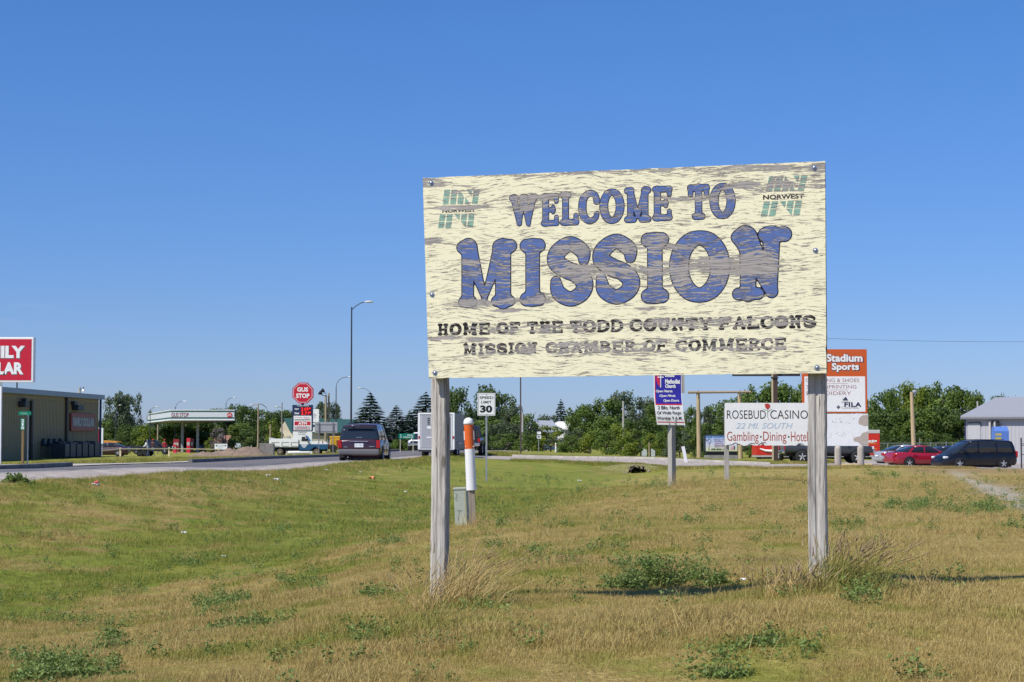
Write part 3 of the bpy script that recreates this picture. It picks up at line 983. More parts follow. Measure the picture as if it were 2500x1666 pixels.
def post_material():
    m = bpy.data.materials.new('weathered_post'); m.use_nodes = True
    nt = m.node_tree; b = nt.nodes['Principled BSDF']; L = nt.links; N = nt.nodes
    t = N.new('ShaderNodeTexCoord')

    def noise(sc, s, d=5, r=.65):
        v = N.new('ShaderNodeVectorMath'); v.operation = 'MULTIPLY'; v.inputs[1].default_value = sc; L.new(t.outputs['Object'], v.inputs[0])
        n = N.new('ShaderNodeTexNoise'); n.inputs['Scale'].default_value = s; n.inputs['Detail'].default_value = d; n.inputs['Roughness'].default_value = r; n.inputs['Distortion'].default_value = .4
        L.new(v.outputs[0], n.inputs['Vector']); return n.outputs[0]
    a = noise((85, 85, 3.5), 1.0); c = noise((14, 14, 1.6), 1.0, 4); f = noise((160, 160, 9), 1.0, 3)
    cr = N.new('ShaderNodeValToRGB'); e = cr.color_ramp.elements
    e[0].position = .38; e[0].color = (.18, .16, .14, 1); e[1].position = .62; e[1].color = (.62, .58, .52, 1)
    k = e.new(.48); k.color = (.44, .41, .37, 1)
    ad = N.new('ShaderNodeMath'); ad.operation = 'MULTIPLY_ADD'; ad.inputs[1].default_value = .55; L.new(a, ad.inputs[0])
    m2 = N.new('ShaderNodeMath'); m2.operation = 'MULTIPLY'; m2.inputs[1].default_value = .45; L.new(c, m2.inputs[0]); L.new(m2.outputs[0], ad.inputs[2])
    L.new(ad.outputs[0], cr.inputs[0]); L.new(cr.outputs[0], b.inputs['Base Color'])
    # knots and checks
    vo = N.new('ShaderNodeTexVoronoi'); vo.inputs['Scale'].default_value = 1.0
    sv = N.new('ShaderNodeVectorMath'); sv.operation = 'MULTIPLY'; sv.inputs[1].default_value = (9, 9, 3.2); L.new(t.outputs['Object'], sv.inputs[0]); L.new(sv.outputs[0], vo.inputs['Vector'])
    kr = N.new('ShaderNodeMapRange'); kr.inputs['From Min'].default_value = .10; kr.inputs['From Max'].default_value = .17; kr.inputs['To Min'].default_value = .75; kr.inputs['To Max'].default_value = 0.0
    L.new(vo.outputs['Distance'], kr.inputs['Value'])
    ck = N.new('ShaderNodeMapRange'); ck.inputs['From Min'].default_value = .60; ck.inputs['From Max'].default_value = .66; ck.inputs['To Max'].default_value = .8
    L.new(noise((55, 55, 3.0), 1.0, 3), ck.inputs['Value'])
    mxk = N.new('ShaderNodeMath'); mxk.operation = 'MAXIMUM'; L.new(kr.outputs[0], mxk.inputs[0]); L.new(ck.outputs[0], mxk.inputs[1])
    km = N.new('ShaderNodeMix'); km.data_type = 'RGBA'; L.new(mxk.outputs[0], km.inputs[0]); L.new(cr.outputs[0], km.inputs[6]); km.inputs[7].default_value = (.10, .075, .05, 1); L.new(km.outputs[2], b.inputs['Base Color'])
    b.inputs['Roughness'].default_value = .95; b.inputs['Specular IOR Level'].default_value = .15
    bp = N.new('ShaderNodeBump'); bp.inputs['Strength'].default_value = .6; bp.inputs['Distance'].default_value = .004
    L.new(f, bp.inputs['Height']); L.new(bp.outputs[0], b.inputs['Normal'])
    return m


POSTW = post_material()
ws = thing('welcome_sign', 'large weathered cream plywood welcome sign with peeling blue letters on two grey timber posts', 'sign', PLW, -YAW)
# board: slightly out-of-square sheet with nibbled edges
cor = [p2b(1046.6, 924.4), p2b(2017.7, 911.6), p2b(2014.5, 393.5), p2b(1031.7, 434.6)]
rr = random.Random(3)
edge = []
for k in range(4):
    a = Vector(cor[k]); b_ = Vector(cor[(k + 1) % 4]); nn_ = 60 if k % 2 == 0 else 36
    d = (b_ - a).normalized(); nrm = Vector((d.y, -d.x))
    for i in range(nn_):
        j = 0 if i == 0 else rr.uniform(-.0018, .0012)
        edge.append(tuple(a.lerp(b_, i / nn_) - nrm * abs(j) * (1 + (rr.random() < .1) * 1.5)))
MB().prism(edge, 0.0, 0.019).build('board', CREAM, ws)
# stiffening frame behind the board
xl = max(cor[0][0], cor[3][0]) + .012; xr_ = min(cor[1][0], cor[2][0]) - .0
zb = cor[0][1] + .018; zt = cor[3][1] - .012
for (a0, a1, b0, b1) in ((xl, xr_ - .002, zb, zb + .038), (xl, xr_ - .002, zt - .038, zt), (xl, xl + .038, zb + .04, zt - .04), (xr_ - .04, xr_ - .002, zb + .04, zt - .04)):
    MB().box(a0, a1, .0195, .0745, b0, b1).build('frame_batten', mat('dark_batten', (.12, .10, .085), rough=.9, var=.2), ws)


def post(px_left, base_py, d_guess, seam):
    """rough 4x4 post standing behind the board"""
    x0, _ = p2b(px_left, 1200, .085)
    x1 = x0 + (.092 if not seam else .100)
    cxm = (x0 + x1) / 2
    wpos = PLW + UV_ * cxm + NV_ * .12
    zg = g1(wpos.x, wpos.y) - PLW.z - .25
    ztop = cor[3][1] - .06
    r = random.Random(int(px_left))
    rings = []; nz_ = 46
    for k in range(nz_):
        t = k / (nz_ - 1); z_ = zg + (ztop - zg) * t
        wob = .0025 * math.sin(z_ * 5 + px_left) ; wid = .5 * (x1 - x0) * (1.06 - .07 * t) + r.uniform(-.0012, .0012)
        ch_ = .007 + r.uniform(-.002, .002); dp = .046
        yc = .0748 + .047
        ring = []
        prof = [(-wid + ch_, -dp), (-.012, -dp - .0005), (-.004, -dp + (.007 if seam else .003)), (.003, -dp + (.007 if seam else .002)), (.012, -dp), (wid - ch_, -dp),
                (wid, -dp + ch_), (wid + r.uniform(-.001, .001), 0), (wid, dp - ch_), (wid - ch_, dp), (-wid + ch_, dp), (-wid, dp - ch_), (-wid, -dp + ch_)]
        for a, b2 in prof:
            ring.append((cxm + a + wob, yc + b2, z_))
        rings.append(ring)
    mb = MB(); mb.loft(rings)
    o = mb.build('post', POSTW, ws)
    return wpos


PB1 = post(1053, 1477, 11.3, False)
PB2 = post(1974, 1429, 10.7, True)
for (px, py) in ((1053, 447), (1988, 410), (1055, 720), (1991, 612), (1062, 911), (1995, 898)):
    x, z_ = p2b(px, py)
    mb = MB()
    mb.tube((x, 0.001, z_), (x, -.002, z_), .0155, n=16)
    prof = [(.0105, -.002), (.0095, -.006), (.0065, -.0085), (.002, -.0095)]
    rings = [[(x + r * math.cos(t), y, z_ + r * math.sin(t)) for t in np.linspace(0, 2 * math.pi, 14, endpoint=False)] for r, y in prof]
    mb.loft(rings, smooth=True)
    mb.build('bolt', mat('zinc_bolt', (.40, .43, .50), rough=.35, metal=.85, var=.1), ws)


def put_letter(ch, px0, px1, pyt, pyb, fm, om, res, hwk=.11, outline=.0042, slant=0.0, name='letter'):
    xa, za = p2b(px0, pyb); xb, zb_ = p2b(px1, pyt)
    za = p2b((px0 + px1) / 2, pyb)[1]; zb_ = p2b((px0 + px1) / 2, pyt)[1]
    Hh = zb_ - za; hw = Hh * hwk
    hw = min(hw, (xb - xa) * .30)
    Wd, Hd = (xb - xa - 2 * hw) / hw, (Hh - 2 * hw) / hw
    st_ = glyph(ch, Wd, Hd)
    pad = 1.8
    nxg = int((xb - xa + 2 * pad * hw - 2 * hw) / res) + 2; nyg = int((Hh + 2 * pad * hw - 2 * hw) / res) + 2
    gx_ = np.linspace(-pad, Wd + pad, nxg); gy_ = np.linspace(-pad, Hd + pad, nyg)
    GX, GY = np.meshgrid(gx_, gy_)
    F = field(st_, GX, GY)
    xs = xa + hw + gx_ * hw; ys_ = za + hw + gy_ * hw
    sl = lambda v: [(p[0] + slant * (p[1] - za), p[1]) for p in v]
    if om:
        V, Fc = fill(F, xs, ys_, outline / hw)
        V = sl(V)
        MB().add([(p[0], -.0008, p[1]) for p in V], Fc).build('letter_outline', om, ws, fix=False)
        V, Fc = fill(F, xs, ys_, 0.0); V = sl(V)
        MB().add([(p[0], -.0016, p[1]) for p in V], Fc).build(name, fm, ws, fix=False)
    else:
        V, Fc = fill(F, xs, ys_, 0.0); V = sl(V)
        MB().add([(p[0], -.0009, p[1]) for p in V], Fc).build(name, fm, ws, fix=False)


for ch, a, b_, t, bt in (('W', 1246, 1311, 476, 553), ('E', 1321, 1365, 473, 552), ('L', 1368, 1413, 469, 550), ('C', 1415, 1464, 465, 547), ('O', 1467, 1521, 462, 546),
                         ('M', 1524, 1590, 458, 543), ('E', 1593, 1641, 455, 539), ('T', 1679, 1732, 450, 536), ('O', 1736, 1792, 448, 534)):
    put_letter(ch, a, b_, t, bt, BLUEP, OUTLN, .0022, .086, .0045)
for ch, a, b_, t, bt in (('M', 1114, 1262, 589, 750), ('I', 1270, 1331, 584, 747), ('S', 1341, 1443, 579, 747), ('S', 1452, 1557, 573, 742), ('I', 1566, 1632, 569, 740),
                         ('O', 1641, 1775, 564, 738), ('N', 1782, 1931, 559, 732)):
    put_letter(ch, a, b_, t, bt, BLUEP, OUTLN, .004, .086 if ch in 'MN' else .099, .006)


def put_line(words_, pl, pr, tl, bl, tr_, br, m):
    for wd, a, b_ in words_:
        wt = [{'M': 1.3, 'W': 1.35, 'I': .62}.get(c, 1.0) for c in wd]
        tot = sum(wt); x = a; wdt = (b_ - a)
        for c, k in zip(wd, wt):
            x1 = x + wdt * k / tot
            f = (x - pl) / (pr - pl)
            put_letter(c, x + .6, x1 - 2.2, tl + (tr_ - tl) * f, bl + (br - bl) * f, m, None, .0016, .115)
            x = x1


put_line([('HOME', 1067, 1199), ('OF', 1212, 1273), ('THE', 1285, 1377), ('TODD', 1390, 1523), ('COUNTY', 1537, 1740), ('FALCONS', 1754, 1994)], 1067, 1992, 790, 820, 768, 801, BLACKP)
put_line([('MISSION', 1130, 1314), ('CHAMBER', 1332, 1555), ('OF', 1571, 1632), ('COMMERCE', 1649, 1922)], 1130, 1921, 839, 867, 824, 854, BLACKP2)


# tiled emblem, twice
def quad_pt(q, u, v):
    (ax, ay), (bx, by), (cx_, cy_), (dx, dy) = q   # TL TR BR BL
    tx, ty = ax + (bx - ax) * u, ay + (by - ay) * u
    wx, wy = dx + (cx_ - dx) * u, dy + (cy_ - dy) * u
    return tx + (wx - tx) * v, ty + (wy - ty) * v


def emblem(up, lo, tx0, tx1, tyt, tyb):
    def tile(q, c, r, shape):
        m_ = .045; u0, u1, v0, v1 = c / 5 + m_ * .5, (c + 1) / 5 - m_ * .5, r / 2 + .03, (r + 1) / 2 - .03
        P4 = {'full': [(u0, v0), (u1, v0), (u1, v1), (u0, v1)], 'll': [(u0, v0), (u1, v1), (u0, v1)], 'ur': [(u0, v0), (u1, v0), (u1, v1)], 'half': [(u0, v0), ((u0 + u1) / 2, v0), (u1, v1), (u0, v1)]}[shape]
        pts = [p2b(*quad_pt(q, u, v)) for u, v in P4]
        MB().add([(x, -.0009, z_) for x, z_ in pts], [tuple(range(len(pts) - 1, -1, -1))]).build('emblem_tile', GREENP, ws, fix=False)
    for c, sh_ in ((0, 'full'), (1, 'full'), (2, 'll'), (3, 'ur'), (4, 'full')): tile(up, c, 0, sh_)
    for c, sh_ in ((0, 'full'), (1, 'full'), (2, 'full'), (3, 'll'), (4, 'full')): tile(up, c, 1, sh_)
    for c, sh_ in ((0, 'full'), (1, 'full'), (2, 'ur'), (3, 'full'), (4, 'full')): tile(lo, c, 0, sh_)
    for c, sh_ in ((0, 'full'), (1, 'full'), (3, 'ur'), (4, 'full')): tile(lo, c, 1, sh_)
    xa, za = p2b(tx0, tyb); xb, zb_ = p2b(tx1, tyt)
    text(ws, 'NORWEST', xa, xb, za, za + (zb_ - za) * .8, -.001, BLACKP, bold=.03, name='emblem_lettering', skew=.0)


s4 = lambda x, y: (1020 + x * .2551, 380 + y * .2551)
s5 = lambda x, y: (1520 + x * .25515, 380 + y * .25515)
emblem([s4(247, 325), s4(598, 318), s4(580, 467), s4(230, 472)], [s4(205, 560), s4(550, 553), s4(535, 692), s4(185, 700)], 1080, 1161, 507, 520)
emblem([s5(1395, 197), s5(1780, 183), s5(1740, 345), s5(1360, 350)], [s5(1345, 437), s5(1725, 427), s5(1700, 577), s5(1312, 590)], 1863, 1963, 470, 488)
# ------------------------------------------------------------------ helpers for things that stand facing the lens' side
class Spot:
    """a thing standing on the ground at photograph column px, d metres ahead; converts photo rows/columns to its own metres"""

    def __init__(s, name, label, cat, px, d, base=None, rz=0.0, group=None):
        s.px = px; s.d = d
        if base is None:
            s.loc = on(px, d)
        else:
            s.loc = P(px, base, d)
            s.loc.z = min(s.loc.z, g1(s.loc.x, s.loc.y) + .3)
        s.o = thing(name, label, cat, s.loc, rz, group)

    def x(s, px): return X(px, s.d) - s.loc.x
    def z(s, py): return P(s.px, py, s.d).z - s.loc.z


def gnd(x, y, up=0.0):
    return Vector((x, y, g1(x, y) + up))


# ------------------------------------------------------------------ buildings
WALLG = mat('tan_ribbed_steel', (.32, .245, .13), rough=.6, var=.06, scale=3)
FASC = mat('blue_grey_fascia', (.30, .36, .44), rough=.5, var=.05)
# store on the far side of the highway: wall runs along the road
A_ = Vector((X(0, 113) - .75 * 1.0, 113.0)); B_ = Vector((X(240, 136), 136.0))
dirw = (B_ - A_).normalized()
A0 = A_ - dirw * 22
L_ = (B_ - A0).length
rzs = math.atan2(dirw.y, dirw.x)          # local x runs along the wall, away from us; local -y faces the road
zb0 = min(g1(A0.x, A0.y), g1(B_.x, B_.y), g1(A_.x, A_.y)) - .2
st_b = thing('store_building', 'long tan metal store building with shaded ribbed wall beyond the highway', 'building', (A0.x, A0.y, zb0), rzs)
hL = P(5, 953, 114).z - zb0; hR = P(240, 972, 136).z - zb0
hA = hL + (hL - hR) * .0
slope = (hR - hL) / ((B_ - A_).length)
top0 = hL - slope * 22 * .2
mb = MB()
mb.prism([(0, 0), (L_, 0), (L_, hR), (22, hL), (0, hL)], 0, 30)
nr = int(L_ / .3)
for i in range(nr):
    x = .15 + i * .3
    hh = hL if x < 22 else hL + (hR - hL) * (x - 22) / (L_ - 22)
    mb.prism([(x - .04, .05), (x + .04, .05), (x + .04, hh - .35), (x - .04, hh - .35)], -.018, .0)
mb.build('wall', WALLG, st_b)
mb = MB(); mb.prism([(-.3, hL - .12), (22, hL - .12), (L_ + .35, hR - .12), (L_ + .35, hR + .22), (22, hL + .22), (-.3, hL + .22)], -.35, 30.3)
mb.build('roof', FASC, st_b)
mb = MB()
mb.tube((L_ + .12, -.1, 0), (L_ + .12, -.1, hR - .1), .09); mb.build('corner_trim', mat('navy_trim', (.05, .06, .16), rough=.5, var=0), st_b)


def wall_x(px):
    """local x on the store wall seen at photo column px"""
    u = (px - 1250) / FPX
    o = Vector((0, 0)); dv = Vector((u, 1.0))
    # intersect ray with wall line
    m = Matrix(((dv.x, -dirw.x), (dv.y, -dirw.y)))
    t = m.inverted() @ A0
    return t.y, t.x


def wall_z(px, py):
    lx, Y = wall_x(px)
    return P(px, py, Y).z - zb0


for px in (75, 161):
    lx, _ = wall_x(px)
    mb = MB(); mb.box(lx - .18, lx + .18, -.16, -.03, .1, hR - .15 if px > 100 else hL - .5); mb.build('downspout', mat('dark_bronze_trim', (.055, .045, .035), rough=.6, var=.1), st_b)
DK = mat('dark_unit_metal', (.035, .04, .05), rough=.5, var=.2)
for (a, b_, t, bt, sx_) in ((44, 56, 972, 992, -1), (173, 190, 980, 1000, 1)):
    l0, _ = wall_x(a); l1, _ = wall_x(b_)
    z0 = wall_z(a, bt); z1 = wall_z(a, t)
    mb = MB()
    if sx_ < 0: mb.box((l0 + l1) / 2 + .2, l1, -.3, -.03, z0 + .3, z1); mb.bbox(l0, l1 - .2, -.5, -.03, z0 - .05, z0 + .32, .04)
    else: mb.box(l0, (l0 + l1) / 2 - .2, -.3, -.03, z0 + .3, z1); mb.bbox(l0 + .2, l1, -.5, -.03, z0 - .05, z0 + .32, .04)
    mb.build('wall_light', DK, st_b)
# red and white wall panel
l0, _ = wall_x(170); l1, _ = wall_x(228)
z0 = wall_z(200, 1053); z1 = wall_z(200, 1010)
MB().bbox(l0, l1, -.16, -.031, z0, z1, .02).build('wall_sign', mat('faded_red_panel', (.33, .055, .04), rough=.5, var=.08), st_b)
WS_ = mat('grey_panel_print', (.42, .42, .43), rough=.5, var=.05)
zz0 = z0 + (z1 - z0) * .22; zz1 = z0 + (z1 - z0) * .80
MB().box(l0 + (l1 - l0) * .04, l1 - (l1 - l0) * .03, -.168, -.161, zz0, zz1).build('wall_sign_band', mat('dark_print_band', (.16, .10, .09), rough=.5, var=.05), st_b)
text(st_b, 'FAMILY DOLLAR', l0 + (l1 - l0) * .06, l1 - (l1 - l0) * .05, zz0 + .06, zz1 - .05, -.172, WS_, bold=.05, name='wall_sign_lettering')
for px in (104, 118, 131, 145):
    lx, _ = wall_x(px); z0 = wall_z(px, 1089)
    mb = MB(); mb.bbox(lx - .25, lx + .25, -.25, -.03, z0, z0 + .35, .04); mb.tube((lx, -.12, z0 + .3), (lx, -.12, z0 + .5), .1); mb.build('meter_box', DK, st_b)
for i, (a, b_) in enumerate(((96, 108), (110, 124), (126, 139), (141, 155), (157, 170), (172, 185))):
    l0, Y = wall_x(a); l1, _ = wall_x(b_)
    t = bpy.data.objects.new('condenser_unit', None); C.objects.link(t)
    c0 = A0 + dirw * ((l0 + l1) / 2) + Vector((dirw.y, -dirw.x)) * 1.3
    t.location = gnd(c0.x, c0.y); t.rotation_euler.z = rzs
    tag(t, 'dark square cooling unit on the shaded store wall, ' + ('first', 'second', 'third', 'fourth', 'fifth', 'sixth')[i] + ' from the road sign posts', 'cooling unit', 'cooling units along the store wall')
    wl_ = (l1 - l0) / 2 * .92
    MB().bbox(-wl_, wl_, -.5, .5, .05, .95 + .1 * (i % 2), .05).build('casing', DK, t)
    MB().tube((0, 0, .95), (0, 0, 1.1 + .05 * (i % 2)), .35, n=16).build('fan_guard', DARKSTEEL, t)
l0, _ = wall_x(219); l1, _ = wall_x(232)
MB().bbox(l0, l1, -.3, -.03, wall_z(225, 1105), wall_z(225, 1080), .05).build('electric_cabinet', DK, st_b)

# roadside store panel on poles, cut by the frame edge
s = Spot('store_sign', 'big red panel sign with white lettering on a white pole before the tan store', 'sign', 2, 82, rz=math.radians(0))
RED = mat('sign_red', (.56, .012, .035), rough=.4, var=.05)
x0, x1 = s.x(-98), s.x(81); z0, z1 = s.z(934), s.z(824)
MB().bbox(x0, x1, -.15, .25, z0, z1, .03).build('frame', GLOSS_WHITE, s.o)
MB().box(x0 + .09, x1 - .09, -.16, -.151, z0 + .09, z1 - .09).build('panel', RED, s.o)
GP_ = mat('letter_shadow', (.12, .16, .16), rough=.5, var=0)
for wd, t_, b_, xr2 in (('FAMILY', 845, 875, 60), ('DOLLAR', 885, 915, 57)):
    text(s.o, wd, s.x(-76), s.x(xr2) + .03, s.z(b_) - .03, s.z(t_) - .03, -.164, GP_, bold=.05, name='letter_edge')
    text(s.o, wd, s.x(-76), s.x(xr2), s.z(b_), s.z(t_), -.168, GLOSS_WHITE, bold=.05)
MB().box(s.x(-3), s.x(2.2), -.05, .1, -.3, z0).build('pole', GLOSS_WHITE, s.o)
MB().box(s.x(-85), s.x(-80), -.05, .1, -.3, z0).build('pole', GLOSS_WHITE, s.o)
s = Spot('steel_pole', 'dark steel pole rising behind the tan store below the red panel', 'pole', 39.5, 150)
MB().tube((0, 0, -.3), (0, 0, s.z(905)), .06).build('shaft', DARKSTEEL, s.o)

# mile marker and street-name posts
s = Spot('mile_marker', 'green vertical marker numbered 210 on a brown wooden post by the kerb', 'road sign', 55, 79)
GRN = mat('sign_green', (.0, .20, .115), rough=.4, var=.06)
MB().box(-.045, .045, 0, .09, -.3, s.z(1024)).build('post', mat('brown_post', (.20, .135, .06), rough=.9, var=.25, scale=10), s.o)
MB().box(s.x(50), s.x(59.5), -.012, -.002, s.z(1050), s.z(1022)).build('plate', GRN, s.o)
for ch, t_, b_ in (('2', 1024, 1031.5), ('1', 1033, 1040), ('0', 1041.5, 1048.5)):
    w2 = .035 if ch == '1' else .06
    text(s.o, ch, -w2, w2, s.z(b_), s.z(t_), -.014, GLOSS_WHITE, bold=.03)
s = Spot('street_name_sign', 'small teal green street name plate on a galvanised post near the kerb', 'street sign', 68, 84)
MB().tube((0, 0, -.3), (0, 0, s.z(1013)), .03).build('post', STEEL, s.o)
MB().box(s.x(45), s.x(75.5), -.03, -.022, s.z(1014), s.z(1005)).build('plate', GRN, s.o)
text(s.o, 'Roche', s.x(52), s.x(66), s.z(1012), s.z(1007), -.032, mat('faded_print', (.35, .55, .45), rough=.5, var=0), bold=.0)
MB().bbox(s.x(59) - .09, s.x(59) + .0, -.03, .05, -.3, s.z(1016), .01).build('post', mat('brown_post', (.2, .135, .06)), s.o)
s.o['label'] = 'small teal street name plate across a timber and a steel post near the kerb'

# utility pole with area light behind the store
s = Spot('utility_pole', 'grey utility pole with a bracket area light behind the tan store', 'utility pole', 193, 190)
MB().tube((0, 0, -.3), (0, 0, s.z(946)), .13, .11).build('pole', mat('silver_pole', (.42, .40, .36), rough=.8, var=.1), s.o)
mb = MB(); mb.path([(0, -.1, s.z(952)), (s.x(199), -.1, s.z(950)), (s.x(203), -.1, s.z(950))], .03); mb.tube((s.x(203), -.1, s.z(945)), (s.x(203), -.1, s.z(951)), .05)
mb.build('bracket', DARKSTEEL, s.o)
mb = MB(); mb.tube((s.x(203), -.1, s.z(950)), (s.x(203), -.1, s.z(955.5)), .08, .2, n=12); mb.build('lamp_head', CLEARLENS, s.o)

# ------------------------------------------------------------------ filling station
s = Spot('station_canopy', 'long white filling station canopy with green stripes and red lettering on grey columns', 'canopy', 462, 250)
d0 = 250.0
Lx, Rx = s.x(416), s.x(571.5)
zt_, zb_ = s.z(1002.5), s.z(1027)
# plan: front edge Lx..Rx at y=0, left edge runs back and left
backx = X(360, 285) - s.loc.x
bz = P(360, 1009, 285).z - P(416, 1002.5, 250).z
plan = [(Lx, 0), (Rx, 0), (Rx + (backx - Lx), 35), (backx, 35)]


def band(name, z0, z1, m, e=0.0):
    vs = []
    for (x, y) in plan:
        kx = -e if x in (Lx, backx) else e
        vs.append((x + kx, y - e if y == 0 else y + e))
    MB().add([(x, y, z0) for x, y in vs] + [(x, y, z1) for x, y in vs], [(3, 2, 1, 0), (4, 5, 6, 7), (0, 1, 5, 4), (1, 2, 6, 5), (2, 3, 7, 6), (3, 0, 4, 7)]).build(name, m, s.o)


WC = mat('canopy_white', (.66, .68, .70), rough=.4, var=.03)
DG = mat('stripe_green', (.01, .10, .075), rough=.4, var=0)
H_ = zt_ - zb_
band('fascia', zb_ + H_ * .06, zt_ - .002, WC)
band('top_cap', zt_, zt_ + .09, GLOSS_WHITE, .06)
band('stripe', zt_ - .22, zt_ - .10, DG, .012)
band('stripe', zb_ + .24, zb_ + .44, DG, .012)
band('lower_trim', zb_ + .02, zb_ + .20, GLOSS_WHITE, .05)
band('soffit', zb_ - .1, zb_ + .018, mat('soffit', (.25, .27, .33), rough=.6, var=0), -.1)
text(s.o, 'GUS STOP', s.x(418), s.x(460), s.z(1018.5), s.z(1008.5), -.02, mat('wine_print', (.27, .02, .06), rough=.5, var=0), bold=.01)
cx_, cz_ = s.x(560), s.z(1013.5)
oct_ = lambda r, ph=math.pi / 8: [(cx_ + r * math.cos(ph + k * math.pi / 4), cz_ + r * math.sin(ph + k * math.pi / 4)) for k in range(8)]
MB().prism(oct_(.36), -.06, -.001).build('emblem', RED, s.o)
text(s.o, 'GUS', cx_ - .2, cx_ + .2, cz_ + .03, cz_ + .17, -.065, GLOSS_WHITE, bold=.03)
text(s.o, 'STOP', cx_ - .25, cx_ + .25, cz_ - .17, cz_ - .03, -.065, GLOSS_WHITE, bold=.03)
COLM = mat('column_grey', (.34, .34, .37), rough=.6, var=.06)
for px, yy_ in ((445, 9), (482.5, 4)):
    xx_ = X(px, d0 + yy_) - s.loc.x
    MB().bbox(xx_ - .17, xx_ + .17, yy_ - .17, yy_ + .17, -.4, zb_ - .1, .02).build('column', COLM, s.o)
PINK = mat('pump_red', (.66, .03, .06), rough=.35, var=.05)
for (a, b_, t_, bt, dd, nm) in ((423, 431, 1085, 1107, 246, 'short slim red fuel pump cabinet before the first canopy column'), (456.5, 465, 1069, 1110, 246, 'tall slim bright red fuel pump cabinet between the canopy columns'),
                              (424, 438, 1072, 1100, 256, 'wide dark red fuel pump behind the short pump cabinet'), (464, 473, 1070, 1100, 256, 'dark red fuel pump half hidden behind the tall pump cabinet')):
    q = Spot('fuel_pump', nm, 'fuel pump', (a + b_) / 2, dd, rz=.0)
    zt2 = q.z(t_); wd = abs(q.x(b_) - q.x(a)) / 2
    mt = PINK if dd < 250 else mat('pump_dark_red', (.30, .02, .03), rough=.4, var=.05)
    MB().bbox(-wd, wd, -.28, .28, -.25, zt2 * .97, .03).build('cabinet', mt, q.o)
    MB().bbox(-wd * .8, wd * .8, -.30, -.282, zt2 * .5, zt2 * .72, .004).build('display', mat('pump_display', (.45, .45, .42), rough=.3, var=0), q.o)
    MB().bbox(wd, wd + .06, -.1, .1, zt2 * .35, zt2 * .75, .01).build('nozzle', BLACK, q.o)
    MB().bbox(-wd * 1.3, wd * 1.3, -.5, .5, -.3, .02, .02).build('plinth', CONC, q.o)

# hose hoop / orange awning and red white panel near the store corner
s = Spot('panel_sign', 'tall red panel sign with a white edge beside the store corner', 'sign', 247, 176)
MB().box(s.x(225), s.x(247), 0, .2, s.z(1087), s.z(1047)).build('panel', mat('panel_wine_red', (.36, .02, .06), rough=.4, var=.04), s.o)
MB().box(s.x(247) + .002, s.x(251.5), -.04, .24, s.z(1084), s.z(1045)).build('edge_frame', GLOSS_WHITE, s.o)
MB().box(s.x(225), s.x(246.9), -.04, .24, s.z(1046.8), s.z(1044.5)).build('edge_frame', GLOSS_WHITE, s.o)
MB().box(s.x(248), s.x(250), .05, .15, -.3, s.z(1084) - .002).build('post', STEEL, s.o)
s = Spot('kiosk_awning', 'faded orange awning on posts over the cars by the store corner', 'awning', 269, 215)
OR = mat('awning_orange', (.60, .26, .03), rough=.7, var=.08)
mb = MB(); a, b_ = s.x(250.5), s.x(288.5)
mb.prism([(a, s.z(1083.5)), (b_, s.z(1081.5)), (b_, s.z(1078.5)), (a, s.z(1075.5))], -.6, 2.2); mb.build('awning', OR, s.o)
for xx_ in (a + .15, b_ - .15):
    for yy_ in (-.4, 2): MB().tube((xx_, yy_, -.3), (xx_, yy_, s.z(1082)), .05).build('post', DARKSTEEL, s.o)

# pipe rail fence
s = Spot('pipe_fence', 'pale yellow pipe rail fence along the filling station lot', 'fence', 413, 165)
RAIL = mat('rail_cream', (.80, .66, .42), rough=.6, var=.12)
pts = [(225, 1103, 150), (294, 1096.5, 160), (413, 1096, 168), (533, 1098, 172)]
W3 = [P(*p) for p in pts]
for a, b_ in zip(W3[:-1], W3[1:]):
    MB().tube(a - s.loc, b_ - s.loc, .055, n=10).build('rail', RAIL, s.o)
for p in W3:
    z_ = g1(p.x, p.y) - s.loc.z
    q = p - s.loc
    MB().bbox(q.x - .07, q.x + .07, q.y - .07, q.y + .07, z_ - .3, q.z + .12, .01).build('post', RAIL, s.o)

# small white direction board and highway shield beyond the dirt mound
s = Spot('direction_board', 'small white board with two black arrows behind the dirt mound', 'sign', 539, 200)
MB().bbox(s.x(524), s.x(555), 0, .05, s.z(1098), s.z(1084), .01).build('board', GLOSS_WHITE, s.o)
text(s.o, 'GAS MART', s.x(531), s.x(548), s.z(1091), s.z(1086.5), -.004, mat('blue_grey_print', (.2, .24, .32), rough=.5, var=0))
text(s.o, 'IN OUT', s.x(532), s.x(544), s.z(1096), s.z(1092.5), -.004, mat('blue_grey_print', (.2, .24, .32)))
for sg, c in ((-1, 528), (1, 551)):
    x = s.x(c); z_ = s.z(1088.5)
    MB().prism([(x + sg * .09, z_), (x - sg * .09, z_ + .12), (x - sg * .09, z_ - .12)], -.006, -.001).build('arrow', BLACK, s.o)
for c in (527, 552): MB().tube((s.x(c), .03, -.4), (s.x(c), .03, s.z(1098)), .04).build('leg', STEEL, s.o)
s = Spot('route_shield', 'black plate with white route shields showing above the dirt mound', 'road sign', 581, 195)
MB().bbox(s.x(573), s.x(589), 0, .03, s.z(1094.5), s.z(1082), .03).build('plate', BLACK, s.o)
for a, b_, t_, bt in ((574, 581, 1088, 1093), (581, 588, 1086, 1093), (577, 587.5, 1083, 1086)):
    MB().bbox(s.x(a), s.x(b_) - .02, -.012, -.002, s.z(bt), s.z(t_), .004).build('shield', mat('shield_white', (.55, .60, .60), rough=.5, var=0), s.o)
text(s.o, '1', s.x(576.5), s.x(578), s.z(1092.3), s.z(1088.8), -.014, BLACK)
text(s.o, '8', s.x(583), s.x(586), s.z(1092.3), s.z(1087), -.014, BLACK)
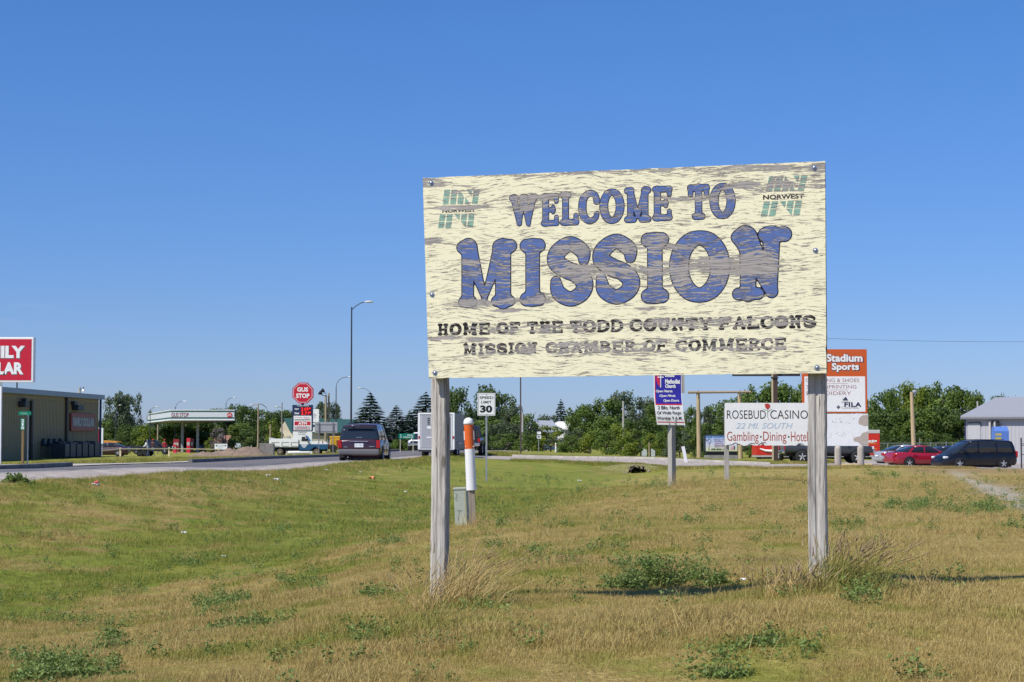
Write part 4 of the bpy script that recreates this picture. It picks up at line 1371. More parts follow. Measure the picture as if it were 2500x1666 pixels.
MB().tube((0, .04, -.3), (0, .04, s.z(1082)), .04).build('post', STEEL, s.o)
s = Spot('gate_post', 'pale green steel gate post with a side rail beyond the mound', 'gate post', 614, 190)
MB().tube((0, 0, -.3), (0, 0, s.z(1088)), .06).build('post', mat('pale_green_paint', (.36, .44, .34), rough=.6, var=.1), s.o)
MB().tube((0, 0, s.z(1095)), (s.x(596), 0, s.z(1094.5)), .04).build('rail', mat('pale_green_paint', (.36, .44, .34)), s.o)


# dirt mound
def mound(px, d, wid, h, dep, label, seed, m):
    c = on(px, d); r = random.Random(seed)
    n = 44; k = 22; vs = []; fs = []
    for j in range(k + 1):
        for i in range(n + 1):
            u = -1 + 2 * i / n; v = -1 + 2 * j / k
            rr_ = max(0, 1 - u * u) * max(0, 1 - v * v)
            hh = h * (rr_ ** .8) * (.82 + .3 * mnoise.noise(Vector((u * 3 + seed, v * 3, 0)))) + .10 * mnoise.noise(Vector((u * 11, v * 11, seed))) * (rr_ ** .5)
            x = c.x + u * wid; y = d + v * dep
            vs.append((x - c.x, y - d, hh - .04))
    zz_ = gz([c.x + p[0] for p in vs], [d + p[1] for p in vs])
    vs = [(p[0], p[1], p[2] + q - c.z) for p, q in zip(vs, zz_)]
    for j in range(k):
        for i in range(n): fs.append((j * (n + 1) + i, j * (n + 1) + i + 1, (j + 1) * (n + 1) + i + 1, (j + 1) * (n + 1) + i))
    mb = MB(); mb.add(vs, fs, smooth=True); o = mb.build('dirt_mound', m, loc=c, fix=False)
    tag(o, label, 'dirt mound'); return o


DIRT = mat('bare_dirt', (.23, .165, .115), rough=.97, var=.3, scale=3, bump=.6)
mound(592, 150, 2.5, 1.0, 4, 'brown heap of bare dirt beyond the far kerb', 2, DIRT)
mound(527, 156, 2.4, .62, 3, 'low pale spill of dirt left of the higher dirt heap', 5, DIRT)
s = Spot('concrete_block', 'weathered grey concrete block standing between the dirt heap and dump truck', 'concrete block', 652, 152)
MB().bbox(s.x(635), s.x(669.5), -.3, .4, -.3, s.z(1083), .03).build('block', mat('old_concrete', (.25, .235, .215), rough=.95, var=.35, scale=5, bump=.5), s.o)

# price pylon
s = Spot('price_pylon', 'filling station pylon with red octagon above a digital price board and cash machine panel', 'sign', 739, 206)
NAVY = mat('navy_panel', (.018, .03, .09), rough=.4, var=.05)
cx_, cz_ = s.x(739), s.z(960)
R8 = s.x(764.5) - cx_
R8 /= math.cos(math.pi / 8)
MB().prism(oct_(R8), -.15, .25).build('octagon', mat('octagon_edge_red', (.50, .02, .07), rough=.35, var=.03), s.o)
mb = MB(); o1 = oct_(R8 * .90); o2 = oct_(R8 * .865); n8 = 8
mb.add([(x, -.158, z_) for x, z_ in o1] + [(x, -.158, z_) for x, z_ in o2], [(k, (k + 1) % 8, 8 + (k + 1) % 8, 8 + k) for k in range(8)]); mb.build('octagon_border', GLOSS_WHITE, s.o, fix=False)
MB().add([(x, -.156, z_) for x, z_ in oct_(R8 * .865)], [tuple(range(8))]).build('octagon_face', RED, s.o, fix=False)
text(s.o, 'GUS', s.x(725), s.x(752), s.z(957), s.z(946), -.162, GLOSS_WHITE, bold=.045)
text(s.o, 'STOP', s.x(722.5), s.x(755.5), s.z(972.5), s.z(961), -.162, GLOSS_WHITE, bold=.045)
MB().box(s.x(735), s.x(741.5), -.1, .15, s.z(990), s.z(984)).build('neck', BLACK, s.o)
MB().bbox(s.x(713.5), s.x(763.5), -.15, .3, s.z(1053), s.z(989), .02).build('cabinet', NAVY, s.o)
text(s.o, 'CASH PRICE', s.x(725), s.x(754), s.z(992.5), s.z(989.9), -.156, GLOSS_WHITE, bold=.02)
LED = mat('red_digits', (.6, .01, .01), rough=.4, var=0, emit=((1, .02, .02), 1.6))
MB().box(s.x(734), s.x(760), -.153, -.151, s.z(1013.8), s.z(994.4)).build('digit_window', mat('digit_backing', (.09, .004, .008), rough=.3, var=0), s.o)
for nm, pr, t_, bt in (('Super', '2.69', 995.5, 1002.8), ('Diesel', '2.71', 1005.6, 1013)):
    text(s.o, nm, s.x(719), s.x(730), s.z(bt - 1.2), s.z(t_ + 1), -.156, GLOSS_WHITE, bold=.04)
    text(s.o, pr, s.x(735.2), s.x(753.2), s.z(bt), s.z(t_), -.157, LED, bold=.0)
    text(s.o, '9', s.x(755), s.x(758), s.z(bt - 3), s.z(t_), -.157, LED, bold=.04)
MB().box(s.x(717), s.x(760.5), -.154, -.151, s.z(1051), s.z(1015.5)).build('lower_panel', GLOSS_WHITE, s.o)
text(s.o, 'FoodStamps', s.x(720.5), s.x(740), s.z(1022), s.z(1018.5), -.157, mat('red_print', (.5, .03, .05), rough=.5, var=0))
text(s.o, 'Welcome', s.x(742), s.x(756), s.z(1023), s.z(1018), -.157, mat('red_print', (.5, .03, .05)), shear=.3)
MB().box(s.x(719), s.x(758), -.157, -.155, s.z(1026.7), s.z(1024.6)).build('black_bar', BLACK, s.o)
MB().box(s.x(719), s.x(758.3), -.157, -.155, s.z(1038.8), s.z(1029.6)).build('red_bar', RED, s.o)
text(s.o, 'ATM', s.x(728), s.x(749.5), s.z(1037.3), s.z(1031.2), -.160, GLOSS_WHITE, bold=.05)
MB().box(s.x(719), s.x(758.3), -.157, -.155, s.z(1050), s.z(1041)).build('pale_bar', mat('pale_pink_print', (.55, .46, .48), rough=.5, var=0), s.o)
text(s.o, '24 HOUR', s.x(726), s.x(750), s.z(1046.6), s.z(1042), -.160, mat('red_print2', (.36, .12, .16), rough=.5, var=0), bold=.01)
text(s.o, 'CREDIT CARD FUELING', s.x(720), s.x(757.5), s.z(1049.6), s.z(1047.6), -.160, mat('red_print2', (.36, .12, .16)))
MB().bbox(s.x(715), s.x(762), -.12, .28, -.3, s.z(1053.2), .02).build('base', GLOSS_WHITE, s.o)
text(s.o, 'CORNDOGS', s.x(728), s.x(749), s.z(1057.8), s.z(1054.6), -.125, BLACK, bold=.02)
text(s.o, 'COOKIES', s.x(728), s.x(746), s.z(1062), s.z(1059.4), -.125, BLACK, bold=.02)

s = Spot('shop_sign', 'tall white shop sign with grey script directly behind the price pylon', 'sign', 770, 222)
MB().bbox(s.x(745), s.x(778.5), 0, .3, s.z(1031), s.z(999.5), .03).build('panel', GLOSS_WHITE, s.o)
text(s.o, 'Co', s.x(762), s.x(772), s.z(1017), s.z(1010), -.006, mat('grey_script', (.28, .27, .33), rough=.5, var=0), shear=.5, bold=.03)
text(s.o, 'COST', s.x(760), s.x(771), s.z(1022), s.z(1019), -.006, mat('grey_script', (.28, .27, .33)))
for t_, bt in ((1033, 1037), (1038, 1042), (1044, 1048), (1049, 1055)): MB().bbox(s.x(757), s.x(769), 0, .2, s.z(bt), s.z(t_), .01).build('changeable_row', GLOSS_WHITE if t_ != 1038 else NAVY, s.o)
MB().tube((s.x(760), .3, -.3), (s.x(760), .3, s.z(1031)), .1).build('pole', STEEL, s.o)

# back of a highway sign on two thin posts
s = Spot('highway_sign', 'grey unpainted back of a wide highway sign on two thin posts', 'road sign', 795, 138)
GB = mat('sign_back_aluminium', (.40, .40, .40), rough=.45, metal=.3, var=.06)
MB().bbox(s.x(768), s.x(823.5), 0, .02, s.z(1057.5), s.z(1031), .004).build('panel', GB, s.o)
for t_ in (1036.5, 1053.5): MB().box(s.x(772), s.x(820), -.03, -.002, s.z(t_ + .5), s.z(t_ - .5)).build('stiffener', mat('sign_back_dark', (.22, .22, .23), rough=.5, var=0), s.o)
for c in (778.5, 813): MB().box(s.x(c) - .03, s.x(c) + .03, -.08, -.032, -.3, s.z(1032)).build('post', mat('post_purple_grey', (.19, .18, .20), rough=.6, var=.1), s.o)

# green roofed metal building beyond
s = Spot('metal_building', 'cream metal building with a dark green roof and gabled end behind the dump truck', 'building', 690, 262)
CRM = mat('cream_steel', (.62, .56, .42), rough=.6, var=.05, scale=2)
GRF = mat('green_roof', (.035, .10, .085), rough=.5, var=.08, scale=2)
gl, gr_ = s.x(670), s.x(714); pk = s.x(688); ze, zp = s.z(1049), s.z(1025)
E1 = s.x(858)
sh_y = 9.0    # roof runs to the right and slightly back
mb = MB()
g0 = [(gl, 6, -.4), (pk, 3, -.4), (gr_, 0, -.4)]
mb.add([(gl, 6, -.4), (gr_, 0, -.4), (gr_, 0, ze - .35), (pk, 3, zp), (gl, 6, ze)], [(0, 1, 2, 3, 4)])
mb.add([(gr_, 0, -.4), (E1, 2, -.4), (E1, 2, ze - .35), (gr_, 0, ze - .35)], [(0, 1, 2, 3)])
mb.add([(gl, 6, -.4), (E1, 14, -.4), (E1, 14, ze), (gl, 6, ze)], [(0, 1, 2, 3)])
mb.build('wall', CRM, s.o)
mb = MB()
r0 = [(gr_ - .2, -.3, ze - .5), (E1, 1.6, ze - .5), (E1, 7, zp), (pk - .1, 2.7, zp + .12)]
r1 = [(pk - .1, 2.7, zp + .12), (E1, 7, zp + .02), (E1, 15, ze), (gl - .1, 6.5, ze)]
mb.add(r0 + [(x, y, z_ + .12) for x, y, z_ in r0], [(3, 2, 1, 0), (4, 5, 6, 7), (0, 1, 5, 4), (1, 2, 6, 5), (2, 3, 7, 6), (3, 0, 4, 7)])
mb.add(r1, [(0, 1, 2, 3)])
mb.build('roof', GRF, s.o)
xw = s.x(780)
for i in range(5):
    MB().box(xw + i * 1.2, xw + i * 1.2 + .7, .25, .42, s.z(1064), s.z(1059)).build('window', GLASS, s.o)
# grey rubble / machine in front of the gable
s = Spot('gravel_heap', 'small grey gravel heap below the cream gable', 'gravel heap', 703, 232)
mb = MB(); mb.loft([[(s.x(693), -1, 0), (s.x(713), -1, 0), (s.x(713), 1.5, 0), (s.x(693), 1.5, 0)], [(s.x(699), -.2, s.z(1066)), (s.x(708), -.2, s.z(1065)), (s.x(707), .7, s.z(1064)), (s.x(700), .7, s.z(1065))]])
mb.build('heap', mat('grey_gravel', (.33, .31, .28), rough=.95, var=.4, scale=9), s.o)


# ------------------------------------------------------------------ lamps and poles
def lamp(px, d, top, pts, headdir, label, r=.09, col=DARKSTEEL, headcol=None, group=None):
    """pts: photo points of the arm from pole top to the head"""
    s = Spot('street_lamp', label, 'street lamp', px, d, group=group)
    zt = s.z(top)
    MB().tube((0, 0, -.3), (0, 0, zt), r, r * .6, n=10).build('pole', col, s.o)
    P3 = [(s.x(a), 0, s.z(b)) for a, b in pts]
    MB().path(P3, r * .42, n=6).build('arm', col, s.o)
    x, _, z_ = P3[-1]
    L = headdir * .62
    prof = [(0, .05), (.18, .11), (.6, .15), (.9, .10), (1, .02)]
    rings = []
    for t, rr_ in prof:
        rings.append([(x + L * t, rr_ * 1.1 * math.cos(a), z_ + .02 + rr_ * .55 * math.sin(a)) for a in np.linspace(0, 2 * math.pi, 10, endpoint=False)])
    MB().loft(rings, smooth=True).build('lamp_head', headcol or mat('lamp_head_white', (.62, .62, .60), rough=.4, var=.05), s.o)
    return s


lamp(857, 124, 750, [(857, 757), (868, 747), (880, 740), (888, 738)], 1, 'tall dark street lamp beside the maroon minivan, its head out to one side', .075)
lamp(820, 208, 946, [(820, 946), (822, 936), (828, 927), (838, 922), (849, 921)], .7, 'street lamp with a long curved arm between the white shop sign and tall dark lamp', .075)
lamp(906, 230, 962, [(906, 962), (901, 955), (892, 950), (882, 948)], -.7, 'street lamp with a thin curved arm over the big dark spruce', .06)
lamp(551, 262, 985, [(551, 988), (554, 978), (560, 973), (568, 971)], .8, 'curved arm lamp above the far end of the station canopy', .07)
lamp(427, 270, 994, [(427, 1000), (430, 988), (437, 981), (446, 980)], .8, 'curved arm lamp over the middle of the station canopy', .07)
lamp(366, 255, 1000, [(366, 1002), (371, 997), (378, 994)], .9, 'short arm lamp at the near corner of the station canopy', .07)
lamp(282, 250, 1000, [(282, 1008), (284, 995), (289, 990)], .5, 'thin curved lamp standing before the feathery tree by the store', .06)
s = lamp(630, 205, 987, [(630, 988), (617, 989)], -.6, 'yellow timber pole with two lamp arms right of the canopy', .11, WOODPOLE)
MB().path([(0, 0, s.z(987)), (s.x(638), 0, s.z(987)), (s.x(648), 0, s.z(994)), (s.x(651), 0, s.z(998))], .035).build('arm', DARKSTEEL, s.o)
lamp(688, 200, 983, [(688, 998), (683, 994), (679, 994)], -.6, 'grey pole with one short lamp arm before the cream gable', .085, mat('grey_pole', (.25, .23, .20), rough=.8, var=.2))
s = Spot('timber_pole', 'short yellow timber pole at the rear of the dump truck', 'pole', 660, 212)
MB().tube((0, 0, -.3), (0, 0, s.z(1036)), .09).build('pole', WOODPOLE, s.o)
s = Spot('timber_pole', 'tan timber pole seen under the near corner of the canopy', 'pole', 385, 235)
MB().tube((0, 0, -.3), (0, 0, s.z(1037)), .10).build('pole', WOODPOLE, s.o)
s = Spot('floodlight_pole', 'pair of tan timber poles carrying two dark floodlights', 'floodlight pole', 795, 226)
MB().tube((0, 0, -.3), (0, 0, s.z(965)), .15, .12).build('pole', WOODPOLE, s.o)
MB().tube((s.x(801.5), .3, -.3), (s.x(801.5), .3, s.z(960)), .14, .1).build('pole', WOODPOLE, s.o)
MB().path([(0, 0, s.z(967)), (s.x(786), 0, s.z(966))], .04).build('arm', DARKSTEEL, s.o)
MB().path([(s.x(797), 0, s.z(960.5)), (s.x(790), 0, s.z(960))], .04).build('arm', DARKSTEEL, s.o)
for c, r_2 in ((784, 961), (789.5, 955)):
    MB().tube((s.x(c) + .1, 0, s.z(r_2 + 2)), (s.x(c) - .2, -.2, s.z(r_2 - 2)), .10, .28, n=10).build('floodlight', BLACK, s.o)
s = Spot('steel_pole', 'thin dark steel pole rising out of the shrubs right of the speed limit sign', 'pole', 1271, 130)
MB().tube((0, 0, -.3), (0, 0, s.z(880)), .055, .045).build('shaft', mat('brown_steel', (.09, .06, .06), rough=.6, var=.1), s.o)
for (px, d, top, lab, tr_) in ((1231, 250, 973, 'weathered utility pole with crossarm rising from the trees behind the speed limit sign', 'x'), (1219, 235, 982, 'short pale pole with a lamp just beside the speed limit sign', 'l'),
                             (1276, 180, 1010, 'short pale stake-like pole beside the thin dark pole', ''), (1522, 190, 980, 'grey utility pole carrying a grey transformer before the rounded trees', 't'), (2388, 175, 980, 'short grey pole standing behind the grey metal shop roof', '')):
    s = Spot('utility_pole', lab, 'utility pole', px, d)
    MB().tube((0, 0, -.3), (0, 0, s.z(top)), .12, .09).build('pole', mat('silver_pole', (.42, .40, .36)), s.o)
    if tr_ == 'x': MB().box(-.9, .9, -.13, -.02, s.z(top + 4), s.z(top + 6) + .2).build('crossarm', GREYWOOD, s.o)
    if tr_ == 't': MB().tube((.3, -.1, s.z(top + 31)), (.3, -.1, s.z(top + 23)), .2).build('transformer', STEEL, s.o)
    if tr_ == 'l': MB().tube((-.2, -.1, s.z(top + 22)), (-.2, -.1, s.z(top + 14)), .12, .2).build('lamp_head', CLEARLENS, s.o)

# speed limit sign
s = Spot('speed_limit_sign', 'white speed limit 30 sign on a thin steel post between the timber posts', 'road sign', 1187.5, 64)
MB().bbox(s.x(1166), s.x(1209), 0, .004, s.z(1015), s.z(960), .0015).build('plate', GLOSS_WHITE, s.o)
a, b_, z0, z1 = s.x(1168), s.x(1207), s.z(1013), s.z(962)
mb = MB()
for q in ((a, b_, z1 - .008, z1), (a, b_, z0, z0 + .008), (a, a + .008, z0, z1), (b_ - .008, b_, z0, z1)): mb.box(q[0], q[1], -.0025, -.001, q[2], q[3])
mb.build('border', BLACK, s.o)
text(s.o, 'SPEED', s.x(1170.5), s.x(1204.5), s.z(974.5), s.z(968), -.002, BLACK, bold=.02)
text(s.o, 'LIMIT', s.x(1175), s.x(1200), s.z(985.5), s.z(979), -.002, BLACK, bold=.02)
text(s.o, '30', s.x(1172), s.x(1202), s.z(1008), s.z(990), -.002, BLACK, bold=.05)
MB().box(-.03, .03, .006, .04, -.3, s.z(962)).build('post', STEEL, s.o)
for zz_ in (964, 1012): MB().tube((0, -.012, s.z(zz_)), (0, .0, s.z(zz_)), .012).build('bolt', DARKSTEEL, s.o)

# orange and white marker tube on its stake, utility pedestal
ang = math.radians(-2.6)
s = Spot('marker_post', 'orange and white plastic marker tube on a leaning timber stake', 'marker post', 1155, 25)
s.o.rotation_euler.y = ang
z0, z1, z2 = s.z(1197), s.z(1096), s.z(1036)
R = .066
WP = mat('white_plastic', (.80, .80, .80), rough=.35, var=.03); OP = mat('orange_plastic', (.72, .125, .015), rough=.4, var=.06)
MB().tube((0, 0, z0), (0, 0, z1 - .001), R * 1.06, R * 1.02, n=28).build('lower_sleeve', WP, s.o)
MB().tube((0, 0, z1), (0, 0, z2), R, R, n=28).build('orange_sleeve', OP, s.o)
rings = [[(r * math.cos(t), r * math.sin(t), z2 + h) for t in np.linspace(0, 2 * math.pi, 28, endpoint=False)] for r, h in ((R * 1.04, -.004), (R * 1.04, .02), (R * .95, .05), (R * .7, .075), (R * .35, .088), (.003, .091))]
MB().loft(rings, smooth=True).build('cap', WP, s.o)
for sx_ in (-1, 1):
    MB().bbox(sx_ * R * .93 - .008, sx_ * R * .93 + .008, -.025, .025, z1 + .26, z2 - .03, .002).build('warning_label', BLACK, s.o)
    MB().bbox(sx_ * R * .93 - .009, sx_ * R * .93 + .009, -.03, .02, z1 + .12, z1 + .24, .002).build('warning_label', WP, s.o)
    MB().tube((sx_ * R * .8, -.05, z1 + .03), (sx_ * R * .8, -.062, z1 + .03), .008).build('rivet', WP, s.o)
MB().bbox(-.045, .045, -.045, .045, -.35, z0 + .05, .006).build('stake', mat('stake_wood', (.28, .235, .18), rough=.95, var=.35, scale=30, stretch=(1, 1, .08), bump=.5), s.o)
s = Spot('utility_pedestal', 'grey green metal utility pedestal leaning beside the marker stake', 'utility box', 1130, 25.6)
s.o.rotation_euler.y = math.radians(-2.5); s.o.rotation_euler.z = math.radians(-14)
PG = mat('pedestal_green', (.34, .38, .32), rough=.6, var=.10, scale=7)
w_2 = .088; zt2 = s.z(1196)
MB().bbox(-w_2, w_2, -.08, .08, -.2, zt2, .006).build('body', PG, s.o)
MB().bbox(-w_2 - .008, w_2 + .008, -.09, .09, zt2, zt2 + .035, .01).build('lid', PG, s.o)
MB().box(w_2 - .02, w_2 - .013, -.083, -.0805, .03, zt2 - .02).build('seam', mat('yellow_edge', (.42, .33, .08), rough=.7, var=.2), s.o)
mb = MB(); mb.path([(-.05, -.0815, .2), (.0, -.0815, .19), (.02, -.0815, .195)], .0025); mb.path([(-.02, -.0815, .19), (-.035, -.0815, .06)], .0025); mb.path([(-.06, -.0815, .44), (-.04, -.0815, .40), (-.065, -.0815, .36), (-.04, -.0815, .33)], .003)
mb.build('scratch', DARKSTEEL, s.o)

# small green highway sign
s = Spot('highway_sign', 'small green destination sign on two thin posts behind the minivan', 'road sign', 993, 140)
MB().bbox(s.x(973.5), s.x(1012), 0, .02, s.z(1071.5), s.z(1059), .004).build('panel', GRN, s.o)
text(s.o, 'Martin', s.x(994.5), s.x(1008), s.z(1064.3), s.z(1060.8), -.003, GLOSS_WHITE, bold=.02)
text(s.o, 'Valentine NE', s.x(984), s.x(1008.5), s.z(1069), s.z(1065.8), -.003, GLOSS_WHITE, bold=.02)
MB().prism([(s.x(977), s.z(1062.8)), (s.x(978.5), s.z(1060.8)), (s.x(980), s.z(1062.8)), (s.x(979), s.z(1062.8)), (s.x(979), s.z(1064.5)), (s.x(978), s.z(1064.5)), (s.x(978), s.z(1062.8))], -.006, -.001).build('arrow', GLOSS_WHITE, s.o)
MB().prism([(s.x(976.5), s.z(1067.5)), (s.x(979), s.z(1066)), (s.x(979), s.z(1067)), (s.x(981), s.z(1067)), (s.x(981), s.z(1068)), (s.x(979), s.z(1068)), (s.x(979), s.z(1069))], -.006, -.001).build('arrow', GLOSS_WHITE, s.o)
for c in (977, 1008.5): MB().box(s.x(c) - .03, s.x(c) + .03, .022, .06, -.3, s.z(1060)).build('post', mat('post_cream', (.48, .44, .34), rough=.7, var=.1), s.o)

# route marker assembly
s = Spot('route_marker', 'stacked white route marker numbered 83 on a thin post in front of the shrubs', 'road sign', 1315, 150)
MB().bbox(s.x(1310), s.x(1321.5), 0, .02, s.z(1071.5), s.z(1049), .01).build('plate', BLACK, s.o)
MB().bbox(s.x(1311), s.x(1320.7), -.012, -.001, s.z(1060), s.z(1053.5), .03).build('arrow_plate', GLOSS_WHITE, s.o)
MB().bbox(s.x(1310.3), s.x(1321.2), -.012, -.001, s.z(1071), s.z(1061.5), .03).build('shield', GLOSS_WHITE, s.o)
text(s.o, '83', s.x(1312.3), s.x(1319.3), s.z(1069), s.z(1063.7), -.014, BLACK, bold=.04)
MB().box(-.03, .03, .022, .05, -.3, s.z(1050)).build('post', STEEL, s.o)
s = Spot('marker_post', 'tiny far orange and white marker post beyond the side drive', 'marker post', 1357, 165)
MB().tube((0, 0, -.1), (0, 0, s.z(1088)), .08).build('lower_sleeve', WP, s.o)
MB().tube((0, 0, s.z(1088) + .001), (0, 0, s.z(1085.5)), .08).build('orange_sleeve', OP, s.o)
MB().tube((0, 0, s.z(1085.5) + .001), (0, 0, s.z(1082)), .085, .05).build('cap', WP, s.o)

# church notice
s = Spot('church_sign', 'tall blue and white church notice curling on a grey timber post', 'sign', 1640, 43)
BLU = mat('sign_deep_blue', (.028, .022, .32), rough=.4, var=.05)


def curl(px, py, off=0.0):
    """sheet bows backward and shifts to the right near the foot"""
    t = max(0.0, (py - 960) / 77.0)
    return (s.x(px + (8 * t ** 1.6)), -.03 * math.sin(min(1, t) * math.pi) + off, s.z(py + 1.2 * t * (px - 1600) / 70))


def sheet(name, x0, x1, t_, b_, m, off):
    mb = MB(); n = 14
    vs = [curl(x, t_ + (b_ - t_) * j / n, off) for j in range(n + 1) for x in (x0, x1)]
    mb.add(vs, [(2 * j, 2 * j + 2, 2 * j + 3, 2 * j + 1) for j in range(n)])
    if name == 'panel':
        vs2 = [curl(x, t_ + (b_ - t_) * j / n, off + .006) for j in range(n + 1) for x in (x0, x1)]
        mb.add(vs2, [(2 * j, 2 * j + 1, 2 * j + 3, 2 * j + 2) for j in range(n)])
        for k in (0, 1):
            mb.add([curl((x0, x1)[k], t_ + (b_ - t_) * j / n, off + o_) for j in range(n + 1) for o_ in (0, .006)], [(2 * j, 2 * j + 1, 2 * j + 3, 2 * j + 2) for j in range(n)])
    return mb.build(name, m, s.o, fix=False)


sheet('panel', 1596.5, 1665, 880, 1037.5, GLOSS_WHITE, 0)
sheet('blue_field', 1599, 1663.5, 884, 986, BLU, -.0015)
sheet('red_line', 1599, 1663.5, 986.1, 989.2, RED, -.0015)
sheet('red_line', 1599, 1601, 908, 986, RED, -.003)
sheet('red_line', 1599, 1663.5, 1029.5, 1032, RED, -.0015)


def stext(st2, x0, x1, b_, t_, m, bold=.02, shear=0.0):
    t = max(0.0, ((b_ + t_) / 2 - 960) / 77.0); dx = 8 * t ** 1.6
    y = -.03 * math.sin(min(1, t) * math.pi) - .0065
    text(s.o, st2, s.x(x0 + dx), s.x(x1 + dx), s.z(b_), s.z(t_), y, m, bold, shear)


stext('United', 1624, 1647, 921, 910, GLOSS_WHITE, .05)
stext('Methodist', 1624.5, 1661, 937.5, 926, GLOSS_WHITE, .05)
stext('Church', 1624.5, 1650, 947.5, 938.5, GLOSS_WHITE, .05)
stext('Open Hearts.', 1601.5, 1643, 960, 952, GLOSS_WHITE, .03, .25)
stext('Open Minds.', 1610, 1650, 971, 963.5, GLOSS_WHITE, .03, .25)
stext('Open Doors.', 1619, 1658, 983, 975, GLOSS_WHITE, .03, .25)
INK = mat('dark_ink', (.03, .03, .06), rough=.5, var=0)
stext('2 Blks. North', 1604, 1657, 1000, 991, INK, .015)
stext('Of Wells Fargo', 1600, 1659, 1014, 1004.5, INK, .015)
stext('Worship 9 A.M.', 1598, 1660, 1027, 1017.5, INK, .015)
MB().box(s.x(1612.5), s.x(1614.5), -.008, -.002, s.z(946.5), s.z(900)).build('cross', GLOSS_WHITE, s.o)
MB().box(s.x(1606), s.x(1621), -.009, -.0025, s.z(922.5), s.z(920)).build('cross', GLOSS_WHITE, s.o)
fl = [(1611, 945), (1606, 938), (1603, 928), (1604, 915), (1608, 900), (1608.5, 918), (1611, 930)]
MB().prism([(s.x(a), s.z(b)) for a, b in fl], -.006, -.002).build('flame', mat('flame_red', (.7, .02, .06), rough=.4, var=0), s.o)
mb = MB(); hw_ = .068
M_ = Matrix.Translation((s.x(1641), .11, 0)) @ Matrix.Rotation(math.radians(40), 4, 'Z')
mb.bbox(-hw_, hw_, -hw_, hw_, -.3, s.z(1036) + .08, .01, M_); mb.build('post', GREYWOOD, s.o)
MB().box(s.x(1605), s.x(1674) - .02, .012, .05, s.z(960), s.z(905)).build('back_board', GREYWOOD, s.o)
for c in (1633, 1645):
    MB().add([(s.x(c), -.02, s.z(1036)), (s.x(c + 4), -.02, s.z(1036)), (s.x(c - 4 if c < 1640 else c + 8), -.022, s.z(1024)), (s.x(c - 6 if c < 1640 else c + 2), -.022, s.z(1026))], [(0, 1, 2, 3)]).build('torn_flap', GREYWOOD, s.o, fix=False)

# leaning white stake
s = Spot('white_stake', 'short white stake leaning at the far edge of the side drive', 'marker stake', 1675, 97, base=1128)
s.o.rotation_euler.y = math.radians(-11)
MB().bbox(-.085, .085, -.04, .04, -.3, .82, .012).build('stake', WP, s.o)
s = Spot('fence_post', 'thin tan timber post at the edge of the shrubs beyond the drive', 'post', 1585, 112)
MB().tube((0, 0, -.3), (0, 0, s.z(1080)), .045).build('post', WOODPOLE, s.o)

# culvert under the drive
s = Spot('culvert', 'dark corrugated culvert mouth with rubble rim in the ditch bank', 'culvert', 1558, 90.5, base=1166)
s.o.location = Vector((CULV.x, 90.4, g1(CULV.x, 90.0) - .02))
mb = MB(); n = 20
rings = []
for y_, r in ((-.25, .27), (.0, .27), (1.2, .26), (4, .25)):
    rings.append([(r * 1.25 * math.cos(t), y_, .10 + r * math.sin(t)) for t in np.linspace(0, 2 * math.pi, n, endpoint=False)])
mb.loft(rings, cap=False, smooth=True); mb.build('pipe', mat('rusty_pipe', (.05, .035, .03), rough=.8, var=.3), s.o, fix=False)
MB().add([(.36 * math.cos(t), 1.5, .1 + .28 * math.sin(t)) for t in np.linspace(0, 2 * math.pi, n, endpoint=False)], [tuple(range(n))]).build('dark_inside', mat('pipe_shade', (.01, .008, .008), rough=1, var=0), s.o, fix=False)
mb = MB(); r = random.Random(4)
for k in range(30):
    t = math.pi * (k / 29.0); rad = r.uniform(.36, .56)
    bm = bmesh.new(); bmesh.ops.create_icosphere(bm, subdivisions=1, radius=r.uniform(.03, .08))
    for v in bm.verts: v.co *= r.uniform(.75, 1.2)
    mb.bm(bm, Matrix.Translation((rad * 1.3 * math.cos(t), r.uniform(-.25, .5), .02 + rad * .85 * math.sin(t) * (.9 if abs(math.cos(t)) < .8 else .5))))
o = mb.build('rubble', mat('pale_rubble', (.30, .24, .17), rough=.95, var=.25), s.o)
mb = MB(); k = 26; vs = []; fs = []
for j in range(k + 1):
    for i in range(k + 1):
        u = -1 + 2 * i / k; v = j / k
        h = .46 * (1 - u * u) ** .7 * min(1, v * 3.0) if v > 0 else 0
        hole = (u * 2.0 / .55) ** 2 + ((h - .1) / .42) ** 2
        vs.append((u * 2.2, .15 + v * 5.0, h - .03 if (abs(u * 2.2) > .36 or v > .12) else .36))
for j in range(k):
    for i in range(k): fs.append((j * (k + 1) + i, j * (k + 1) + i + 1, (j + 1) * (k + 1) + i + 1, (j + 1) * (k + 1) + i))
mb.add(vs, fs, smooth=True); mb.build('earth_cover', mat('earth_green_brown', (.20, .19, .055), rough=.95, var=.4, scale=3), s.o, fix=False)

# log gateway
s = Spot('log_gateway', 'tall log gateway of two timber posts and a long crossbar', 'gateway', 1757, 156)
LOG = mat('peeled_log', (.46, .35, .20), rough=.85, var=.2, scale=9, stretch=(1, 1, .15), bump=.3)
for c, t_, y_ in ((1705, 957, 0), (1806, 956, 0)):
    MB().tube((s.x(c) + .06, y_, -.5), (s.x(c), y_, s.z(t_) - .05), .21, .15, n=12).build('log_post', LOG, s.o)
MB().tube((s.x(1680), -.1, s.z(958.5)), (s.x(1834), -.1, s.z(957.5)), .11, .09, n=10).build('crossbar', mat('weathered_log', (.36, .26, .17), rough=.9, var=.25, scale=12), s.o)
for c in (1705, 1806): MB().tube((s.x(c), -.15, s.z(953.5)), (s.x(c), -.15, s.z(974)), .025).build('tie_bracket', DARKSTEEL, s.o)

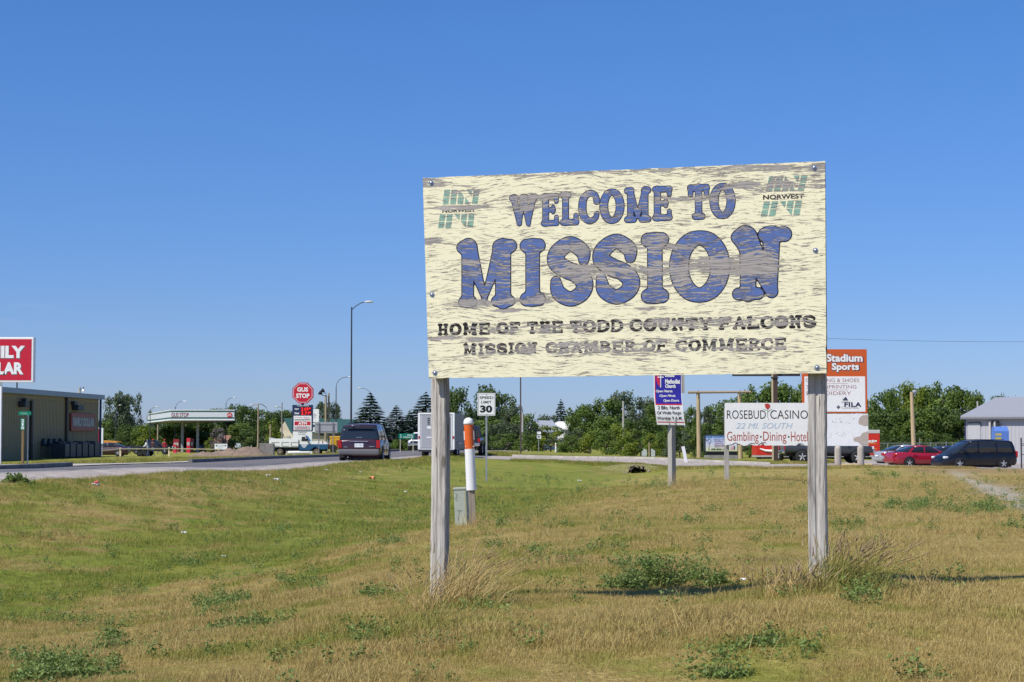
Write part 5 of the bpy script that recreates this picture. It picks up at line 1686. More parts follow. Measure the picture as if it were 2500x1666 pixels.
# brown sign support
s = Spot('sign_support', 'tall brown steel sign support with its sunlit side painted pale behind the board', 'sign support', 1893, 103)
MB().box(s.x(1888) + .002, s.x(1899), -.1, .14, -.5, s.z(885)).build('column', mat('brown_box_steel', (.07, .045, .035), rough=.6, var=.15), s.o)
MB().box(s.x(1885), s.x(1888), -.102, .1, -.5, s.z(890)).build('painted_lit_side', mat('painted_lit_side', (.55, .44, .28), rough=.6, var=.1), s.o)  # pale strip puts the sunlit left side of the post into the colour
MB().box(s.x(1884), s.x(1901), -.15, .2, s.z(924), s.z(921)).build('collar', DARKSTEEL, s.o)
MB().box(s.x(1790), s.x(1956), .15, .3, s.z(918.5), s.z(895)).build('cross_beam', DARKSTEEL, s.o)

# clinic board
s = Spot('clinic_board', 'wide pale blue and yellow clinic billboard on a low grey base', 'billboard', 1760, 126)
m = bpy.data.materials.new('blue_to_yellow_print'); m.use_nodes = True
nt = m.node_tree; b0 = nt.nodes['Principled BSDF']
t_c = nt.nodes.new('ShaderNodeTexCoord'); sp_ = nt.nodes.new('ShaderNodeSeparateXYZ'); rp_ = nt.nodes.new('ShaderNodeValToRGB')
nt.links.new(t_c.outputs['Generated'], sp_.inputs[0]); nt.links.new(sp_.outputs[2], rp_.inputs[0]); nt.links.new(rp_.outputs[0], b0.inputs['Base Color'])
rp_.color_ramp.elements[0].color = (.68, .68, .34, 1); rp_.color_ramp.elements[1].color = (.28, .45, .75, 1)
k_ = rp_.color_ramp.elements.new(.45); k_.color = (.62, .62, .78, 1); b0.inputs['Roughness'].default_value = .5
MB().box(s.x(1722), s.x(1800), 0, .08, s.z(1102), s.z(1063.5)).build('panel', m, s.o)
mb = MB(); mb.box(s.x(1718.5), s.x(1721.9), -.03, .3, s.z(1104), s.z(1062)); mb.box(s.x(1718.5), s.x(1802), -.03, .3, s.z(1104.5), s.z(1102.1)); mb.box(s.x(1718.5), s.x(1802), -.03, .3, s.z(1063.3), s.z(1061.3)); mb.build('frame', DARKSTEEL, s.o)
BLP = mat('blue_print', (.05, .14, .38), rough=.5, var=0); WNP = mat('wine_ink', (.20, .04, .16), rough=.5, var=0); GNP = mat('green_ink', (.03, .07, .03), rough=.5, var=0)
text(s.o, 'NAPE WOAPIYE HOLISTIC', s.x(1723), s.x(1798), s.z(1070), s.z(1065.3), -.006, BLP, bold=.03)
for st2, b_, wd in (('Massage Therapy', 1076, 34), ('Chiropractic', 1080.2, 21), ('Acupuncture', 1084.4, 22), ('Chinese Medicine', 1088.6, 36), ('Qigong Therapy', 1092.8, 33)):
    text(s.o, st2, s.x(1744), s.x(1744 + wd), s.z(b_), s.z(b_ - 3.2), -.006, WNP, bold=.03)
text(s.o, '605-856-1300', s.x(1736), s.x(1778), s.z(1100), s.z(1095), -.006, GNP, bold=.05)
mb = MB(); c0 = (s.x(1731.5), s.z(1077)); mb.path([(c0[0] + .11 * math.cos(t), -.01, c0[1] + .15 * math.sin(t)) for t in np.linspace(0, 2 * math.pi, 13)], .013, n=4); mb.path([(c0[0], -.01, c0[1] - .15), (s.x(1730.5), -.01, s.z(1097))], .012, n=4)
mb.path([(s.x(1722), -.01, s.z(1072.5)), (s.x(1725), -.01, s.z(1075.5))], .03, n=4); mb.build('hoop_emblem', INK, s.o)
MB().prism([(s.x(1729.5), s.z(1096)), (s.x(1731.5), s.z(1096)), (s.x(1731.2), s.z(1100)), (s.x(1730), s.z(1100))], -.012, -.002).build('feather', GNP, s.o)
MB().prism([(s.x(1783), s.z(1098)), (s.x(1785), s.z(1091)), (s.x(1792), s.z(1089)), (s.x(1793), s.z(1098))], -.012, -.002).build('pink_picture', mat('pink_print', (.62, .34, .42), rough=.5, var=.2), s.o)
MB().box(s.x(1791.5), s.x(1793.8), -.014, -.003, s.z(1098), s.z(1089)).build('figure_print', NAVY, s.o)
MB().bbox(s.x(1726), s.x(1798), .05, .5, s.z(1112), s.z(1104.6), .01).build('dark_plinth', mat('plinth_dark', (.06, .055, .05), rough=.9, var=.2), s.o)
MB().bbox(s.x(1721), s.x(1802), -.05, .8, -.4, s.z(1112.2), .02).build('base', mat('plinth_grey', (.27, .25, .23), rough=.95, var=.25), s.o)

# casino board
s = Spot('casino_sign', 'white casino billboard with black and red lettering on timber posts', 'billboard', 1775, 51.7)
a, b_, z0, z1 = s.x(1770), s.x(1992), s.z(1088.5), s.z(984)
r = random.Random(9); out_p = [(a, z0), (a, z1), (b_, z1), (b_, z0)]
bot = []
for px in np.linspace(1990, 1772, 60):
    bite = 0
    for c, w0, h0 in ((1790, 4, 5), (1803, 9, 5), (1835, 5, 3), (1862, 6, 5), (1953, 8, 5)):
        bite = max(bite, h0 * max(0, 1 - abs(px - c) / w0))
    bot.append((s.x(px), s.z(1088.5 - bite + r.uniform(-.8, .3))))
MB().prism([(a, z1), (b_, z1), (b_, z0)] + bot + [(a, z0)], 0, .016).build('board', mat('casino_white', (.84, .84, .83), rough=.5, var=.04, scale=3), s.o)
BR = mat('backing_brown', (.10, .07, .06), rough=.9, var=.2)
MB().box(a + .02, b_ - .02, .018, .05, z0 + .03, z0 + .12).build('batten', BR, s.o)
MB().box(a + .02, b_ - .02, .018, .05, z1 - .1, z1 - .02).build('batten', BR, s.o)
text(s.o, 'ROSEBUD', s.x(1775), s.x(1870), s.z(1023), s.z(1002), -.003, BLACK, bold=-.004)
text(s.o, 'CASINO', s.x(1881), s.x(1973), s.z(1023), s.z(1002), -.003, BLACK, bold=-.004)
text(s.o, '22 MI. SOUTH', s.x(1797), s.x(1936), s.z(1047), s.z(1033), -.003, mat('faded_blue_print', (.42, .54, .66), rough=.6, var=.25, scale=30), bold=.0, shear=.3)
CR = mat('casino_red', (.40, .075, .045), rough=.5, var=.1)
text(s.o, 'Gambling', s.x(1775), s.x(1852), s.z(1084), s.z(1054), -.003, CR, bold=.0)
text(s.o, 'Dining', s.x(1863), s.x(1920), s.z(1084), s.z(1054), -.003, CR, bold=.0)
text(s.o, 'Hotel', s.x(1931), s.x(1972), s.z(1078), s.z(1054), -.003, CR, bold=.0)
for c in (1857.5, 1925.5): MB().tube((s.x(c), -.002, s.z(1067)), (s.x(c), -.004, s.z(1067)), .025, n=14).build('bullet_dot', BLACK, s.o)
rb = [(1867.5, 987), (1873, 985.5), (1878, 986.5), (1881, 990), (1880, 996), (1874.5, 1001), (1869, 995)]
MB().prism([(s.x(p), s.z(q)) for p, q in rb], -.005, -.002).build('rosebud_emblem', mat('bud_red', (.50, .05, .04), rough=.5, var=.1), s.o)
mb = MB()
mb.path([(s.x(1874.5), -.004, s.z(1001)), (s.x(1873.5), -.004, s.z(1010)), (s.x(1874), -.004, s.z(1018)), (s.x(1877), -.004, s.z(1026))], .007, n=4)
mb.path([(s.x(1874), -.004, s.z(1004)), (s.x(1869), -.004, s.z(1000.5)), (s.x(1864), -.004, s.z(999.5))], .006, n=4)
mb.path([(s.x(1874.5), -.004, s.z(1006)), (s.x(1880), -.004, s.z(1001)), (s.x(1886), -.004, s.z(999.5))], .006, n=4)
mb.build('stem_emblem', mat('stem_green', (.34, .50, .36), rough=.6, var=0), s.o)
mb = MB()
for q in ([(1772, 1088), (1785, 1086), (1796, 1081), (1800, 1083), (1806, 1086)], [(1850, 1087), (1857, 1083), (1866, 1080), (1870, 1082)], [(1858, 1079), (1863, 1084), (1866, 1088)], [(1945, 1087), (1950, 1083), (1958, 1084), (1962, 1087)], [(1825, 1087), (1835, 1082), (1843, 1083)]):
    mb.path([(s.x(x_), -.004, s.z(y_)) for x_, y_ in q], .008, n=4)
mb.build('peeled_tear', mat('tear_dark', (.09, .085, .08), rough=.9, var=.3), s.o)
for c in (1775, 1986):
    MB().bbox(s.x(c) - .062, s.x(c) + .062, .055, .17, -.3, z1 - .15, .008).build('post', GREYWOOD, s.o)

# sports shop sign
s = Spot('sports_shop_sign', 'tall orange and white sports shop sign on two thick round wooden posts', 'sign', 2070, 100)
ORN = mat('sign_orange', (.60, .105, .018), rough=.4, var=.05)
sk = 0
MB().bbox(s.x(1960), s.x(2118.5), 0, .22, s.z(1009), s.z(853), .01).build('frame', ORN, s.o)
MB().box(s.x(1965), s.x(2113.5), -.012, -.001, s.z(1005.5), s.z(919.5)).build('white_panel', GLOSS_WHITE, s.o)
SHD = mat('letter_shade_navy', (.02, .02, .07), rough=.4, var=0)
for wd, x0, x1, b_, t_ in (('Stadium', 2019, 2108, 884, 864.5), ('Sports', 2032, 2099, 909, 886.5)):
    text(s.o, wd, s.x(x0) - .02, s.x(x1) + .05, s.z(b_) - .045, s.z(t_) + .02, -.003, SHD, bold=.07)
    text(s.o, wd, s.x(x0), s.x(x1), s.z(b_), s.z(t_), -.006, GLOSS_WHITE, bold=.04)
PK = mat('thin_wine_print', (.34, .16, .17), rough=.5, var=0)
text(s.o, 'CLOTHING & SHOES', s.x(1968), s.x(2099), s.z(933.5), s.z(924.5), -.015, PK)
text(s.o, 'SCREENPRINTING', s.x(1970), s.x(2092), s.z(949), s.z(940.5), -.015, PK)
text(s.o, 'EMBROIDERY', s.x(1970), s.x(2079), s.z(965), s.z(956), -.015, PK)
for z_ in (937, 952.5): MB().box(s.x(1975), s.x(2071), -.014, -.0125, s.z(z_ + .4), s.z(z_ - .4)).build('rule_line', PK, s.o)
text(s.o, 'FILA', s.x(2062), s.x(2104), s.z(994), s.z(982.5), -.016, SHD, bold=.04, spacing=1.1)
text(s.o, 'adidas', s.x(2055), s.x(2077), s.z(984), s.z(979.3), -.0165, mat('grey_print', (.22, .22, .24), rough=.5, var=0))
text(s.o, 'Columbia', s.x(2055), s.x(2097), s.z(998.5), s.z(993), -.0145, mat('grey_print', (.22, .22, .24)))
for k in range(3):
    x_ = 2059 + k * 4.2; h_ = 3.2 + k * 2.6
    MB().prism([(s.x(x_), s.z(978.3)), (s.x(x_ + 4), s.z(978.3)), (s.x(x_ + 4 - h_ * .55), s.z(978.3 - h_)), (s.x(x_ - h_ * .55), s.z(978.3 - h_))], -.018, -.013).build('stripe_emblem', SHD, s.o)
for i_, j_ in ((0, 0), (1, 0), (0, 1), (1, 1)):
    cx2, cz2 = 2047.5 + (i_ - j_) * 2.6, 994.5 + (i_ + j_ - 1) * 2.6
    MB().prism([(s.x(cx2 - 2.2), s.z(cz2)), (s.x(cx2), s.z(cz2 - 2.2)), (s.x(cx2 + 2.2), s.z(cz2)), (s.x(cx2), s.z(cz2 + 2.2))], -.018, -.013).build('diamond_emblem', SHD, s.o)
# lower board with bare patches
lx0, lx1, lz0, lz1 = s.x(1975), s.x(2120), s.z(1089), s.z(1010.5)
MB().box(lx0, lx1, -.01, .1, lz0, lz1).build('lower_board', mat('scuffed_white', (.82, .82, .81), rough=.6, var=.06, scale=5), s.o)
TN = mat('bare_tan_patch', (.46, .39, .33), rough=.9, var=.1)
for pl in ([(2096, 1030), (2099, 1020), (2107, 1014), (2119.5, 1013), (2119.5, 1040), (2111, 1041), (2103, 1038), (2097, 1036)], [(2083, 1071), (2090, 1067), (2100, 1066), (2105, 1058), (2119.5, 1053), (2119.5, 1088), (2104, 1088), (2095, 1080), (2085, 1078)]):
    MB().prism([(s.x(a), s.z(b)) for a, b in pl], -.014, -.011).build('bare_patch', TN, s.o)
r = random.Random(12); mb = MB()
for k in range(26):
    cx2, cz2 = r.uniform(2024, 2088), r.choice([r.uniform(1020, 1036), r.uniform(1055, 1070)])
    w2, h2 = r.uniform(.8, 3.5), r.uniform(.4, 1.4)
    mb.prism([(s.x(cx2 - w2), s.z(cz2)), (s.x(cx2 - w2 * .3), s.z(cz2 - h2)), (s.x(cx2 + w2), s.z(cz2 - h2 * .4)), (s.x(cx2 + w2 * .2), s.z(cz2 + h2))], -.013, -.011)
mb.build('scuff_marks', mat('scuff_grey', (.42, .41, .40), rough=.9, var=.2), s.o)
RP = mat('round_timber', (.40, .355, .30), rough=.95, var=.25, scale=12, stretch=(1, 1, .2), bump=.4)
for c in (2043.5, 2099):
    rings = [[(s.x(c) + rr_ * math.cos(t), -.22 + rr_ * math.sin(t), z_) for t in np.linspace(0, 2 * math.pi, 18, endpoint=False)] for rr_, z_ in ((.19, -.4), (.185, .3), (.18, s.z(1096)), (.165, s.z(1092)), (.12, s.z(1089.8)), (.02, s.z(1089)))]
    MB().loft(rings, smooth=True).build('post', RP, s.o)
# ------------------------------------------------------------------ grey metal shop on the right
GREYW = mat('grey_ribbed_steel', (.42, .42, .44), rough=.5, var=.04, scale=2)
GREYR = mat('grey_roof_steel', (.34, .34, .36), rough=.45, var=.05, scale=2)
s = Spot('metal_shop', 'grey metal shop building with a low grey roof behind the black minivan', 'building', 2357, 150, base=1130)
rzb = math.radians(-32)
s.o.rotation_euler.z = rzb
ez = s.z(1019)
Lw = 22.0
mb = MB(); mb.box(0, Lw, 0, 18, -.6, ez)
for i in range(int(Lw / .3)): mb.box(.15 + i * .3, .21 + i * .3, -.02, .01, -.5, ez - .15)
mb.build('wall', GREYW, s.o)
mb = MB()
rh = 1.8
mb.add([(-.25, -.3, ez - .16), (Lw, -.3, ez - .16), (Lw, -.3, ez + .1), (-.25, -.3, ez + .1), (-.25, 9, ez + rh), (Lw, 9, ez + rh), (Lw, 18.3, ez + .1), (-.25, 18.3, ez + .1)],
       [(0, 1, 2, 3), (3, 2, 5, 4), (4, 5, 6, 7), (3, 4, 7)]); mb.build('roof', GREYR, s.o, fix=False)
mb = MB(); mb.add([(-.01, 0, ez - .02), (-.01, 18, ez - .02), (-.01, 9, ez + rh - .15)], [(0, 1, 2)]); mb.build('gable', GREYW, s.o, fix=False)
MB().box(-.26, Lw, -.42, -.301, ez - .18, ez - .03).build('gutter', mat('gutter_dark', (.15, .15, .17), rough=.5, var=.05), s.o)
MB().box(.0, .08, -.06, -.021, -.5, ez - .15).build('corner_trim', mat('navy_trim', (.05, .06, .16)), s.o)
cr_, sr_ = math.cos(rzb), math.sin(rzb)


def shop_x(px):
    """local x on the shop wall under photo column px"""
    u = (px - 1250) / FPX
    return ((u * s.loc.y - s.loc.x)) / (cr_ - u * sr_)


shp = s
RIBW = mat('pale_pipe', (.52, .50, .46), rough=.4, var=.1)
for c, z0 in ((2417, 1077), (2429, 1077)):
    x_ = shop_x(c); d_ = shp.loc.y + x_ * sr_
    zz_t = P(c, 1028, d_).z - shp.loc.z
    MB().tube((x_, -.15, .2), (x_, -.15, zz_t), .1).build('vent_pipe', RIBW, shp.o)
    MB().tube((x_ + .25, -.1, .2), (x_ + .25, -.1, zz_t), .07).build('vent_pipe', DARKSTEEL, shp.o)
x_ = shop_x(2442)
MB().path([(x_ - .2, -.1, ez - .5), (x_, -.3, ez - .6), (x_, -.3, ez - 1.6)], .06).build('bracket_light', DARKSTEEL, shp.o)
x0_, x1_ = shop_x(2362), shop_x(2392)
MB().box(x0_, x1_, -.05, -.022, -.4, ez - .5).build('sliding_door', mat('door_grey', (.44, .44, .45), rough=.5, var=.05), shp.o)
MB().path([(x0_, -.08, ez - .48), (x1_, -.08, ez - .45), (x1_ + .1, -.08, ez - .7)], .035).build('door_track', DARKSTEEL, shp.o)
# blue donation bin
s = Spot('blue_bin', 'blue steel bin with a sloped hood and yellow lettering before the shop wall', 'bin', 2445, 132)
a, b_ = s.x(2428), s.x(2463.5)
BLB = mat('bin_blue', (.10, .20, .52), rough=.5, var=.08)
mb = MB(); mb.add([(a, 0, -.3), (b_, 0, -.3), (b_, 1.2, -.3), (a, 1.2, -.3), (a, 0, s.z(1053)), (b_, 0, s.z(1053)), (b_, .5, s.z(1041)), (a + .12, .5, s.z(1042)), (b_, 1.2, s.z(1041)), (a + .12, 1.2, s.z(1042))],
                  [(0, 1, 5, 4), (4, 5, 6, 7), (7, 6, 8, 9), (1, 2, 8, 6, 5), (3, 0, 4, 7, 9), (2, 3, 9, 8)]); mb.build('shell', BLB, s.o)
YP = mat('yellow_print', (.58, .48, .05), rough=.5, var=.1)
text(s.o, 'CLOTHES', a + .05, s.x(2445), s.z(1064.5), s.z(1058), -.004, YP, bold=.09)
text(s.o, 'SHOES', a + .05, s.x(2445), s.z(1074), s.z(1068), -.004, YP, bold=.09)
text(s.o, 'THANKS', a + .03, s.x(2446), s.z(1081), s.z(1077.5), -.004, GLOSS_WHITE, bold=.05)

# red semi trailer
s = Spot('semi_trailer', 'long red semi trailer with white lettering parked behind the sports sign', 'trailer', 2000, 148)
TR = mat('trailer_red', (.62, .03, .015), rough=.4, var=.05)
a, b_ = s.x(1845), s.x(2148); zt_ = s.z(1050); zb_ = s.z(1112)
MB().bbox(a, b_, 0, 2.5, zb_, zt_ - .28, .03).build('box_body', TR, s.o)
MB().bbox(a - .02, b_ + .02, -.02, 2.52, zt_ - .279, zt_, .03).build('roof_edge', mat('roof_pale', (.55, .54, .52), rough=.5, var=.05), s.o)
MB().box(a, b_, -.015, 2.5, zb_ - .14, zb_ - .001).build('side_rail', mat('rail_grey', (.45, .43, .41), rough=.5, var=.1), s.o)
text(s.o, 'Products', s.x(2080), s.x(2141), s.z(1081), s.z(1073), -.006, GLOSS_WHITE, bold=.06)
for z_ in (1083.5, 1096): MB().box(s.x(2085), s.x(2141), -.006, -.002, s.z(z_ + .8), s.z(z_ - .6)).build('orange_line', mat('trailer_orange', (.75, .26, .02), rough=.4, var=0), s.o)
mb = MB(); mb.path([(s.x(1855), -.01, s.z(1096)), (s.x(1870), -.01, s.z(1101)), (s.x(1890), -.01, s.z(1102)), (s.x(1903), -.01, s.z(1098)), (s.x(1914), -.01, s.z(1092))], [.05, .1, .12, .12, .02], n=6)
mb.path([(s.x(1906), -.01, s.z(1093)), (s.x(1912), -.01, s.z(1096)), (s.x(1925), -.01, s.z(1096))], .05, n=6)
mb.path([(s.x(1934), -.01, s.z(1091)), (s.x(1935), -.01, s.z(1098)), (s.x(1942), -.01, s.z(1100)), (s.x(1943), -.01, s.z(1092))], .06, n=6)
mb.build('white_swoosh', GLOSS_WHITE, s.o)
for k in (2.0, 3.2, 7.6, 8.8):
    for y_ in (.25, 2.2): MB().tube((a + (b_ - a) * k / 10, y_ - .15, .45), (a + (b_ - a) * k / 10, y_ + .15, .45), .48, n=18).build('wheel', TYRE, s.o)
MB().box(a + .3, b_ - .3, .6, 1.9, zb_ - .35, zb_ - .15).build('chassis', BLACK, s.o)
MB().path([(s.x(1866), .3, zb_ - .1), (s.x(1860), .3, 0)], .06).build('landing_leg', STEEL, s.o)


# ------------------------------------------------------------------ vehicles
def wheel(parent, x, y, r, w, rim=RIM, spokes=5, arch=True):
    sg = 1 if y > 0 else -1
    t = bpy.data.objects.new('wheel', None)
    mb = MB()
    prof = [(r * .62, -w / 2), (r * .95, -w / 2), (r, -w / 2 + .03), (r, w / 2 - .03), (r * .95, w / 2), (r * .62, w / 2)]
    rings = [[(x + rr_ * math.cos(a), y + yy_, r + rr_ * math.sin(a)) for a in np.linspace(0, 2 * math.pi, 22, endpoint=False)] for rr_, yy_ in prof]
    mb.loft(rings, smooth=True)
    o = mb.build('wheel', TYRE, parent)
    mb = MB()
    yo = y + sg * (w / 2 - .045)
    mb.tube((x, yo - sg * .01, r), (x, yo, r), r * .64, n=20, smooth=False)
    mb.build('hub_shade', mat('wheel_dark', (.03, .03, .03), rough=.7, var=0), o)
    mb = MB()
    for k in range(spokes):
        a = 2 * math.pi * k / spokes + .3
        mb.path([(x + r * .1 * math.cos(a), yo + sg * .02, r + r * .1 * math.sin(a)), (x + r * .6 * math.cos(a), yo + sg * .02, r + r * .6 * math.sin(a))], [r * .13, r * .1], n=5)
    rings = [[(x + rr_ * math.cos(a), yo + sg * dy, r + rr_ * math.sin(a)) for a in np.linspace(0, 2 * math.pi, 20, endpoint=False)] for rr_, dy in ((r * .64, .0), (r * .66, .03), (r * .60, .035), (r * .57, .01))]
    mb.loft(rings, cap=False)
    mb.tube((x, yo, r), (x, yo + sg * .03, r), r * .16, n=12)
    mb.build('rim', rim, o)


def car(name, label, cat, loc, heading, body, cabin, paint, wheels, pillars, group=None, bot=.24, wr=.33, glass=None, roof=None, rim=None, trim=None, wall=.97):
    """heading: world angle of the nose. body: (x, half width, top z); cabin: (x, hw belt, z belt, hw top, z top). returns root"""
    root = thing(name, label, cat, loc, heading, group)
    rings = []
    for x, hw, zt, *zb in body:
        b0 = zb[0] if zb else bot
        rings.append([(x, -hw * .90, b0), (x, -hw * .98, b0 + .10), (x, -hw, b0 + (zt - b0) * .45), (x, -hw * .985, b0 + (zt - b0) * .72), (x, -hw * .94, zt - .05), (x, -hw * .86, zt - .005), (x, -hw * .4, zt + .02),
                      (x, hw * .4, zt + .02), (x, hw * .86, zt - .005), (x, hw * .94, zt - .05), (x, hw * .985, b0 + (zt - b0) * .72), (x, hw, b0 + (zt - b0) * .45), (x, hw * .98, b0 + .10), (x, hw * .90, b0)])
    mb = MB(); mb.loft(rings, smooth=True); bo = mb.build('body', paint, root)
    rings = []
    for x, hb, z0, ht, z1 in cabin:
        rings.append([(x, -hb, z0 - .03), (x, -(hb * .55 + ht * .45), z0 + (z1 - z0) * .5), (x, -ht, z1 - .03), (x, -ht * .86, z1), (x, 0, z1 + .015), (x, ht * .86, z1), (x, ht, z1 - .03), (x, (hb * .55 + ht * .45), z0 + (z1 - z0) * .5), (x, hb, z0 - .03)])
    mb = MB(); mb.loft(rings, smooth=True); mb.build('windows', glass or GLASS, root)
    # painted roof skin over the highest stations
    zmax = max(c[4] for c in cabin)
    rs = [c for c in cabin if c[4] > zmax - .12]
    rings = []
    for x, hb, z0, ht, z1 in rs:
        rings.append([(x, -ht - .012, z1 - .09), (x, -ht - .01, z1 - .025), (x, -ht * .86, z1 + .012), (x, 0, z1 + .03), (x, ht * .86, z1 + .012), (x, ht + .01, z1 - .025), (x, ht + .012, z1 - .09), (x, ht * .9, z1 - .06), (x, -ht * .9, z1 - .06)])
    mb = MB(); mb.loft(rings, smooth=True); mb.build('roof', roof or paint, root)
    # pillars: (x at belt, x at top, width)
    cx = [c[0] for c in cabin]
    for xb, xt, wd in pillars:
        for sg in (-1, 1):
            hb = np.interp(xb, cx, [c[1] for c in cabin]); z0 = np.interp(xb, cx, [c[2] for c in cabin])
            ht = np.interp(xt, cx, [c[3] for c in cabin]); z1 = np.interp(xt, cx, [c[4] for c in cabin])
            mb = MB(); mb.loft([[(xb - wd / 2, sg * (hb - .02), z0 - .03), (xb + wd / 2, sg * (hb - .02), z0 - .03), (xb + wd / 2, sg * (hb + .012), z0 - .03), (xb - wd / 2, sg * (hb + .012), z0 - .03)],
                                [(xb * .5 + xt * .5 - wd / 2, sg * (hb * .55 + ht * .45 - .02), (z0 + z1) / 2), (xb * .5 + xt * .5 + wd / 2, sg * (hb * .55 + ht * .45 - .02), (z0 + z1) / 2), (xb * .5 + xt * .5 + wd / 2, sg * (hb * .55 + ht * .45 + .012), (z0 + z1) / 2), (xb * .5 + xt * .5 - wd / 2, sg * (hb * .55 + ht * .45 + .012), (z0 + z1) / 2)],
                                [(xt - wd / 2, sg * (ht - .02), z1 - .05), (xt + wd / 2, sg * (ht - .02), z1 - .05), (xt + wd / 2, sg * (ht + .012), z1 - .05), (xt - wd / 2, sg * (ht + .012), z1 - .05)]])
            mb.build('pillar', paint, root)
    for xs2 in (-1.0, .12, 1.05):
        hw = np.interp(xs2, [b[0] for b in body], [b[1] for b in body]); zt = np.interp(xs2, [b[0] for b in body], [b[2] for b in body])
        for sg in (-1, 1):
            MB().box(xs2 - .008, xs2 + .008, sg * (hw + .001) - .004, sg * (hw + .001) + .004, .36, zt - .08).build('door_seam', BLACK, root)
            if xs2 < 1: MB().bbox(xs2 + .05, xs2 + .2, sg * (hw + .004) - .01, sg * (hw + .004) + .01, zt - .22, zt - .185, .004).build('door_handle', BLACK, root)
    for x in wheels:
        hw = np.interp(x, [b[0] for b in body], [b[1] for b in body])
        for sg in (-1, 1):
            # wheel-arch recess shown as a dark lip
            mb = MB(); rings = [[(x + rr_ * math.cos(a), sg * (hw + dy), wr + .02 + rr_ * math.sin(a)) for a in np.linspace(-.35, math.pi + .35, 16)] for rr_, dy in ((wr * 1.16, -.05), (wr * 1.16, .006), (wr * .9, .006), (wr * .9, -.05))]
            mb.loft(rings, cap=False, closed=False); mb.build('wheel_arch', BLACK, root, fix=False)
            wheel(root, x, sg * (hw - .09), wr, .21, rim or RIM)
    MB().box(min(b[0] for b in body) + .3, max(b[0] for b in body) - .3, -.7, .7, .14, bot + .05).build('underbody', BLACK, root)
    return root


def mirror_(root, x, y, z, m):
    for sg in (-1, 1): MB().bbox(x - .06, x + .08, sg * y - .09, sg * y + .09, z - .07, z + .07, .03).build('mirror', m, root)


# maroon minivan driving away
MAR = mat('maroon_paint', (.045, .012, .022), rough=.28, var=.04, coat=.6)
GREYB = mat('grey_bumper', (.13, .125, .13), rough=.45, var=.06)
vb = [(-2.44, .80, .95, .42), (-2.40, .92, 1.04, .34), (-2.25, .965, 1.06), (-1.0, .975, 1.06), (.8, .975, 1.04), (1.5, .96, 1.0), (2.0, .92, .88), (2.3, .85, .76), (2.42, .72, .60)]
vc = [(-2.36, .88, 1.06, .84, 1.10), (-2.30, .90, 1.06, .80, 1.40), (-2.18, .91, 1.06, .76, 1.68), (-2.0, .91, 1.06, .755, 1.72), (-.6, .92, 1.06, .76, 1.76), (.4, .92, 1.05, .75, 1.73), (.62, .91, 1.04, .74, 1.68), (1.2, .89, 1.02, .78, 1.33), (1.7, .84, .96, .80, 1.0)]
loc = on(893, 86)
mv = car('minivan', 'dark maroon minivan driving away on the highway, sun glinting off its rear window', 'minivan', loc, math.atan2(1, .045), vb, vc, MAR, (-1.45, 1.35), ((-2.2, -2.1, .14), (-1.1, -1.05, .10), (.15, .1, .10), (1.5, .55, .07)), wr=.35)
for sg in (-1, 1):
    MB().bbox(-2.47, -2.36, sg * .87 - .085, sg * .87 + .085, .66, 1.02, .03).build('tail_light', REDLENS, mv)
MB().bbox(-2.56, -2.36, -.93, .93, .36, .62, .07).build('bumper', GREYB, mv)
MB().bbox(-2.475, -2.44, -.42, .42, .95, .985, .01).build('handle_trim', CHROME, mv)
MB().bbox(-2.478, -2.44, -.20, .20, .70, .87, .01).build('number_plate', GLOSS_WHITE, mv)
mt_ = MB(); co, fs = text_mesh('1D 7431'); lo = co.min(0); hi = co.max(0)
mt_.add([(-2.4795, .17 - (p[0] - lo[0]) / (hi[0] - lo[0]) * .34, .75 + (p[1] - lo[1]) / (hi[1] - lo[1]) * .08) for p in co], fs); mt_.build('plate_number', BLP, mv, fix=False)
for y0, y1, z_ in ((.52, .70, .70), (-.70, -.45, .72)): MB().bbox(-2.466, -2.44, y0, y1, z_, z_ + .03, .004).build('badge', CHROME, mv)
MB().bbox(-2.40, -2.30, -.60, .60, 1.62, 1.66, .01).build('spoiler', MAR, mv)
MB().bbox(-2.37, -2.33, -.12, .12, 1.14, 1.165, .008).build('wiper', CHROME, mv)
MB().bbox(-2.30, -2.22, .28, .36, 1.68, 1.71, .01).build('brake_light', CLEARLENS, mv)
mirror_(mv, 1.05, 1.03, 1.1, MAR)
for sg in (-1, 1): MB().path([(-1.6, sg * .62, 1.79), (.2, sg * .62, 1.80)], .018).build('roof_rail', BLACK, mv)
MB().tube((-2.4, .5, .26), (-2.55, .5, .25), .03).build('exhaust', STEEL, mv)
MB().box(-1.5, -1.42, -.8, .8, .28, .38).build('axle', BLACK, mv)

# black minivan on the right, nose to the left
BLKP = mat('black_paint', (.006, .007, .012), rough=.3, var=0, coat=.25)
hd = math.radians(180 + 14)
loc = on(2376, 112)
bv = car('minivan', 'black minivan parked nose first at the front of the yard row', 'minivan', loc, hd, vb, vc, BLKP, (-1.5, 1.4), ((-2.2, -2.1, .12), (-1.1, -1.05, .08), (.15, .1, .08), (1.5, .55, .07)), wr=.34)
for sg in (-1, 1):
    MB().bbox(2.12, 2.36, sg * .74 - .14, sg * .74 + .14, .66, .80, .05).build('headlight', CLEARLENS, bv)
    MB().bbox(2.36, 2.44, sg * .62 - .08, sg * .62 + .08, .38, .48, .02).build('fog_light', CLEARLENS, bv)
    MB().bbox(-2.47, -2.36, sg * .87 - .07, sg * .87 + .07, .72, 1.10, .03).build('tail_light', REDLENS, bv)
    MB().bbox(-1.9, 1.5, sg * .985 - .01, sg * .985 + .01, .56, .60, .004).build('side_moulding', BLACK, bv)
    MB().bbox(-.05, .12, sg * .985 - .012, sg * .985 + .012, .86, .90, .004).build('door_handle', BLACK, bv)
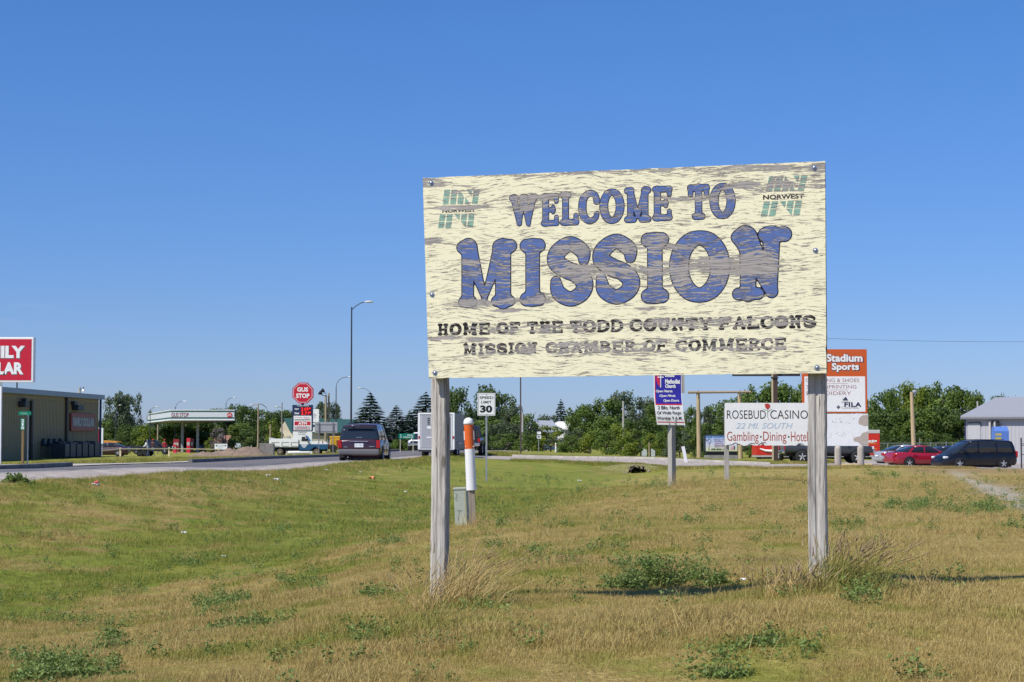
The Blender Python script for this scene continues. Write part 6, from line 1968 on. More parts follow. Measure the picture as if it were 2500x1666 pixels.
MB().bbox(2.30, 2.46, -.8, .8, .3, .5, .05).build('bumper', BLKP, bv)
mirror_(bv, 1.05, 1.03, 1.1, BLKP)
for sg in (-1, 1): MB().path([(-1.7, sg * .62, 1.79), (.2, sg * .62, 1.80)], .018).build('roof_rail', BLACK, bv)

# red coupe, seen from behind its tail, nose to the right
sb = [(-2.3, .62, .78, .36), (-2.24, .80, .90, .30), (-2.05, .86, .96), (-1.3, .89, .97), (0, .90, .93), (1.0, .90, .90), (1.6, .88, .84), (2.1, .80, .70), (2.3, .62, .55)]
sc2 = [(-1.75, .76, .96, .70, .98), (-1.45, .77, .96, .64, 1.12), (-.85, .79, .96, .60, 1.33), (-.2, .80, .95, .60, 1.38), (.25, .80, .93, .59, 1.35), (.75, .78, .92, .62, 1.12), (1.15, .74, .90, .66, .94)]
REDP = mat('red_paint', (.34, .012, .03), rough=.2, var=.03, coat=.8)
loc = on(2252, 116)
rd = car('coupe', 'red coupe parked in the yard row between the silver sedan and the black minivan', 'car', loc, math.radians(14), sb, sc2, REDP, (-1.32, 1.38), ((-1.3, -.9, .16), (-.25, -.2, .06), (.95, .4, .06)), wr=.32)
for sg in (-1, 1): MB().bbox(-2.30, -2.14, sg * .66 - .16, sg * .66 + .16, .72, .86, .03).build('tail_light', REDLENS, rd)
MB().bbox(-2.36, -2.2, -.74, .74, .36, .56, .05).build('bumper', REDP, rd)
MB().bbox(-2.2, -2.05, -.70, .70, 1.04, 1.07, .012).build('spoiler', REDP, rd)
for sg in (-1, 1): MB().bbox(-2.15, -2.1, sg * .6 - .03, sg * .6 + .03, .94, 1.05, .01).build('spoiler_leg', REDP, rd)
mirror_(rd, .75, .9, .98, REDP)

# silver sedan
SIL = mat('silver_paint', (.50, .50, .50), rough=.25, metal=.4, var=.04, coat=.5)
loc = on(2218, 124)
sv = car('sedan', 'silver sedan parked at the tail of the yard row', 'car', loc, math.radians(16), sb, sc2, SIL, (-1.32, 1.38), ((-1.4, -.85, .14), (-.25, -.2, .08), (.95, .4, .06)), wr=.33)
for sg in (-1, 1): MB().bbox(-2.32, -2.16, sg * .66 - .15, sg * .66 + .15, .70, .86, .03).build('tail_light', REDLENS, sv)
MB().bbox(-2.38, -2.2, -.76, .76, .36, .58, .06).build('bumper', SIL, sv)
MB().bbox(-2.39, -2.37, -.2, .2, .62, .72, .005).build('number_plate', GLOSS_WHITE, sv)

# dark blue sedan between red coupe and black van
NVP = mat('navy_paint', (.02, .035, .09), rough=.22, var=.03, coat=.7)
loc = on(2320, 120)
nv = car('sedan', 'dark blue sedan mostly hidden between the red coupe and the black minivan', 'car', loc, math.radians(12), sb, sc2, NVP, (-1.32, 1.38), ((-1.4, -.85, .12), (-.25, -.2, .08), (.95, .4, .06)), wr=.32)
for sg in (-1, 1): MB().bbox(-2.32, -2.14, sg * .66 - .15, sg * .66 + .15, .70, .90, .03).build('tail_light', REDLENS, nv)
MB().bbox(-2.36, -2.2, -.74, .74, .36, .56, .05).build('bumper', NVP, nv)

# pickups
def pickup(name, label, loc, heading, paint, lift=0.0, wr=.38, rim=None, bumper=CHROME):
    root = thing(name, label, 'pickup truck', loc, heading)
    z = lift
    st3 = [(-2.75, .92, .95 + z, .55 + z), (-.55, .94, .97 + z, .5 + z), (.9, .94, 1.0 + z, .48 + z), (1.4, .93, 1.03 + z, .48 + z), (2.4, .90, .98 + z, .5 + z), (2.72, .84, .86 + z, .52 + z)]
    rings = []
    for x, hw, zt, zb in st3:
        rings.append([(x, -hw * .94, zb), (x, -hw, zb + .12), (x, -hw, zt - .15), (x, -hw * .93, zt), (x, hw * .93, zt), (x, hw, zt - .15), (x, hw, zb + .12), (x, hw * .94, zb)])
    MB().loft(rings, smooth=False).build('body', paint, root)
    MB().box(-2.65, -.65, -.80, .80, .97 + z, .99 + z).build('bed_floor', BLACK, root)
    cab = [(-.62, .84, .99 + z, .72, 1.45 + z), (-.5, .84, .99 + z, .70, 1.68 + z), (.55, .84, 1.0 + z, .69, 1.70 + z), (.8, .84, 1.0 + z, .68, 1.62 + z), (1.38, .82, 1.02 + z, .72, 1.06 + z)]
    rings = [[(x, -hb, z0 - .02), (x, -ht, z1 - .02), (x, -ht * .8, z1), (x, ht * .8, z1), (x, ht, z1 - .02), (x, hb, z0 - .02)] for x, hb, z0, ht, z1 in cab]
    MB().loft(rings).build('windows', GLASS, root)
    rings = [[(x, -ht - .01, z1 - .09), (x, -ht - .01, z1 - .01), (x, -ht * .8, z1 + .02), (x, ht * .8, z1 + .02), (x, ht + .01, z1 - .01), (x, ht + .01, z1 - .09)] for x, hb, z0, ht, z1 in cab[1:4]]
    MB().loft(rings).build('roof', paint, root)
    for xb, xt, wd in ((-.55, -.5, .16), (.35, .35, .08), (1.2, .75, .08)):
        for sg in (-1, 1):
            mb = MB(); mb.loft([[(xb - wd / 2, sg * .80, .98 + z), (xb + wd / 2, sg * .80, .98 + z), (xb + wd / 2, sg * .86, .98 + z), (xb - wd / 2, sg * .86, .98 + z)], [(xt - wd / 2, sg * .66, 1.64 + z), (xt + wd / 2, sg * .66, 1.64 + z), (xt + wd / 2, sg * .71, 1.64 + z), (xt - wd / 2, sg * .71, 1.64 + z)]])
            mb.build('pillar', paint, root)
    for x in (-1.7, 1.75):
        for sg in (-1, 1):
            mb = MB(); mb.tube((x, sg * .90, wr + .03), (x, sg * .955, wr + .03), wr * 1.12, n=20, smooth=False); mb.build('wheel_arch', BLACK, root)
            wheel(root, x, sg * .88, wr, .25, rim or RIM)
    MB().bbox(2.70, 2.86, -.88, .88, .5 + z, .72 + z, .04).build('front_bumper', bumper, root)
    MB().bbox(-2.92, -2.76, -.88, .88, .48 + z, .68 + z, .04).build('rear_bumper', bumper, root)
    MB().bbox(2.70, 2.76, -.6, .6, .72 + z, .92 + z, .01).build('grille', BLACK, root)
    for sg in (-1, 1):
        MB().bbox(2.68, 2.78, sg * .74 - .12, sg * .74 + .12, .74 + z, .92 + z, .02).build('headlight', CLEARLENS, root)
        MB().bbox(-2.80, -2.72, sg * .84 - .07, sg * .84 + .07, .70 + z, .94 + z, .02).build('tail_light', REDLENS, root)
        MB().bbox(.98, 1.12, sg * 1.0 - .09, sg * 1.0 + .09, 1.08 + z, 1.28 + z, .03).build('mirror', BLACK, root)
    MB().box(-2.6, 2.6, -.5, .5, .35 + z * .6, .55 + z).build('chassis', BLACK, root)
    return root


GREYP = mat('charcoal_paint', (.045, .05, .06), rough=.3, var=.04, coat=.4)
pickup('pickup_truck', 'charcoal pickup truck parked side on behind the two round sign posts', on(2017, 114), math.radians(3), GREYP, .12, .40)
pickup('pickup_truck', 'blue grey pickup truck parked nose out left of the right timber post', on(1956, 116), math.radians(-82), mat('blue_grey_paint', (.06, .075, .11), rough=.35, var=.05), .2, .42, bumper=BLACK)
pickup('pickup_truck', 'white pickup truck waiting behind the silver trailer', on(1031, 172), math.radians(-97), GLOSS_WHITE, .05, .38)
tow = pickup('pickup_truck', 'dark pickup towing the silver trailer, its nose hidden behind the marker tube', on(1141, 111.5), math.atan2(1, .03), mat('dark_grey_paint', (.03, .03, .035), rough=.3, var=.05), .08, .38)

# silver trailer
loc = on(1079, 102)
tl = thing('stock_trailer', 'silver box trailer with two rear doors driving behind the left timber post', 'trailer', loc, math.atan2(1, .08))
ALU = mat('aluminium_sheet', (.47, .47, .48), rough=.4, metal=.35, var=.05)
hw_ = .98; zf, zr = .42, 2.38
MB().bbox(-2.6, 2.4, -hw_, hw_, zf, zr, .03).build('box_body', mat('trailer_side', (.22, .215, .20), rough=.5, metal=.2, var=.08), tl)
xb = -2.6
for q in ((-hw_ - .01, -hw_ + .10, zf, zr), (hw_ - .10, hw_ + .01, zf, zr)): MB().box(xb - .05, xb - .001, q[0], q[1], q[2], q[3] + .02).build('rear_frame', GLOSS_WHITE, tl)
MB().box(xb - .052, xb - .001, -hw_ + .102, hw_ - .102, zr - .07, zr + .022).build('rear_frame', GLOSS_WHITE, tl)
MB().box(xb - .052, xb - .001, -hw_ + .102, hw_ - .102, zf, zf + .05).build('rear_frame', GLOSS_WHITE, tl)
for y0, y1 in ((-hw_ + .13, -.10), (-.06, hw_ - .13)):
    d_ = MB().bbox(xb - .035, xb - .001, y0, y1, zf + .08, zr - .11, .01).build('door', ALU, tl)
    for q in ((y0, y0 + .04, zf + .09, zr - .12), (y1 - .04, y1, zf + .09, zr - .12)): MB().box(xb - .045, xb - .036, q[0], q[1], q[2], q[3]).build('door_edge', GLOSS_WHITE, d_)
    for k in range(4): MB().box(xb - .040, xb - .0355, (y0 + y1) / 2 - .05, (y0 + y1) / 2 + .08, zr - .32 - k * .1, zr - .26 - k * .1).build('vent_slot', BLACK, d_)
    MB().bbox(xb - .042, xb - .0355, (y0 + y1) / 2 - .14, (y0 + y1) / 2 + .10, zr - .84, zr - .72, .003).build('sticker', GLOSS_WHITE, d_)
    MB().bbox(xb - .042, xb - .0355, (y0 + y1) / 2 - .16, (y0 + y1) / 2 + .12, zf + .62, zf + .68, .003).build('sticker', GLOSS_WHITE, d_)
    MB().path([(xb - .06, y0 + .12, zf + .1), (xb - .06, y0 + .12, zr - .2)], .012).build('lock_rod', STEEL, d_)
for sg in (-1, 1):
    MB().bbox(xb - .07, xb - .051, sg * .93 - .04, sg * .93 + .04, 1.0, 1.14, .01).build('tail_light', REDLENS, tl)
    for x in (-.95, -.05): wheel(tl, x, sg * .86, .36, .2)
    MB().bbox(-1.45, .45, sg * 1.02 - .06, sg * 1.02 + .06, .72, .80, .02).build('mudguard', ALU, tl)
MB().bbox(xb - .12, xb, -.95, .95, .30, .42, .02).build('bumper', DARKSTEEL, tl)
MB().path([(2.4, 0, .45), (3.5, 0, .5)], .06).build('drawbar', BLACK, tl)
MB().box(-2.3, 2.2, -.6, .6, .25, .42).build('underframe', BLACK, tl)

# dump truck, nose right
s = Spot('dump_truck', 'white and blue dump truck parked side on below the price pylon', 'dump truck', 728, 190, base=1113)
WHT = mat('truck_white', (.84, .83, .80), rough=.45, var=.05); TBL = mat('truck_blue', (.015, .09, .19), rough=.35, var=.05, coat=.3)
Z = s.z; Xs = s.x
yb = 2.2
MB().bbox(Xs(664), Xs(728.5), 0, yb, Z(1092), Z(1071.5), .03).build('dump_bed', WHT, s.o)
MB().bbox(Xs(657), Xs(664.5), 0, yb, Z(1085), Z(1070), .03).build('tailgate', WHT, s.o)
MB().box(Xs(657), Xs(660.5), -.03, yb, Z(1072), Z(1069)).build('bed_corner', WHT, s.o)
for a, b_ in ((663.5, 682), (687.5, 705.5), (710, 727.5)):
    mb = MB()
    x0, x1, z0, z1 = Xs(a), Xs(b_), Z(1089.5), Z(1080)
    for q in ((x0, x1, z1 - .035, z1), (x0, x0 + .05, z0, z1), (x0, x1, z0, z0 + .03)): mb.box(q[0], q[1], -.03, -.001, q[2], q[3])
    mb.build('side_rib', mat('rib_shadow_grey', (.28, .28, .27), rough=.6, var=0), s.o)
MB().bbox(Xs(664), Xs(800), .5, 1.7, Z(1102), Z(1092.2), .02).build('chassis', BLACK, s.o)
MB().prism([(Xs(728.7), Z(1085)), (Xs(731), Z(1064.8)), (Xs(744), Z(1064)), (Xs(752.5), Z(1078)), (Xs(754), Z(1085))], .12, yb - .12).build('cab', WHT, s.o)
MB().prism([(Xs(735.5), Z(1077.5)), (Xs(736.5), Z(1067)), (Xs(743.5), Z(1066.5)), (Xs(749.5), Z(1077.5))], .10, .118).build('side_window', GLASS, s.o)
MB().prism([(Xs(745.2), Z(1064.5)), (Xs(753.5), Z(1077.8)), (Xs(755.5), Z(1077.8)), (Xs(746.7), Z(1064.5))], .2, yb - .2).build('windscreen', GLASS, s.o)
MB().prism([(Xs(752.8), Z(1078)), (Xs(770), Z(1077)), (Xs(796), Z(1079.5)), (Xs(799.5), Z(1083.5)), (Xs(799.5), Z(1085)), (Xs(752.8), Z(1085))], .15, yb - .15).build('hood', WHT, s.o)
MB().prism([(Xs(729.5), Z(1085.2)), (Xs(800), Z(1085.2)), (Xs(800), Z(1096)), (Xs(785), Z(1098)), (Xs(768), Z(1091)), (Xs(757), Z(1099)), (Xs(729.5), Z(1098.5))], .10, yb - .1).build('lower_body', TBL, s.o)
MB().prism([(Xs(733.5), Z(1085.6)), (Xs(751), Z(1085.6)), (Xs(745), Z(1093.5)), (Xs(739.5), Z(1093.5))], .088, .099).build('door_emblem', mat('emblem_pale', (.5, .55, .6), rough=.5, var=.2, scale=30), s.o)
MB().tube((Xs(702.5), .35, Z(1105.5)), (Xs(756.5), .35, Z(1104.5)), (Z(1100.5) - Z(1110)) / 2, n=20).build('tank', WHT, s.o)
for cc, dd in ((684, 0), (773.5, 0)):
    for y_ in (.12, yb - .12):
        r_w = (Z(1096.5) - Z(1113.5)) / 2
        xw = Xs(cc); 
        mb = MB(); prof = [(r_w * .5, -.14), (r_w * .96, -.14), (r_w, -.1), (r_w, .1), (r_w * .96, .14), (r_w * .5, .14)]
        rings = [[(xw + rr_ * math.cos(a), y_ + yy_, r_w + rr_ * math.sin(a)) for a in np.linspace(0, 2 * math.pi, 24, endpoint=False)] for rr_, yy_ in prof]
        mb.loft(rings, smooth=True); o = mb.build('wheel', mat('dusty_tyre', (.085, .075, .06), rough=.9, var=.2), s.o)
        mb = MB(); mb.tube((xw, y_ - .1, r_w), (xw, y_ - .05, r_w), r_w * .52, n=20, smooth=False); mb.build('hub_shade', BLACK, o)
        mb = MB()
        for k in range(5):
            a = k * 2 * math.pi / 5 + .3
            mb.path([(xw, y_ - .12, r_w), (xw + r_w * .5 * math.cos(a), y_ - .12, r_w + r_w * .5 * math.sin(a))], .05, n=5)
        mb.tube((xw, y_ - .18, r_w), (xw, y_ - .1, r_w), .09, n=10)
        mb.build('rim', mat('dusty_rim', (.33, .27, .18), rough=.7, var=.15), o)
    mb = MB(); rings = [[(Xs(cc) + rr_ * math.cos(a), y2, r_w + rr_ * math.sin(a)) for a in np.linspace(.25, math.pi - .25, 14)] for rr_, y2 in ((r_w * 1.25, .0), (r_w * 1.25, .4), (r_w * 1.12, .4), (r_w * 1.12, .0))]
    mb.loft(rings, cap=False, closed=False); mb.build('mudguard', TBL if cc > 700 else BLACK, s.o, fix=False)
MB().bbox(Xs(799), Xs(801.5), .1, yb - .1, Z(1103), Z(1097), .02).build('bumper', CHROME, s.o)
MB().bbox(Xs(747), Xs(751), -.15, .08, Z(1076), Z(1071), .02).build('mirror', BLACK, s.o)
MB().path([(Xs(787), .12, Z(1077)), (Xs(787), .12, Z(1082))], .03).build('marker_light', REDLENS, s.o)

# yellow school bus piece behind the maroon van
s = Spot('school_bus', 'yellow school bus half hidden behind the maroon minivan', 'bus', 830, 196, base=1106)
YB = mat('bus_yellow', (.62, .34, .015), rough=.4, var=.06)
X_ = s.x; Z = s.z
MB().bbox(X_(806), X_(878), .25, 2.6, Z(1097), Z(1071), .08).build('body', YB, s.o)
MB().bbox(X_(803), X_(879), .35, 2.5, Z(1071), Z(1065.5), .12).build('roof', YB, s.o)
MB().bbox(X_(821), X_(878), .215, .249, Z(1093), Z(1075), .02).build('side_panel', mat('bus_brown', (.22, .06, .02), rough=.5, var=.15), s.o)
for a in (828, 842, 856, 868):
    o = MB().bbox(X_(a), X_(a + 8.5), .18, .214, Z(1083.5), Z(1074), .01).build('window', YB, s.o)
    MB().box(X_(a + 1.3), X_(a + 7.2), .172, .179, Z(1082.3), Z(1075.2)).build('pane', GLASS, o)
for a in (812, 852):
    MB().tube((X_(a), .1, .45), (X_(a), .5, .45), .45, n=18).build('wheel', TYRE, s.o)
MB().bbox(X_(803), X_(806), .3, 2.5, Z(1098), Z(1092), .02).build('bumper', BLACK, s.o)

# dark car and pickup at the filling station
loc = on(262, 190)
car('sedan', 'dark maroon sedan parked under the orange awning by the store corner', 'car', loc, math.radians(178), sb, sc2, mat('wine_paint', (.05, .012, .03), rough=.3, var=.03, coat=.5), (-1.32, 1.38), ((-1.4, -.85, .12), (-.25, -.2, .08), (.95, .4, .06)), wr=.32)
pickup('pickup_truck', 'black pickup truck with its bed toward the people behind the pipe fence', on(370, 232), math.radians(4), BLKP, .05, .38)
loc = on(522, 262)
car('sedan', 'dark navy car parked beyond the second canopy column', 'car', loc, math.radians(5), sb, sc2, NVP, (-1.32, 1.38), ((-1.4, -.85, .12), (-.25, -.2, .08), (.95, .4, .06)), wr=.32)
# flatbed trailer
s = Spot('flatbed_trailer', 'low black flatbed trailer with white rimmed wheels behind the pipe fence', 'trailer', 352, 196)
MB().bbox(s.x(316), s.x(392), 0, 2.2, .55, .68, .02).build('deck', BLACK, s.o)
for c in (341, 357): wheel(s.o, s.x(c), .1, .36, .2, GLOSS_WHITE); wheel(s.o, s.x(c), 2.1, .36, .2, GLOSS_WHITE)
for c in (318, 390): MB().tube((s.x(c), .05, .5), (s.x(c), .05, 1.0), .03).build('stake', DARKSTEEL, s.o)
MB().tube((s.x(358), .3, .68), (s.x(358), .3, s.z(1073)), .05).build('mast', STEEL, s.o)


# ------------------------------------------------------------------ people
def person(label, loc, rz, joints, edges, shirt, trousers, skin, cap=None, hh=1.0):
    root = thing('person', label, 'person', loc, rz)
    me = bpy.data.meshes.new('body'); me.from_pydata([j[:3] for j in joints], [], [])
    me = bpy.data.meshes.new('body'); me.from_pydata([j[:3] for j in joints], edges, [])
    o = bpy.data.objects.new('body', me); C.objects.link(o); o.parent = root
    md = o.modifiers.new('skin', 'SKIN'); md.use_smooth_shade = True
    for i, j in enumerate(joints): me.skin_vertices[0].data[i].radius = (j[3], j[3] * .85)
    me.skin_vertices[0].data[0].use_root = True
    o.modifiers.new('sub', 'SUBSURF').levels = 1
    # clothing colour by height of the body (shirt / trousers / skin) in the person's own coordinates
    m = bpy.data.materials.new('clothed_figure'); m.use_nodes = True; nt = m.node_tree
    t = nt.nodes.new('ShaderNodeTexCoord'); sp2 = nt.nodes.new('ShaderNodeSeparateXYZ'); cr = nt.nodes.new('ShaderNodeValToRGB')
    mr = nt.nodes.new('ShaderNodeMapRange'); mr.inputs['From Max'].default_value = 2.0
    nt.links.new(t.outputs['Object'], sp2.inputs[0]); nt.links.new(sp2.outputs[2], mr.inputs['Value']); nt.links.new(mr.outputs[0], cr.inputs[0]); nt.links.new(cr.outputs[0], nt.nodes['Principled BSDF'].inputs['Base Color'])
    cr.color_ramp.interpolation = 'CONSTANT'
    e = cr.color_ramp.elements; e[0].position = 0; e[0].color = (.03, .03, .03, 1); e[1].position = .04; e[1].color = rgb(trousers)
    k = e.new(.47 * hh); k.color = rgb(shirt); k = e.new(.735 * hh); k.color = rgb(skin)
    nt.nodes['Principled BSDF'].inputs['Roughness'].default_value = .85
    me.materials.append(m)
    hx, hy, hz = joints[3][:3]
    if cap:
        rings = [[(hx + r * math.cos(a), hy + r * math.sin(a), hz + h) for a in np.linspace(0, 2 * math.pi, 12, endpoint=False)] for r, h in ((.115, .02), (.12, .06), (.09, .12), (.02, .145))]
        mb = MB(); mb.loft(rings, smooth=True); mb.box(hx - .07, hx + .07, hy - .2, hy - .05, hz + .02, hz + .04); mb.build('cap', cap, root)
    else:
        rings = [[(hx + r * math.cos(a), hy + .015 + r * math.sin(a), hz + h) for a in np.linspace(0, 2 * math.pi, 12, endpoint=False)] for r, h in ((.10, -.02), (.118, .05), (.09, .12), (.02, .14))]
        MB().loft(rings, smooth=True).build('hair', mat('dark_hair', (.02, .015, .012), rough=.7, var=0), root)
    return root


def figure(bend=0.0, armf=.3, step=.12, side=0.0):
    """joint list (x, y, z, radius); figure faces -y; bend leans the trunk forward"""
    def up(h, f=0.0, x=0.0):
        return (x + side * h, -(h * math.sin(bend)) - f, .95 + h * math.cos(bend))
    J = [(0, 0, .95, .15), up(.30) + (.15,), up(.52) + (.13,), up(.76) + (.105,),               # pelvis, chest, neck base, head
         up(.60) + (.055,),
         up(.50, 0, .18) + (.065,), up(.28, armf * .5, .26) + (.048,), up(.16, armf, .20) + (.036,), up(.10, armf + .08, .18) + (.04,),
         up(.50, 0, -.18) + (.065,), up(.28, armf * .5, -.26) + (.048,), up(.16, armf, -.20) + (.036,), up(.10, armf + .08, -.18) + (.04,),
         (.10, 0, .86, .10), (.12, -.03 - step * .5, .48, .07), (.12, step, .09, .05), (.12, step - .16, .04, .05),
         (-.10, 0, .86, .10), (-.12, -.03, .48, .07), (-.12, -step, .09, .05), (-.12, -step - .16, .04, .05)]
    E_ = [(0, 1), (1, 2), (2, 4), (4, 3), (2, 5), (5, 6), (6, 7), (7, 8), (2, 9), (9, 10), (10, 11), (11, 12), (0, 13), (13, 14), (14, 15), (15, 16), (0, 17), (17, 18), (18, 19), (19, 20)]
    return J, E_


SK = (.24, .14, .09)
J, E_ = figure(bend=.55, armf=.4, side=.0)
person('person in a white shirt and blue jeans bending over the flatbed trailer', on(363, 193), math.radians(-70), J, E_, (.72, .72, .72), (.05, .08, .16), SK)
J, E_ = figure(bend=.05, armf=.25)
person('person in a dark shirt and red cap standing behind the white shirted worker', on(373.5, 199), math.radians(-20), J, E_, (.08, .03, .03), (.28, .33, .42), SK, mat('cap_red', (.55, .03, .03), rough=.7, var=0))
J, E_ = figure(bend=.02, armf=.1, step=.05)
person('person in a red shirt and red cap standing left of the fuel pumps', on(402, 205), math.radians(10), J, E_, (.40, .02, .04), (.06, .06, .08), SK, mat('cap_red', (.55, .03, .03)))

# ------------------------------------------------------------------ chain link fence, lamp in the yard
s = Spot('chain_link_fence', 'chain link fence with thin steel posts behind the parked cars', 'fence', 2167, 158)
LK = mat('chain_link', (.36, .37, .38), rough=.5, metal=.5, var=.1)
px_posts = [1860, 1895, 1935, 2000, 2060, 2120, 2167, 2206, 2245.5, 2272, 2285, 2310, 2325, 2345]
tops = [1092] * 6 + [1082, 1083, 1071, 1080, 1081, 1078, 1080, 1084]
prev = None; d_f = 158
for c, t_ in zip(px_posts, tops):
    gzz = g1(X(c, d_f), d_f) - s.loc.z
    MB().tube((s.x(c), 0, gzz - .2), (s.x(c), 0, s.z(t_)), .035, n=6).build('post', STEEL, s.o)
MB().tube((s.x(1860), -.02, s.z(1083)), (s.x(2345), -.02, s.z(1082)), .022, n=6).build('top_rail', STEEL, s.o)
MB().tube((s.x(1860), -.02, s.z(1106)), (s.x(2345), -.02, s.z(1105)), .018, n=6).build('mid_rail', STEEL, s.o)
mb = MB(); xa, xb_ = s.x(1860), s.x(2345); z0, z1 = s.z(1127), s.z(1083)
st2 = .22; n = int((xb_ - xa + (z1 - z0)) / st2)
for k in range(n):
    for sg in (1, -1):
        x0 = xa + k * st2 - (z1 - z0) if sg > 0 else xa + k * st2
        x1 = x0 + sg * (z1 - z0)
        if min(x0, x1) < xa or max(x0, x1) > xb_: continue
        mb.add([(x0 - .006, .01, z0), (x0 + .006, .01, z0), (x1 + .006, .01, z1), (x1 - .006, .01, z1)], [(0, 1, 2, 3)])
o = mb.build('wire_mesh', LK, s.o, fix=False); o['kind'] = 'stuff'
s = Spot('light_pole', 'tan timber pole with a grey yard light above the parked cars', 'light pole', 2229, 140)
MB().tube((s.x(2232), 0, -.3), (s.x(2227), 0, s.z(957.5)), .20, .13, n=12).build('pole', mat('peeled_log', (.46, .35, .20)), s.o)
MB().tube((s.x(2227), 0, s.z(961)), (s.x(2234), 0, s.z(959)), .04).build('arm', DARKSTEEL, s.o)
rings = [[(s.x(2234.5) + r * math.cos(a), r * math.sin(a), s.z(zz_)) for a in np.linspace(0, 2 * math.pi, 12, endpoint=False)] for r, zz_ in ((.10, 952.5), (.17, 954), (.20, 957), (.15, 961))]
MB().loft(rings, smooth=True).build('lamp_head', mat('lamp_grey', (.30, .32, .36), rough=.4, var=0), s.o)
s = Spot('fence_post', 'thin dark steel gate post at the far right edge beside the minivan', 'post', 2493, 108)
MB().tube((0, 0, -.2), (0, 0, s.z(1069)), .045).build('post', DARKSTEEL, s.o)
for z_ in (1088, 1084, 1110): MB().tube((0, 0, s.z(z_)), (s.x(2520), 0, s.z(z_)), .02).build('rail', DARKSTEEL, s.o)
# log and debris by the posts of the sports sign
s = Spot('parking_log', 'pale timber parking log lying between the two round sign posts', 'log', 2085, 104)
MB().tube((s.x(2046), 0, .12), (s.x(2128), .1, .13), .13, n=10).build('log', mat('peeled_log', (.46, .35, .20)), s.o)
s = Spot('white_pipe', 'row of pale junk and short pipes at the shrub edge beyond the drive', 'junk pile', 1582, 116)
for a, h in ((1569, .35), (1573, .5), (1577, .45), (1592, .5), (1597, .42)): MB().bbox(s.x(a) - .06, s.x(a) + .06, 0, .1, -.1, h, .01).build('stub', mat('pale_stub', (.50, .52, .50), rough=.8, var=.15), s.o)

# overhead wire
mb = MB(); pts = []
for k in range(25):
    t = k / 24.; px = 1700 + 1000 * t
    p = P(px, 812 + 22 * t - 9 * math.sin(math.pi * t) * -1, 120 + 20 * t); pts.append(p - P(1700, 812, 120))
mb.path(pts, .011, n=4); o = mb.build('power_line', BLACK, loc=P(1700, 812, 120)); tag(o, 'thin dark overhead wire crossing the sky right of the welcome sign', 'wire')

# houses among the trees
def house(px, d, half, eave, ridge, label, base=None, depth=9, yaw=-30, wallc=(.62, .62, .62), roofc=(.70, .70, .70)):
    s = Spot('house', label, 'house', px, d); s.o.rotation_euler.z = math.radians(yaw)
    w_m = mat('house_wall_%d' % px, wallc, rough=.6, var=.05); r_m = mat('house_roof_%d' % px, roofc, rough=.5, var=.05)
    ze, zr_ = s.z(eave), s.z(ridge); h = half * d / FPX
    MB().prism([(-h, -.5), (h, -.5), (h, ze), (0, zr_ - .05), (-h, ze)], 0, depth).build('wall', w_m, s.o)
    mb = MB()
    for sg in (-1, 1):
        a = [(sg * (h + .35), -.4, ze - .25), (0, -.4, zr_ + .05), (0, depth + .4, zr_ + .05), (sg * (h + .35), depth + .4, ze - .25)]
        mb.add(a + [(x, y, z_ + .16) for x, y, z_ in a], [(0, 1, 2, 3), (7, 6, 5, 4), (0, 4, 5, 1), (1, 5, 6, 2), (2, 6, 7, 3), (3, 7, 4, 0)])
    mb.build('roof', r_m, s.o)
    o = MB().bbox(-h * .35, h * .35, -.05, -.005, ze - 1.2, ze + .1, .01).build('window', mat('house_trim', (.3, .3, .33), rough=.5, var=0), s.o)
    MB().box(-h * .28, h * .28, -.06, -.051, ze - 1.1, ze).build('pane', GLASS, o)
    return s


house(1310, 215, 18, 1052, 1031, 'white gabled house peeking out of the shrubs behind the route marker', depth=3.5)
house(1393, 235, 7, 1044, 1033, 'white roofed house barely visible through the trees', yaw=35, depth=5)
house(560, 300, 30, 1083, 1066, 'low brown roofed house behind the dead shrub at the station', yaw=80, wallc=(.25, .17, .12), roofc=(.26, .14, .09))
# ------------------------------------------------------------------ trees
FD = leaf_material('foliage_deep_green', (.038, .078, .018), (.12, .175, .035))
FM = leaf_material('foliage_mid_green', (.06, .115, .02), (.18, .25, .045))
FY = leaf_material('foliage_yellow_green', (.10, .16, .016), (.26, .30, .035))
FG = leaf_material('foliage_grey_green', (.055, .085, .04), (.16, .20, .10))
FS = leaf_material('foliage_spruce', (.022, .05, .028), (.055, .095, .055), trans=.08)
FB = leaf_material('foliage_blue_spruce', (.05, .075, .055), (.10, .13, .10), trans=.08)
FN = leaf_material('bare_twigs', (.11, .09, .085), (.19, .165, .155), trans=.05)
BARK = mat('bark', (.10, .08, .06), rough=.95, var=.3, scale=8, bump=.4)


def quads_mesh(name, P_, Nn, U, S, m, wind=0.0):
    """leaf cards: centres P_, tangent frames U,N, sizes S"""
    n = len(P_)
    V = np.cross(Nn, U); V /= np.linalg.norm(V, axis=1, keepdims=True) + 1e-9
    a = S[:, None] * U; b = S[:, None] * V * .6
    # pointed leaf clump (diamond with a broad waist)
    v = np.stack([P_ - a, P_ + b, P_ + a, P_ - b], 1).reshape(-1, 3)
    me = bpy.data.meshes.new(name)
    me.vertices.add(4 * n); me.vertices.foreach_set('co', v.astype(np.float32).ravel())
    me.loops.add(4 * n); me.loops.foreach_set('vertex_index', np.arange(4 * n, dtype=np.int32))
    me.polygons.add(n); me.polygons.foreach_set('loop_start', np.arange(0, 4 * n, 4, dtype=np.int32)); me.polygons.foreach_set('loop_total', np.full(n, 4, np.int32))
    me.update(calc_edges=True); me.validate()
    me.materials.append(m)
    return me


def unit(n, rg):
    v = rg.normal(size=(n, 3)); return v / np.linalg.norm(v, axis=1, keepdims=True)


